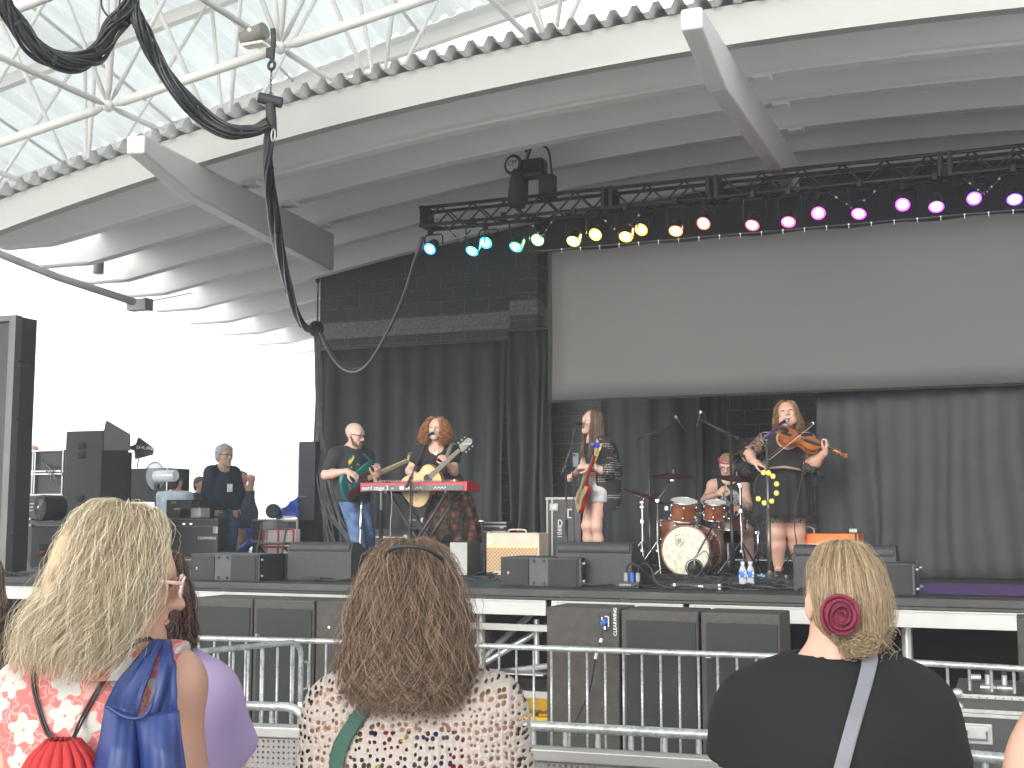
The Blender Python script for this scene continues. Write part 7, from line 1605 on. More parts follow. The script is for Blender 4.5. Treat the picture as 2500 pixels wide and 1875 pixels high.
text('letters', 'SJC', .052, sc_-bax*.002, ex, UP, rub, bd); text('letters', 'CUSTOM DRUMS', .009, sc_-UP*.032-bax*.002, ex, UP, rub, bd)
for sg in (-1, 1): part('spur', MB().tube([bc+bax*.12+ex*.2*sg-UP*.1, V(*(bc-bax*.05+ex*.33*sg)[:2], DECK+.01)], .008, 6), chrome, bd)
t1 = drum('tom', pd(1669, 1245, 12.6), UP*.93-FR*.28+RT*.05, .135, .19, white_h, 6); t2 = drum('tom', pd(1746, 1246, 12.65), UP*.95-FR*.28, .112, .17, white_h, 6)
t3 = drum('snare', pd(1784, 1280, 12.9), UP, .158, .12, white_h, 8); t4 = drum('floor_tom', pd(1650, 1300, 13.2), UP, .17, .26, white_h, 6)
part('tom_mount', MB().tube([pd(1700, 1300, 12.6), pd(1700, 1255, 12.6), pd(1720, 1250, 12.65)], .011, 8), chrome, kit)
def cymbal(label, c, r, up, base, bends=(), sdd=None):
    up = nrm(up); t = thing('cymbal', label, 'cymbal', c); part('plate', MB().lathe([(.004, .022), (.03, .018), (.04, .008), (r, -.012), (r, -.014), (.04, .004), (.004, .016)], c, up, 40), M('cymbal_lit_red', (.30, .12, .11), .22, .9, var=.15, scale=30), t, smooth='auto')  # bronze reddened, the magenta stage light reflections are put into its colour
    part('wingnut', MB().tube([c+up*.02, c+up*.06], .008, 8), chrome, t)
    s = thing('cymbal_stand', label.replace('cymbal', 'cymbal stand'), 'stand', V(base[0], base[1], DECK)); P = [c]+list(bends)+[V(base[0], base[1], DECK+.25)]
    part('tube', MB().tube([P[0], P[1]], .008, 8), chrome, s, smooth=True); part('tube', MB().tube(P[1:], .012, 8), chrome, s, smooth='auto')
    for p in P[1:]: part('joint', MB().box(p, (.045, .035, .035)), chrome, s, bevel=.008)
    part('collar', MB().box(P[-1]*.4+P[1]*.6, (.04, .03, .05)), chrome, s, bevel=.008)
    for k in range(3): w = k*2.094+.9; e = V(base[0]+.26*math.cos(w), base[1]+.26*math.sin(w), DECK+.015); part('leg', MB().tube([P[-1]+UP*.1, e], .008, 6), chrome, s); part('leg_brace', MB().tube([P[-1]-UP*.14, P[-1]*.4+e*.6], .006, 5), chrome, s); part('rubber_foot', MB().ell(e, (.018, .018, .014), n=8, m=6), rub, s)
c = pd(1643, 1160, 12.75); p1 = pd(1605, 1222, 12.8); cymbal('crash cymbal at left above the first tom', c, .225, UP*.98-FR*.16, p1, [pd(1641, 1172, 12.76), p1])
c = pd(1799, 1165, 12.55); p1 = pd(1806, 1182, 12.6); cymbal('ride cymbal at right in front of the drummer', c, .195, UP*.97-FR*.22+RT*.04, pd(1810, 1300, 12.6), [p1, V(*pd(1810, 1300, 12.6)[:2], p1[2]-.02)])
c = pd(1576, 1210, 12.9); p1 = pd(1567, 1226, 12.9); cymbal('low tilted cymbal at the far left of the drum kit', c, .235, UP*.93-FR*.12+RT*.33, p1, [p1, p1-UP*.05])
hs3 = thing('hi_hat_stand', 'chrome hi-hat stand between drummer and violinist', 'stand', V(*pd(1849, 1390, 12.9)[:2], DECK)); e = pd(1849, 1262, 12.9)
part('upright', MB().tube([V(e[0], e[1], DECK+.05), e], .011, 8), chrome, hs3, smooth=True); part('clamp', MB().box(pd(1849, 1300, 12.9), (.05, .04, .04)), chrome, hs3, bevel=.008)
for k in range(3): w = k*2.094; part('leg', MB().tube([V(e[0], e[1], DECK+.25), V(e[0]+.26*math.cos(w), e[1]+.26*math.sin(w), DECK+.01)], .009, 6), chrome, hs3)
ds = pd(1782, 1260, 12.9); o = thing('drum_stick', 'wooden drum stick raised in the drummer right hand', 'drum stick', ds); part('stick', MB().tube([pd(1766, 1212, 13.2), pd(1775, 1176, 13.05)], [.008, .005], 8), maple, o, smooth=True)
o = thing('drum_stick', 'wooden drum stick angled over the snare drum', 'drum stick', ds); part('stick', MB().tube([pd(1806, 1196, 12.9), pd(1828, 1248, 12.95)], [.005, .007], 8), M('stick_pale', (.7, .66, .58), .5), o, smooth=True)
st_c = V(*pd(1780, 1380, 13.85)[:2], 0); o = thing('drum_throne', 'black round drum throne under the drummer', 'stool', V(st_c[0], st_c[1], DECK)); sz_ = pd(1780, 1312, 13.85)[2]
part('seat', MB().lathe([(.15, -.06), (.17, -.04), (.17, .0), (.14, .02)], V(st_c[0], st_c[1], sz_), n=20), rub, o, smooth='auto'); part('post', MB().tube([V(st_c[0], st_c[1], DECK), V(st_c[0], st_c[1], sz_)], .02, 8), chrome, o)
# ---- keyboard and stand
kr = M('keyboard_red', (.42, .012, .03), .35, coat=.3); KN = 11.42
xl, xr = pn(884, 1187, KN)[0], pn(1133, 1187, KN)[0]; z0, z1 = pn(1000, 1199, KN)[2], pn(1000, 1178, KN)[2]
kb = thing('stage_keyboard', 'long red stage keyboard seen from behind with white lettering', 'keyboard', V((xl+xr)/2, KN+.15, z0)); H = z1-z0
part('chassis', MB().prism([(0, 0), (0, H), (.12, H+.012), (.30, H*.75), (.31, .01)], V(xl, KN, z0), (0, 1, 0), (0, 0, 1), 0, xr-xl), kr, kb, bevel=.004)
part('rear_panel', MB().box(V((xl+xr)/2, KN-.003, z0+H*.38), (xr-xl-.02, .01, H*.66)), M('panel_grey', (.10, .10, .098), .5), kb)
part('end_cheek', MB().prism([(-.004, -.003), (-.004, H+.006), (.14, H+.014), (.32, H*.75), (.32, -.003)], V(xr, KN, z0), (0, 1, 0), (0, 0, 1), 0, .035), kr, kb, bevel=.006)
part('end_cheek', MB().prism([(-.004, -.003), (-.004, H+.006), (.14, H+.014), (.32, H*.75), (.32, -.003)], V(xl-.02, KN, z0), (0, 1, 0), (0, 0, 1), 0, .02), kr, kb, bevel=.006)
part('keys', MB().box(V((xl+xr)/2, KN+.24, z0+H*.82), (xr-xl-.1, .13, .012)), white_h, kb)
lw = MATS['letter_white']
text('lettering', 'nord stage 3', .062, V(xl+.16, KN-.009, z0+H*.38), (1, 0, 0), (0, 0, 1), lw, kb, depth=.001); text('lettering', '. 88', .03, V(xl+.355, KN-.009, z0+H*.30), (1, 0, 0), (0, 0, 1), lw, kb)
part('sticker', MB().box(V(xl+.47, KN-.01, z0+H*.38), (.045, .003, H*.42)), lw, kb)
for k in range(4): part('jack_mark', MB().box(V(xl+.52+.012*k, KN-.01, z0+H*.35), (.006, .003, H*.3)), lw, kb)
for x0_, n_j in ((.63, 5), (.84, 8)):
    for k in range(n_j): part('jack', MB().tube([V(xl+x0_+.018*k, KN-.004, z0+H*(.3+.12*(k % 2))), V(xl+x0_+.018*k, KN-.014, z0+H*(.3+.12*(k % 2)))], .0065, 8), lw if k % 2 else gmet, kb)
mb = MB(); rng = random.Random(4)
for k in range(44): x = xl+.1+(xr-xl-.2)*k/44; mb.tube([V(x, KN+.1+rng.uniform(-.04, .04), z0+H), V(x, KN+.1, z0+H+.026)], .006, 6)
part('knobs', mb, M('knob_mix', (.35, .3, .3), .4, var=.8, scale=60), kb); part('yellow_knob', MB().tube([V(xr-.12, KN+.03, z0+H), V(xr-.12, KN+.03, z0+H+.03)], .01, 8), M('knob_yellow', (.7, .55, .08), .4), kb)
ksd = thing('keyboard_stand', 'black folding X stand under the red keyboard', 'stand', V((xl+xr)/2, KN+.15, DECK)); zt_ = z0
for dy in (0, .28):
    part('leg', MB().tube([V(xl+.98, KN+dy, zt_-.01), V(xl+.42, KN+dy, DECK+.03)], .02, 8), MATS['stand_black'], ksd, smooth=True); part('leg', MB().tube([V(xl+.30, KN+dy+.04, zt_-.01), V(xl+.86, KN+dy+.04, DECK+.03)], .02, 8), MATS['stand_black'], ksd, smooth=True)
for x in (.3, .98): part('cross_bar', MB().tube([V(xl+x, KN-.04, zt_-.012), V(xl+x, KN+.34, zt_-.012)], .016, 8), MATS['stand_black'], ksd)
for x, e in ((955, 957), (1095, 1060)): part('hanging_cable', MB().tube(catm([pn(x, 1198, KN), pn(x+2, 1230, KN), pn(x-2, 1290, KN), pn(e, 1345, KN)], 6), .006, 5), whc if x == 955 else rub, ksd, smooth=True)
# flute on its peg
f0, f1 = pd(883, 1224, 12.5), pd(877, 1352, 12.5); o = thing('flute', 'silver flute standing upright in front of the bassist leg', 'flute', f1); slv = M('flute_silver', (.78, .72, .66), .2, 1.)
part('tube', MB().tube([f1, f0], .011, 10), slv, o, smooth=True); part('lip_plate', MB().box(f0*.9+f1*.1-FR*.008, (.02, .012, .035)), slv, o, bevel=.004)
for k in range(12): part('key', MB().tube([f0*(.45-.035*k)+f1*(.55+.035*k)-FR*.008, f0*(.45-.035*k)+f1*(.55+.035*k)-FR*.018+RT*.004], .009, 8), slv, o)
part('peg', MB().tube([V(f1[0], f1[1], DECK), f1], .01, 8), rub, o)
# tablet on a stand
o = thing('tablet', 'blue grey tablet on the stand left of the dark haired guitarist', 'tablet', pd(1405, 1140, 12.7)); part('case', MB().box(pd(1405, 1123, 12.7), (.062, .012, .145), (RT, FR, UP)), M('tablet_grey', (.16, .21, .26), .35), o, bevel=.004); part('mount', MB().tube([pd(1405, 1140, 12.7), pd(1384, 1143, 12.5)], .006, 6), blkm, o); part('camera_bump', MB().box(pd(1402, 1111, 12.68), (.02, .01, .02), (RT, FR, UP)), rub, o)
# ---- amplifiers and cases
def amp(label, x0, x1, yt, yb, dep, fin):
    n = nb_((x0+x1)/2, yb); c, s = boxat(x0, x1, yt, yb, n, dep); c[2] = DECK+s[2]/2; t = thing('guitar_amplifier', label, 'amplifier', V(c[0], c[1], DECK)); part('cabinet', MB().box(c, s), fin, t, bevel=.012); return t, c, s, n
beige = M('tolex_beige', (.60, .52, .43), .7, bump=.5, bscale=200)
t, c, s, n = amp('cream tweed guitar amplifier with brown diamond grille', 1187, 1316, 1301, 1405, .27, beige)
dmd, g = newmat('diamond_cloth', .8); tc = g.new('ShaderNodeTexCoord'); x_, y_, z_ = g.sep(tc.outputs['Object']); k_ = 26
l1 = g.math('LESS_THAN', g.math('ABSOLUTE', g.math('SUBTRACT', g.math('FRACT', g.math('MULTIPLY', g.math('ADD', x_, z_), k_)), .5)), .1); l2 = g.math('LESS_THAN', g.math('ABSOLUTE', g.math('SUBTRACT', g.math('FRACT', g.math('MULTIPLY', g.math('SUBTRACT', x_, z_), k_)), .5)), .1)
g.l.new(g.mix(g.math('MAXIMUM', l1, l2), (.36, .21, .11), (.62, .48, .32)), g.b.inputs['Base Color'])
zs = pn(1250, 1334, n)[2]; part('grille_cloth', MB().box(V(c[0]-.005, c[1]-s[1]/2-.004, (DECK+.03+zs)/2), (s[0]-.03, .012, zs-DECK-.06)), dmd, t); part('piping', MB().box(V(c[0]-.005, c[1]-s[1]/2-.008, zs-.01), (s[0]-.03, .014, .008)), M('piping_gold', (.75, .68, .08), .4), t)
text('lettering', 'VOX', .035, V(c[0]-s[0]*.3, c[1]-s[1]/2-.004, zs+.025), (1, 0, 0), (0, 0, 1), M('gold', (.5, .4, .18), .4, .7), t)
part('handle', MB().tube(catm([V(c[0]-.1, c[1], c[2]+s[2]/2), V(c[0]-.08, c[1], c[2]+s[2]/2+.03), V(c[0]+.08, c[1], c[2]+s[2]/2+.03), V(c[0]+.1, c[1], c[2]+s[2]/2)], 5), .009, 6), beige, t, smooth=True)
for dx in (-.44, .44): part('corner', MB().box(c+V(s[0]*dx, -s[1]/2-.0, s[2]/2), (.04, .03, .014)), gmet, t, bevel=.004)
t, c, s, n = amp('pale grey fabric fronted amplifier behind the floral skirt', 1098, 1142, 1322, 1406, .32, paint2); part('front_cloth', MB().box(c-V(0, s[1]/2+.004, 0), (s[0]-.01, .01, s[2]-.02)), M('cloth_pale', (.42, .44, .41), .9, bump=.6, bscale=260), t)
c, s = boxat(1183, 1236, 1276, 1298, 12.6, .3); o = thing('small_case', 'small silver edged case lying behind the cream amplifier', 'case', V(c[0], c[1], c[2]-s[2]/2)); part('body', MB().box(c, s), paint2, o)
for z in (-.5, .1, .5): part('edge_rail', MB().box(c+V(0, -s[1]/2-.004, s[2]*z), (s[0]+.01, .012, .016)), alub, o)
part('latch', MB().box(c+V(s[0]*.3, -s[1]/2-.01, 0), (.05, .015, .03)), gmet, o, bevel=.004); part('support', MB().box(V(c[0], c[1], (DECK+c[2]-s[2]/2)/2), (s[0]*.8, s[1]*.8, c[2]-s[2]/2-DECK)), paint2, o)
c, s = boxat(1334, 1418, 1214, 1380, 13.3, .6); c[2] = DECK+(c[2]+s[2]/2-DECK)/2; s[2] = 2*(c[2]-DECK); o = thing('road_case', 'tall black road case with white edges and stencilled numbers', 'road case', V(c[0], c[1], DECK)); part('body', MB().box(c, s), MATS['case_laminate'], o, bevel=.004)
yf = c[1]-s[1]/2; part('edge_rail', MB().box(V(c[0], yf-.004, c[2]+s[2]/2-.012), (s[0]+.01, .02, .026)), alub, o)
for x in (1337, 1349): part('edge_rail', MB().box(V(pn(x, 1300, yf)[0], yf-.005, c[2]+.05), (.02, .02, s[2]-.1)), alub, o)
part('butterfly_latch', MB().box(pn(1352, 1238, yf-.01), (.105, .012, .085)), cae, o, bevel=.012); part('latch_core', MB().box(pn(1352, 1238, yf-.02), (.06, .008, .05)), gmet, o, bevel=.004)
part('recess_handle', MB().box(pn(1391, 1254, yf-.01), (.06, .012, .11)), cae, o, bevel=.01); part('recess_inner', MB().box(pn(1392, 1254, yf-.018), (.035, .006, .075)), rub, o)
text('stencil', '1080', .075, pn(1367, 1290+8, yf-.004), (0, 0, 1), (-1, 0, 0), lw, o); m0 = pn(1367, 1277, yf-.006)
part('mouth_stencil', MB().tube([m0+V(.022*math.cos(w)*(1+.2*math.cos(3*w)), 0, .036*math.sin(w)) for w in np.linspace(0, 6.283, 19)], .006, 5), lw, o)
org = M('amp_orange', (.80, .16, .02), .5, bump=.3, bscale=200)
c, s = boxat(1962, 2102, 1303, 1400, 12.55, .3); c[2] = DECK+(c[2]+s[2]/2-DECK)/2; s[2] = 2*(c[2]-DECK); t = thing('guitar_amplifier', 'bright orange guitar amplifier behind the violinist and bun hair', 'amplifier', V(c[0], c[1], DECK)); part('cabinet', MB().box(c, s), org, t, bevel=.012)
yf = c[1]-s[1]/2; part('front_panel', MB().box(V(c[0]-.01, yf-.003, c[2]+s[2]/2-.145), (s[0]-.05, .01, .09)), M('panel_cream', (.72, .6, .42), .6), t); part('grille_cloth', MB().box(V(c[0]-.01, yf-.003, c[2]-.12), (s[0]-.05, .01, s[2]-.3)), M('grille_brown', (.12, .08, .05), .9), t)
part('handle', MB().tube(catm([pn(1958, 1300, yf+.1), pn(1964, 1288, yf+.1), pn(1975, 1286, yf+.1), pn(1986, 1292, yf+.1), pn(1988, 1303, yf+.1)], 5), .007, 6), beige, t, smooth=True)
for dx in (.0, -.035): part('corner_bracket', MB().box(V(c[0]+s[0]/2+dx-.01, yf-.006, c[2]+s[2]/2-.03), (.02, .014, .07)), rub, t, bevel=.003)
tp_ = pn(2084, 1302, yf+.1); o = thing('tuner_pedal', 'small pedal with pale knobs on the orange amplifier', 'pedal', tp_); part('box', MB().box(tp_+V(0, 0, .025), (.08, .06, .045)), M('pedal_green', (.10, .14, .12), .4), o, bevel=.004)
for k in range(4): part('knob', MB().box(tp_+V(-.028+.019*k, -.033, .028), (.008, .008, .022)), lw, o)
part('antenna', MB().tube([tp_+V(-.02, 0, .045), tp_+V(-.03, 0, .09)], .002, 4), gmet, o)
for x0, x1, yt, yb, n, lb in ((905, 1012, 1292, 1395, 12.9, 'black equipment case on the deck behind the flute'), (985, 1045, 1240, 1395, 13.0, 'black speaker cabinet behind the keyboard stand legs')):
    c, s = boxat(x0, x1, yt, yb, n, .4); c[2] = DECK+(c[2]+s[2]/2-DECK)/2; s[2] = 2*(c[2]-DECK); o = thing('equipment_case', lb, 'case', V(c[0], c[1], DECK)); part('body', MB().box(c, s), paint2, o, bevel=.01)
    part('top_rail', MB().box(c+V(0, -s[1]/2-.004, s[2]*.3), (s[0]*.8, .01, .01)), gmet, o); part('handle', MB().box(c+V(s[0]*.3, -s[1]/2-.008, s[2]*.3), (.05, .02, .06)), gmet, o, bevel=.006)
o = thing('speaker_pole', 'thin dark pole stand behind the keyboard', 'pole', V(*pd(930, 1300, 14.2)[:2], DECK)); e = pd(931, 1202, 14.2); part('pole', MB().tube([V(e[0], e[1], DECK), e], .016, 8), gmet, o); part('sleeve', MB().tube([V(e[0], e[1], DECK+.2), V(e[0], e[1], e[2]-.2)], .024, 8), rub, o)
o = thing('short_stand', 'short dark stand with clips beside the cream amplifier', 'stand', V(*pd(1180, 1400, 12.2)[:2], DECK)); part('rod', MB().tube([pd(1183, 1398, 12.2), pd(1180, 1310, 12.2), pd(1174, 1250, 12.2)], .011, 8), rub, o, smooth='auto'); part('clip', MB().box(pd(1175, 1272, 12.15), (.05, .02, .01)), gmet, o); part('grip', MB().tube([pd(1178, 1290, 12.2), pd(1174, 1250, 12.2)], .016, 8), rub, o)
# pedals at the violinist's feet
p = pz(1912, 1417, DECK); o = thing('pedal_board', 'row of small yellow and black effect pedals at the violinist feet', 'pedal board', p); part('base', MB().box(p+V(0, .05, .012), (.19, .1, .02)), M('pedal_cream', (.55, .42, .14), .5), o, bevel=.003)
for k in range(4): part('switch', MB().tube([p+V(-.07+.046*k, .03, .02), p+V(-.07+.046*k, .03, .05)], .012, 8), rub if k % 2 else gmet, o)
p = pz(1858, 1415, DECK); o = thing('effect_pedal', 'small blue effect pedal left of the pedal board', 'pedal', p); part('box', MB().box(p+V(0, .05, .025), (.08, .1, .045)), M('pedal_blue', (.06, .22, .34), .4), o, bevel=.004); part('switch', MB().tube([p+V(0, .03, .045), p+V(0, .03, .06)], .01, 8), gmet, o)
one('instrument_cable', MB().tube(catm([pd(1967, 1090, 11.85), pd(1964, 1130, 11.8), pd(1955, 1180, 11.75), pd(1943, 1235, 11.75), pd(1940, 1290, 11.75), pd(1944, 1335, 11.8), pd(1925, 1365, 11.9), pd(1910, 1385, 12), pd(1908, 1410, 12)], 8), .006, 6), rub, 'black instrument cable hanging from the violin to the pedals', 'cable', smooth=True)
# ================================================================ SPECTATORS IN FRONT
from mathutils.bvhtree import BVHTree
TZ = .32
class Surf:
    "finds points on a finished surface, so straps and bags lie on it"
    def __init__(s, *vqs): s.t = [BVHTree.FromPolygons([tuple(v) for v in vq[0]], [tuple(map(int, f)) for f in vq[1]]) for vq in vqs]
    def __call__(s, x, y, off=0., dflt=None):
        r = ray(x, y); rn = nrm(r); best = None
        for t in s.t:
            h = t.ray_cast(Vector(_C), Vector(rn))
            if h[0] is not None and (best is None or h[3] < best): best = h[3]
        if best is None: return pd(x, y, dflt)
        return _C+rn*(best-off)
def fgJ(q, nk, hd, sl, sr, fwd, arms=.30, pelw=.10, el=None, er=None, wl=None, wr=None):
    J = dict(nk=nk, hd=hd, sl=sl, sr=sr); side = nrm((sr-sl)*V(1, 1, 0)); m = (sl+sr)/2; pl = V(nk[0], nk[1], TZ+.93)+fwd*.02
    J['pl'] = pl; J['ch'] = V(m[0], m[1], nk[2]-.20)+fwd*.02
    for s, sg in (('l', -1), ('r', 1)):
        J['h'+s] = pl+side*sg*pelw-UP*.04; J['k'+s] = V(J['h'+s][0], J['h'+s][1], TZ+.48)+fwd*.02; J['a'+s] = V(J['h'+s][0], J['h'+s][1], TZ+.08); J['t'+s] = J['a'+s]+fwd*.15-UP*.045
        e = {'l': el, 'r': er}[s]; w = {'l': wl, 'r': wr}[s]
        J['e'+s] = e if e is not None else J['s'+s]+side*sg*.05-UP*arms-fwd*.02; J['w'+s] = w if w is not None else J['e'+s]+fwd*.20-UP*.08-side*sg*.05
    return J
def legs_cloth(J, b, mat, par, res=.011):
    qobj('trousers', sdf_mesh([elp(J['pl'], (b[0], b[1], .13), None, .05)]+[x for s in 'lr' for x in limb([J['h'+s], J['k'+s], J['a'+s]], [b[2], b[2]*.8, b[2]*.62])], res, disp=folds(.006, 18, 4), grow=.006), mat, par)
    for s in 'lr': qobj('shoe', sdf_mesh([cap(V(*J['a'+s][:2], TZ+.045), V(*J['t'+s][:2], TZ+.038), .045, .036, .03)], .011, cuts=[(V(0, 0, TZ+.003), -UP)]), M('shoe_dark', (.05, .05, .05), .6), par)
def proj2(g, k):
    tc = g.new('ShaderNodeTexCoord'); x, y, z = g.sep(tc.outputs['Object']); u = g.math('ADD', g.math('MULTIPLY', x, float(RT[0])), g.math('MULTIPLY', y, float(RT[1]))); return tc, u, z
jeans2 = M('denim_plain', (.07, .10, .17), .9, var=.3, scale=12)
# ---------------- blonde woman, floral shirt
q = Q_(2.3); fw = nrm(FR+RT*.10); nk = q(276, 1606, .02)
J = fgJ(q, nk, q(290, 1420), q(88, 1715, -.02), q(408, 1674, .03), fw, er=q(462, 1990, .02), wr=q(455, 2150, .2))
b = dict(up=.052, fo=.040, ch=(.165, .13, .19), wa=(.165, .14, .15), pe=(.19, .15, .14), sh=.064, nk=.055)
bl = person('blonde wavy haired woman in pink floral shirt with clear glasses, looking right', (*nk[:2], TZ))
hf = headframe(RT*.93+FR*.30-UP*.14, UP+RT*.05); hp, hs2 = head_prims(J['hd'], hf, 1.03, open_=.002); c0 = J['hd']
body_b = sdf_mesh(body_prims(J, b)+hp+hand_prims(J['wl'], -UP, -RT, .9, curl=.6, thumb=-1)+hand_prims(J['wr'], FR-UP*.3, RT, .9, curl=.6), .006, subs=hs2)
qobj('body', body_b, skin('skin_fore', (.42, .245, .175)), bl); face_parts(c0, hf, bl, 1.03)
ftop, g = newmat('floral_coral', .85); tc, u, z = proj2(g, 1)
def flower(scale, rnd, R_, seed, off):
    v = g.comb(g.math('MULTIPLY', g.math('ADD', u, off), scale), g.math('MULTIPLY', g.math('ADD', z, off*.7), scale), 0.)
    vo = g.new('ShaderNodeTexVoronoi'); vo.voronoi_dimensions = '2D'; vo.inputs['Scale'].default_value = 1; vo.inputs['Randomness'].default_value = rnd; g.l.new(v, vo.inputs['Vector'])
    d = g.new('ShaderNodeVectorMath', operation='SUBTRACT'); g.l.new(v, d.inputs[0]); g.l.new(vo.outputs['Position'], d.inputs[1]); dx, dy, _ = g.sep(d.outputs[0])
    an = g.math('ARCTAN2', dy, dx); rc = g.sep(vo.outputs['Color'])[0]; an = g.math('ADD', g.math('MULTIPLY', an, 5), g.math('MULTIPLY', rc, 6.28))
    pet = g.math('ADD', g.math('MULTIPLY', g.math('COSINE', an), .19*R_), g.math('MULTIPLY', g.math('ADD', .68, g.math('MULTIPLY', rc, .25)), R_)); return vo.outputs['Distance'], pet, rc
d1, p1, r1 = flower(13.5, .75, .40, 0, .3); big = g.math('MULTIPLY', g.math('LESS_THAN', d1, p1), g.math('GREATER_THAN', d1, .035))
d2, p2, r2 = flower(27, .9, .42, 1, 1.7); ln = g.math('LESS_THAN', g.math('ABSOLUTE', g.math('SUBTRACT', d2, p2)), .045); ln = g.math('MAXIMUM', ln, g.math('MULTIPLY', g.math('LESS_THAN', d2, p2), g.math('GREATER_THAN', r2, .72)))
d3, p3, r3 = flower(15, .9, .42, 2, 3.1); l3 = g.math('LESS_THAN', g.math('ABSOLUTE', g.math('SUBTRACT', d3, p3)), .022)
col = g.mix(g.math('MULTIPLY', g.math('MAXIMUM', ln, l3), .75), (.47, .13, .12), (.52, .32, .29)); col = g.mix(big, col, (.42, .40, .375)); g.l.new(col, g.b.inputs['Base Color'])
nz = g.new('ShaderNodeTexNoise'); nz.inputs['Scale'].default_value = 700; g.l.new(tc.outputs['Object'], nz.inputs['Vector']); bp = g.new('ShaderNodeBump'); bp.inputs['Strength'].default_value = .2; bp.inputs['Distance'].default_value = .002; g.l.new(nz.outputs['Fac'], bp.inputs['Height']); g.l.new(bp.outputs[0], g.b.inputs['Normal'])
shv = sdf_mesh(torso(J, b)+[elp(J['ch']-FR*.05-UP*.06, (.15, .12, .17), None, .06), cap(J['pl']-UP*.02, J['pl']+UP*.1, .17, .17, .08)], .0065, cuts=[(nk+UP*.03, UP), (J['pl']-UP*.12, -UP), (J['sr']+RT*.018+UP*.01, nrm(RT-UP*.25)), (J['sl']-RT*.085, -RT)], disp=folds(.007, 15, 3), grow=.016)
qobj('floral_shirt', shv, ftop, bl); SB = Surf(shv, body_b)
part('collar', MB().grid([[nk+(RT*math.cos(w)*.075+FR*math.sin(w)*.07)*(1+.5*t)+UP*(.045-.055*t-.02*t*t) for w in np.linspace(-3.6, .5, 30)] for t in (0, .35, .7, 1.)]), ftop, bl, smooth=True, thick=.003)
legs_cloth(J, (.18, .15, .10), jeans2, bl)
bh = hairmat('hair_blonde', (.24, .17, .10), (.76, .68, .52), streak=(.50, .41, .28), rough=.5)
pf = [(0, .02, .03, .136, -.005), (.10, .055, .064, .128, -.004), (.22, .080, .086, .095, -.002), (.4, .096, .094, .03, -.006), (.58, .104, .099, -.035, -.016), (.76, .106, .106, -.095, -.036), (.9, .100, .104, -.150, -.054), (1, .080, .090, -.20, -.066)]
r_, f_, u_ = hf
qobj('hair_mass', sdf_mesh([elp(c0+u_*.028-f_*.018, (.088, .108, .098), np.array(hf), .03), elp(c0-f_*.05-u_*.06, (.082, .085, .11), np.array(hf), .04)], .006, disp=folds(.004, 60, 3)), M('hair_blonde_mass', (.42, .31, .19), .8, var=.35, scale=30), bl)
flow_hair('hair', c0, hf, pf, bh, bl, n=10000, m=28, face=.80, curl=.0085, cfreq=19, clump=1100, r=.00045, seed=21, jag=.42, inner=.70, frizz=.0009, part_x=.0)
flow_hair('flyaway_hair', c0, hf, [(a_, b_*1.10+.004, c_*1.10, h_+.006, e_) for a_, b_, c_, h_, e_ in pf], bh, bl, n=1700, m=24, face=.7, curl=.012, cfreq=17, r=.00038, seed=22, jag=.5, inner=.9, frizz=.0024)
P = lambda x, y, z: c0+(r_*x+f_*y+u_*z)*1.03
clear = M('glasses_pink_clear', (.70, .46, .42), .12, coat=.6)
for sx in (-1, 1):
    part('glasses_rim', MB().tube([P(sx*.036+.027*math.cos(w), .112-.006*abs(math.cos(w)), .004+.020*math.sin(w)) for w in np.linspace(0, 6.283, 21)], .0026, 6), clear, bl, smooth=True); part('lens', MB().tube([P(sx*.036, .110, .004), P(sx*.036, .1112, .004)], .024, 16), glass, bl)
    part('glasses_arm', MB().tube([P(sx*.062, .106, .014), P(sx*.080, .05, .014), P(sx*.086, -.01, .006)], .004, 6), clear, bl, smooth=True)
JBL = J
# blue tote bag on her shoulder
tote = M('tote_blue', (.010, .027, .125), .5, var=.15, scale=4, bump=.12, bscale=500)
tb = thing('tote_bag', 'royal blue nylon tote bag hanging from the blonde woman shoulder', 'bag', q(340, 1875, -.25))
def sheet(L_, R__, n, dep, amp=.003, sd=0, m=24):
    "surface between two pixel polylines"
    Lc = catm([V(*p, 0) for p in L_], 6); Rc = catm([V(*p, 0) for p in R__], 6); N = min(len(Lc), len(Rc)); rows = []
    for i in range(N):
        t = i/(N-1); r_ = []
        for j in range(m+1):
            s = j/m; x = Lc[i][0]*(1-s)+Rc[i][0]*s; y = Lc[i][1]*(1-s)+Rc[i][1]*s
            r_.append(SB(x, y, dep(t, s)+amp*math.sin(s*11+sd+2*math.sin(t*3))*(.3+t)+amp*.5*math.sin(s*23+t*7+sd), 2.15))
        rows.append(r_)
    P_ = np.array(rows)
    for _ in range(6): P_[1:-1, 1:-1] = (P_[1:-1, 1:-1]*2+P_[:-2, 1:-1]+P_[2:, 1:-1]+P_[1:-1, :-2]+P_[1:-1, 2:])/6
    return MB().grid(P_)
def bagsheet(L_, R__, d0, d1, amp, sd, m=26):
    Lc = catm([V(*p, 0) for p in L_], 6); Rc = catm([V(*p, 0) for p in R__], 6); N = min(len(Lc), len(Rc)); rows = []
    for i in range(N):
        t = i/(N-1); rows.append([pd(Lc[i][0]*(1-s)+Rc[i][0]*s, Lc[i][1]*(1-s)+Rc[i][1]*s, d0+(d1-d0)*t-.035*math.sin(math.pi*s)*min(1, t*2+.2)+amp*math.sin(s*12+sd+1.5*math.sin(t*4))*(.25+t)+amp*.4*math.sin(s*27+t*5)) for s in np.linspace(0, 1, m)])
    return MB().grid(rows)
part('handle', sheet([(374, 1561), (330, 1610), (290, 1660), (256, 1728)], [(398, 1562), (378, 1620), (352, 1690), (333, 1752)], 0, lambda t, s: .008+.02*t), tote, tb, smooth=True, thick=.004)
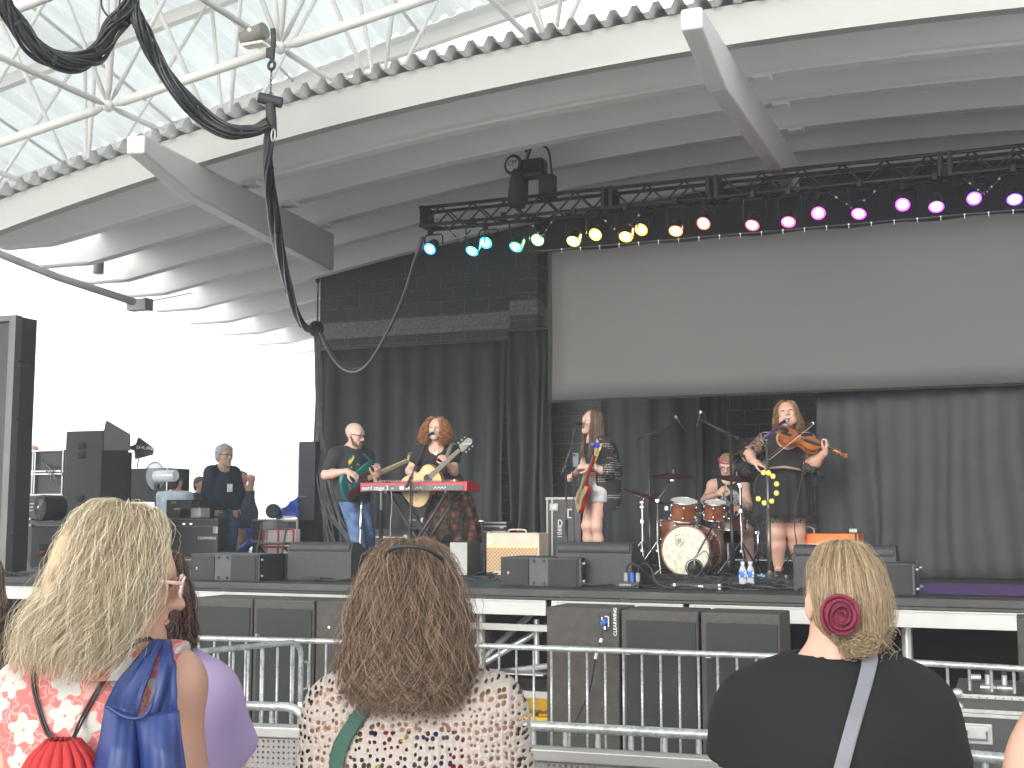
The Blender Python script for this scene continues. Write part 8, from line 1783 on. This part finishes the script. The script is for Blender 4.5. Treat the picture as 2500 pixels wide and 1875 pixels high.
part('handle', sheet([(396, 1562), (388, 1620), (376, 1690), (352, 1745)], [(420, 1566), (426, 1620), (430, 1690), (436, 1745)], 0, lambda t, s: .010+.02*t, sd=2), tote, tb, smooth=True, thick=.004)
part('bag_body', bagsheet([(256, 1722), (250, 1790), (236, 1860), (215, 2000), (205, 2120)], [(334, 1752), (338, 1800), (345, 1870), (352, 2000), (350, 2120)], 2.12, 2.06, .0028, 0), tote, tb, smooth=True, thick=.004)
part('bag_body', bagsheet([(333, 1750), (336, 1800), (343, 1870), (350, 2000), (348, 2120)], [(437, 1735), (442, 1800), (450, 1870), (462, 2000), (466, 2120)], 2.115, 2.06, .0028, 2), tote, tb, smooth=True, thick=.004)
part('seam_edge', MB().tube(catm([pd(258, 1722, 2.10), pd(300, 1748, 2.095), pd(333, 1754, 2.09), pd(358, 1742, 2.095), pd(372, 1716, 2.10)], 6), .0035, 6), tote, tb, smooth=True)
# red drawstring bag
rb_ = thing('drawstring_bag', 'small red gathered drawstring bag on black cords', 'bag', q(145, 1900, -.22)); redf = M('bag_red', (.38, .02, .022), .8, bump=.3, bscale=500); kc = SB(158, 1822, .045, 2.1)
ring_cloth('pouch', [(kc+UP*(.012-.34*t)-FR*.01+RT*-.010*t, RT, FR, .022+.062*min(1, t*3.2)**.6, .018+.035*min(1, t*3)**.6, 17, .0045*(1-.35*t), .3) for t in np.linspace(0, 1, 14)], redf, rb_)
part('gather_ring', MB().tube([kc+UP*.004+RT*.024*math.cos(w)+FR*.018*math.sin(w) for w in np.linspace(0, 6.283, 17)], .004, 6), redf, rb_, smooth=True)
for pts in ([(86, 1625), (84, 1670), (98, 1730), (118, 1785), (136, 1828)], [(372, 1560), (330, 1572), (290, 1610), (240, 1690), (205, 1755), (178, 1822)], [(80, 1625), (79, 1672), (93, 1735), (112, 1790), (132, 1830)], [(368, 1556), (325, 1567), (284, 1606), (234, 1686), (198, 1752), (174, 1822)]):
    L_ = catm([SB(x, y, .006, 2.2) for x, y in pts[:-1]]+[kc+RT*((pts[-1][0]-158)/1400)+UP*.01], 5); part('cord', MB().tube(L_, .0022, 6), rub, rb_, smooth=True)
# ---------------- lavender shirt person
q = Q_(2.95); nk = q(392, 1600); fw = FR
J = fgJ(q, nk, q(366, 1478, 0), q(250, 1700), q(492, 1706), fw, er=q(548, 1862, .06), wr=q(556, 1806, .27))
b = dict(up=.056, fo=.044, ch=(.16, .13, .18), wa=(.16, .14, .15), pe=(.18, .15, .14), sh=.068, nk=.055)
lv = person('person in lavender tee with dark curly hair resting a fist on the barricade', (*nk[:2], TZ)); hf = headframe(FR+RT*.2, UP); hp, hs2 = head_prims(J['hd'], hf, 1.)
qobj('body', sdf_mesh(body_prims(J, b)+hp+hand_prims(J['wl'], -UP, -RT, .9, curl=.6, thumb=-1)+hand_prims(J['wr'], UP*.95+FR*.1+RT*.05, -FR*.8+RT*.5, .95, curls=(1.5, 1.45, 1.4, 1.3), thumb=-1), .0085, subs=hs2), sk2, lv)
tv = sdf_mesh(torso(J, b)+[cap(J['sr'], J['er']*.8+J['sr']*.2, .072, .085, .04), cap(J['sl'], J['sl']*.5+J['el']*.5, .07, .08, .04), cap(J['ch'], J['pl'], .17, .18, .06)], .0085, cuts=[(nk+UP*.02, UP), (J['pl']-UP*.1, -UP), (J['er']*.86+J['sr']*.14, nrm(J['er']-J['sr']))], disp=folds(.007, 14, 6), grow=.012)
qobj('lavender_tee', tv, M('lavender_cloth', (.31, .235, .40), .9, var=.05, scale=4, bump=.2, bscale=500), lv); legs_cloth(J, (.17, .14, .1), jeans2, lv)
hd_ = hairmat('hair_dark_curl', (.03, .02, .018), (.17, .10, .08)); pf = [(0, .02, .02, .13, 0), (.15, .07, .07, .115, -.01), (.4, .098, .11, .03, -.02), (.7, .105, .115, -.08, -.02), (1, .09, .10, -.15, -.02)]
qobj('hair_mass', sdf_mesh([elp(J['hd']+UP*.02-hf[1]*.02, (.088, .10, .095), np.array(hf), .03), elp(J['hd']-UP*.05-hf[1]*.04, (.088, .08, .09), np.array(hf), .03)], .009, disp=folds(.005, 60, 3)), M('hair_dc_mass', (.06, .04, .035), .8), lv)
flow_hair('hair', J['hd'], hf, pf, hd_, lv, n=2600, m=22, face=.6, curl=.010, cfreq=30, clump=220, r=.0008, seed=31, jag=.3, inner=.75, frizz=.0016)
# ---------------- curly brown haired woman, crochet sweater
q = Q_(2.35); nk = q(1000, 1676); J = fgJ(q, nk, q(1001, 1500), q(852, 1752), q(1170, 1748), FR)
b = dict(up=.053, fo=.044, ch=(.155, .13, .19), wa=(.165, .14, .15), pe=(.19, .15, .14), sh=.062, nk=.055)
cw = person('woman with long curly brown hair in cream crochet sweater seen from behind', (*nk[:2], TZ)); hf = headframe(FR, UP); hp, hs2 = head_prims(J['hd'], hf, 1.); c0 = J['hd']
skc, g = newmat('skin_and_floral_top', .7); tc, u, z = proj2(g, 1)
qobj('body', sdf_mesh(body_prims(J, b)+hp+hand_prims(J['wl'], -UP, -RT, .9, curl=.6, thumb=-1)+hand_prims(J['wr'], -UP, RT, .9, curl=.6), .0085, subs=hs2), sk3, cw); g_del = bpy.data.materials.remove(skc)
inn, g = newmat('inner_top_floral', .8); tc = g.new('ShaderNodeTexCoord'); vo = g.new('ShaderNodeTexVoronoi'); vo.inputs['Scale'].default_value = 45; g.l.new(tc.outputs['Object'], vo.inputs['Vector'])
rp = g.new('ShaderNodeValToRGB'); rp.color_ramp.interpolation = 'CONSTANT'; E_ = rp.color_ramp.elements; E_[0].color = (.12, .09, .09, 1); E_[1].position = .55; E_[1].color = (.30, .02, .03, 1); e = E_.new(.78); e.color = (.55, .42, .08, 1); e = E_.new(.88); e.color = (.03, .04, .15, 1)
g.l.new(g.sep(vo.outputs['Color'])[0], rp.inputs[0]); g.l.new(rp.outputs[0], g.b.inputs['Base Color'])
qobj('inner_top', sdf_mesh(torso(J, b), .0085, cuts=[(q(1000, 1768), UP*.75+FR*.0+RT*0), (J['pl']-UP*.1, -UP), (J['sr']-RT*.02, RT), (J['sl']+RT*.02, -RT)], grow=.005), inn, cw)
for x0_, x1_ in (): part('top_strap', MB().tube([pd(x0_, 1660, 2.35), pd(x0_-2, 1700, 2.24), pd(x1_, 1790, 2.21)], .012, 8), inn, cw)
cro, g = newmat('crochet_cream', .95); tc, u, z = proj2(g, 1); S_ = 78.
row = g.math('MULTIPLY', z, S_*.92); ri = g.math('FLOOR', row); uu = g.math('ADD', g.math('MULTIPLY', u, S_*.8), g.math('MULTIPLY', g.math('MODULO', ri, 2.), .5))
wv = g.new('ShaderNodeTexNoise'); wv.inputs['Scale'].default_value = 14; g.l.new(tc.outputs['Object'], wv.inputs['Vector']); ws = g.math('MULTIPLY', g.math('SUBTRACT', wv.outputs['Fac'], .5), 1.6)
v = g.comb(g.math('ADD', g.math('MULTIPLY', u, S_), ws), g.math('ADD', row, ws), 0.)
vo = g.new('ShaderNodeTexVoronoi'); vo.voronoi_dimensions = '2D'; vo.inputs['Scale'].default_value = 1; vo.inputs['Randomness'].default_value = .6; g.l.new(v, vo.inputs['Vector'])
bandn = g.math('ADD', .275, g.math('MULTIPLY', g.math('SINE', g.math('MULTIPLY', z, 110)), .07)); hole = g.math('LESS_THAN', vo.outputs['Distance'], bandn)
nz = g.new('ShaderNodeTexNoise'); nz.inputs['Scale'].default_value = 330; nz.inputs['Detail'].default_value = 3; g.l.new(tc.outputs['Object'], nz.inputs['Vector'])
g.l.new(g.mix(nz.outputs['Fac'], (.25, .21, .185), (.42, .37, .335)), g.b.inputs['Base Color'])
hh = g.math('ADD', g.math('MULTIPLY', vo.outputs['Distance'], 1.2), g.math('MULTIPLY', nz.outputs['Fac'], .5)); bp = g.new('ShaderNodeBump'); bp.inputs['Strength'].default_value = .8; bp.inputs['Distance'].default_value = .006; g.l.new(hh, bp.inputs['Height']); g.l.new(bp.outputs[0], g.b.inputs['Normal'])
tb_ = g.new('ShaderNodeBsdfTransparent'); mx = g.new('ShaderNodeMixShader'); g.l.new(hole, mx.inputs[0]); g.l.new(g.b.outputs[0], mx.inputs[1]); g.l.new(tb_.outputs[0], mx.inputs[2]); g.l.new(mx.outputs[0], g.n['Material Output'].inputs[0])
swv = sdf_mesh(torso(J, b)+[x for s in 'lr' for x in limb([J['s'+s], J['e'+s], J['w'+s]], [.074, .070, .05])]+[cap(J['ch'], J['pl'], .17, .185, .06)], .0075, cuts=[(nk+UP*.03, UP), (J['pl']-UP*.15, -UP)], subs=[elp(nk+UP*.04, (.075, .075, .05), None, .01)], disp=folds(.005, 13, 2), grow=.014)
qobj('crochet_sweater', swv, cro, cw); SC = Surf(swv); legs_cloth(J, (.18, .15, .10), jeans2, cw)
bh2 = hairmat('hair_brown_curl', (.05, .032, .022), (.36, .25, .17), streak=(.145, .095, .065), rough=.42)
pf = [(0, .015, .02, .134, 0), (.08, .040, .055, .128, -.006), (.18, .066, .085, .103, -.012), (.34, .088, .104, .045, -.018), (.52, .102, .112, -.015, -.025), (.72, .113, .112, -.09, -.03), (.9, .108, .105, -.148, -.03), (1, .082, .09, -.178, -.03)]
qobj('hair_mass', sdf_mesh([elp(c0+UP*.028-FR*.018, (.085, .106, .098), np.array(hf), .03), elp(c0-UP*.07-FR*.05, (.098, .07, .115), np.array(hf), .04)], .006, disp=folds(.004, 60, 3)), M('hair_bc_mass', (.09, .052, .032), .8, var=.35, scale=30), cw)
flow_hair('hair', c0, hf, pf, bh2, cw, n=10000, m=34, face=.5, curl=.0105, cfreq=27, clump=900, r=.00048, seed=41, jag=.22, inner=.74, frizz=.0009)
flow_hair('flyaway_hair', c0, hf, [(a_, b_*1.08+.004, c_*1.08, h_+.005, e_) for a_, b_, c_, h_, e_ in pf], bh2, cw, n=800, m=26, face=.5, curl=.013, cfreq=22, r=.00038, seed=42, jag=.5, inner=.9, frizz=.0022)
part('head_sunglasses', MB().tube(catm([q(940, 1352, -.05), q(962, 1338, -.10), q(1003, 1334, -.13), q(1043, 1341, -.12), q(1080, 1364, -.08)], 6), .0042, 6), rub, cw, smooth=True)
cb_ = thing('crossbody_strap', 'dark green crossbody bag strap over the crochet sweater', 'bag strap', q(900, 1800, -.2)); L_ = [(918, 1655), (900, 1712), (868, 1760), (838, 1810), (825, 1850), (822, 1900), (824, 1960)]
rows = [[SC(x+dx, y+dx*.35, .006, 2.2) for dx in np.linspace(-17, 17, 7)] for x, y, _ in catm([V(*p, 0) for p in L_], 5)]; part('strap', MB().grid(rows), M('strap_green', (.018, .06, .045), .7, bump=.4, bscale=300), cb_, smooth=True, thick=.003)
# ---------------- hair bun woman, black tee
q = Q_(2.68); nk = q(2040, 1628, 0); J = fgJ(q, nk, q(2060, 1474), q(1868, 1752, .0), q(2216, 1756, .0), FR, arms=.27)
J['el'] = q(1800, 2040); J['er'] = q(2292, 2045)
b = dict(up=.066, fo=.05, ch=(.205, .155, .20), wa=(.21, .18, .17), pe=(.23, .18, .15), sh=.078, nk=.060)
tw2 = person('woman in black tee with blonde bun and dark red rose hair clip', (*nk[:2], TZ)); hf = headframe(FR-RT*.05, UP); hp, hs2 = head_prims(J['hd'], hf, 1.); c0 = J['hd']
bv = sdf_mesh(body_prims(J, b)+hp+hand_prims(J['wl'], -UP, -RT, .9, curl=.6, thumb=-1)+hand_prims(J['wr'], -UP, RT, .9, curl=.6), .0085, subs=hs2); qobj('body', bv, sk3, tw2)
tev = sdf_mesh(torso(J, b)+[cap(J['s'+s], J['s'+s]*.5+J['e'+s]*.5, .086, .094, .05) for s in 'lr']+[cap(J['ch'], J['pl'], .21, .23, .08)], .0075, cuts=[(nk+UP*.03, UP), (J['pl']-UP*.15, -UP)]+[(J['s'+s]*.58+J['e'+s]*.42, nrm(J['e'+s]-J['s'+s])) for s in 'lr'], subs=[elp(nk+UP*.028, (.080, .08, .035), None, .01)], disp=folds(.012, 11, 9), grow=.017)
qobj('black_tee', tev, M('tee_charcoal', (.014, .0135, .014), .92, var=.08, scale=4, bump=.25, bscale=600, spec=.2), tw2); ST = Surf(tev, bv); legs_cloth(J, (.22, .18, .12), jeans2, tw2)
bh3 = hairmat('hair_dirty_blonde', (.16, .108, .062), (.50, .39, .25), streak=(.31, .23, .14), rough=.38)
pf = [(0, .012, .012, .131, .0), (.12, .044, .06, .122, -.004), (.3, .071, .094, .075, -.012), (.5, .079, .102, .015, -.018), (.72, .074, .092, -.038, -.022), (.88, .052, .078, -.07, -.028), (1, .026, .062, -.088, -.036)]
qobj('hair_mass', sdf_mesh([elp(c0+UP*.030-FR*.014, (.070, .096, .094), np.array(hf), .03), elp(c0-UP*.03-FR*.03+RT*.006, (.054, .072, .06), np.array(hf), .04)], .006), M('hair_db_mass', (.26, .18, .10), .7, var=.3, scale=30), tw2)
flow_hair('hair', c0, hf, pf, bh3, tw2, n=7500, m=18, face=.45, r=.0006, seed=51, jag=.03, inner=.93, clump=420, wave=.04, frizz=.0003, lat=.012)
flow_hair('flyaway_hair', c0, hf, [(a_, b_*1.04+.003, c_*1.05, h_+.003, e_) for a_, b_, c_, h_, e_ in pf], bh3, tw2, n=350, m=20, face=.6, r=.00035, seed=52, jag=.4, inner=.96, curl=.005, cfreq=9, frizz=.0012, lat=.03)
rg = np.random.RandomState(6); bc_ = q(2096, 1562, -.10); SP = []
for k in range(1500):
    c = bc_+RT*rg.normal(0, .016)+UP*rg.normal(0, .011)+FR*rg.normal(0, .010); R1 = rg.uniform(.007, .016); a0 = rg.uniform(0, 6.3); tl = rg.uniform(2.5, 6); ti = rg.normal(0, .5)
    w = a0+np.linspace(0, tl, 18); SP.append(c+np.outer(R1*np.cos(w), RT)+np.outer(R1*np.sin(w), UP*math.cos(ti)+FR*math.sin(ti))+np.outer(np.linspace(-.006, .006, 18), FR))
strands('bun', np.array(SP), .0006, bh3, tw2, seed=7)
qobj('bun_core', sdf_mesh([elp(bc_, (.040, .020, .022), np.array((RT, FR, UP)), .02)], .005, disp=folds(.003, 120, 2)), MATS['hair_db_mass'], tw2)
SP = []
for k in range(80):
    p = q(2140+rg.uniform(-30, 10), 1500+rg.uniform(-40, 70), -.06+rg.uniform(-.02, .05)) if k < 80 else q(1975+rg.uniform(-8, 8), 1520+rg.uniform(-20, 50), -.02); sg = 1 if k < 80 else -1
    w = np.linspace(0, rg.uniform(2, 5), 18); L = rg.uniform(.02, .055); SP.append(p+np.outer(sg*L*np.sin(w*.5)*.8+.006*np.sin(w*3+k), RT)+np.outer(-L*w*.25+.005*np.cos(w*4+k), UP))
strands('loose_curls', np.array(SP), .0004, bh3, tw2, seed=8)
part('earring', MB().ell(q(2139, 1516, -.03), (.006, .006, .010), n=8, m=6), M('turquoise', (.05, .45, .5), .3), tw2, smooth=True)
# rose clip
rc_ = q(2054, 1504, -.145); rose = thing('rose_hair_clip', 'dark red fabric rose clipped above the bun', 'hair clip', rc_); rm = M('rose_burgundy', (.15, .012, .035), .75, var=.25, scale=60, bump=.3, bscale=500); rows = []
for i, w in enumerate(np.linspace(0, 23, 230)):
    r = .0028+.0335*(w/23)**.85*(1+.07*math.sin(w*1.9)); h = .012+.006*math.sin(w*1.7); o_ = rc_+RT*r*math.cos(w)+UP*r*math.sin(w)+FR*.011*(w/23)**1.3; od = RT*math.cos(w)+UP*math.sin(w)
    rows.append([o_+FR*.012-od*.003, o_-FR*h*.5+od*.001, o_-FR*h+od*(.0025+.0045*w/23), o_-FR*h*.8+od*(.005+.006*w/23)])
part('petals', MB().grid(rows), rm, rose, smooth=True, thick=.0012); part('backing', MB().ell(rc_+FR*.010, (.037, .037, .009), (RT, UP, FR), 20, 8), rm, rose, smooth=True)
cb_ = thing('crossbody_strap', 'plain grey crossbody strap across the black tee', 'bag strap', q(2100, 1750, -.2)); L_ = [(2124, 1588), (2122, 1620), (2108, 1680), (2088, 1750), (2066, 1830), (2048, 1900), (2030, 1970)]
rows = [[ST(x+dx, y, .006, 2.2) for dx in np.linspace(-19, 19, 7)] for x, y, _ in catm([V(*p, 0) for p in L_], 5)]; part('strap', MB().grid(rows), M('strap_grey_web', (.17, .175, .20), .75, bump=.4, bscale=500), cb_, smooth=True, thick=.003)
# ---------------- people cut by the frame edges
q = Q_(3.0); nk = q(-110, 1590); J = fgJ(q, nk, q(-98, 1480), q(-170, 1650), q(0, 1650), FR); dk_ = person('dark clothed person with brown hair at the left frame edge', (*nk[:2], TZ)); hf = headframe(FR, UP); hp, hs2 = head_prims(J['hd'], hf, 1.)
qobj('body', sdf_mesh(body_prims(J, {})+hp+hand_prims(J['wl'], -UP, -RT, .9, curl=.6, thumb=-1)+hand_prims(J['wr'], -UP, RT, .9, curl=.6), .011, subs=hs2), sk2, dk_)
qobj('dark_top', sdf_mesh(torso(J, {})+[x for s in 'lr' for x in limb([J['s'+s], J['e'+s]], [.07, .06])]+[elp(nk-UP*.06, (.11, .1, .09), None, .06)], .011, cuts=[(nk+UP*.02, UP)], disp=folds(.006, 14, 6), grow=.014), blackcl, dk_); legs_cloth(J, (.17, .14, .1), jeans2, dk_)
flow_hair('hair', J['hd'], hf, [(0, .02, .02, .13, 0), (.2, .09, .1, .10, 0), (.5, .11, .12, 0, -.02), (1, .12, .12, -.16, -.03)], bh2, dk_, n=1500, m=16, face=.6, curl=.006, cfreq=20, clump=200, r=.0009, seed=61)
q = Q_(2.1); nk = q(2720, 1610); J = fgJ(q, nk, q(2730, 1430), q(2580, 1885), q(2900, 1800), FR, el=q(2490, 2040), wl=q(2560, 2100, .2)); ra_ = person('bare armed person whose shoulder enters at the lower right corner', (*nk[:2], TZ)); hp, hs2 = head_prims(J['hd'], hf, 1.)
qobj('body', sdf_mesh(body_prims(J, dict(up=.062, sh=.066))+hp+hand_prims(J['wl'], -UP, -RT, .9, curl=.6, thumb=-1)+hand_prims(J['wr'], -UP, RT, .9, curl=.6), .011, subs=hs2), sk3, ra_)
qobj('tank_top', sdf_mesh(torso(J, {}), .011, cuts=[(nk-UP*.02, UP), (J['sl']+RT*.03, -RT)], disp=folds(.006, 14, 6), grow=.012), blackcl, ra_); legs_cloth(J, (.17, .14, .1), jeans2, ra_)
qobj('hair', sdf_mesh([elp(J['hd']+UP*.015-FR*.035, (.1, .10, .125), None, .03), cap(J['hd']-FR*.05, J['hd']-FR*.06-UP*.12, .08, .05, .03)], .01, disp=folds(.006, 60, 3)), MATS['hair_bc_mass'], ra_)
# ================================================================ haze volume added round everything to lift the blacks, as lens veiling would
hz = bpy.data.materials.new('veil_haze'); hz.use_nodes = True; n_ = hz.node_tree; n_.nodes.remove(n_.nodes['Principled BSDF']); pvn = n_.nodes.new('ShaderNodeVolumePrincipled')
pvn.inputs['Color'].default_value = (.93, .96, 1, 1); pvn.inputs['Density'].default_value = .004; pvn.inputs['Anisotropy'].default_value = .1; n_.links.new(pvn.outputs[0], n_.nodes['Material Output'].inputs['Volume'])
tag(part('haze', MB().box(V(0, 25, 10.5), (304, 296, 23)), hz), None, None, kind='stuff')
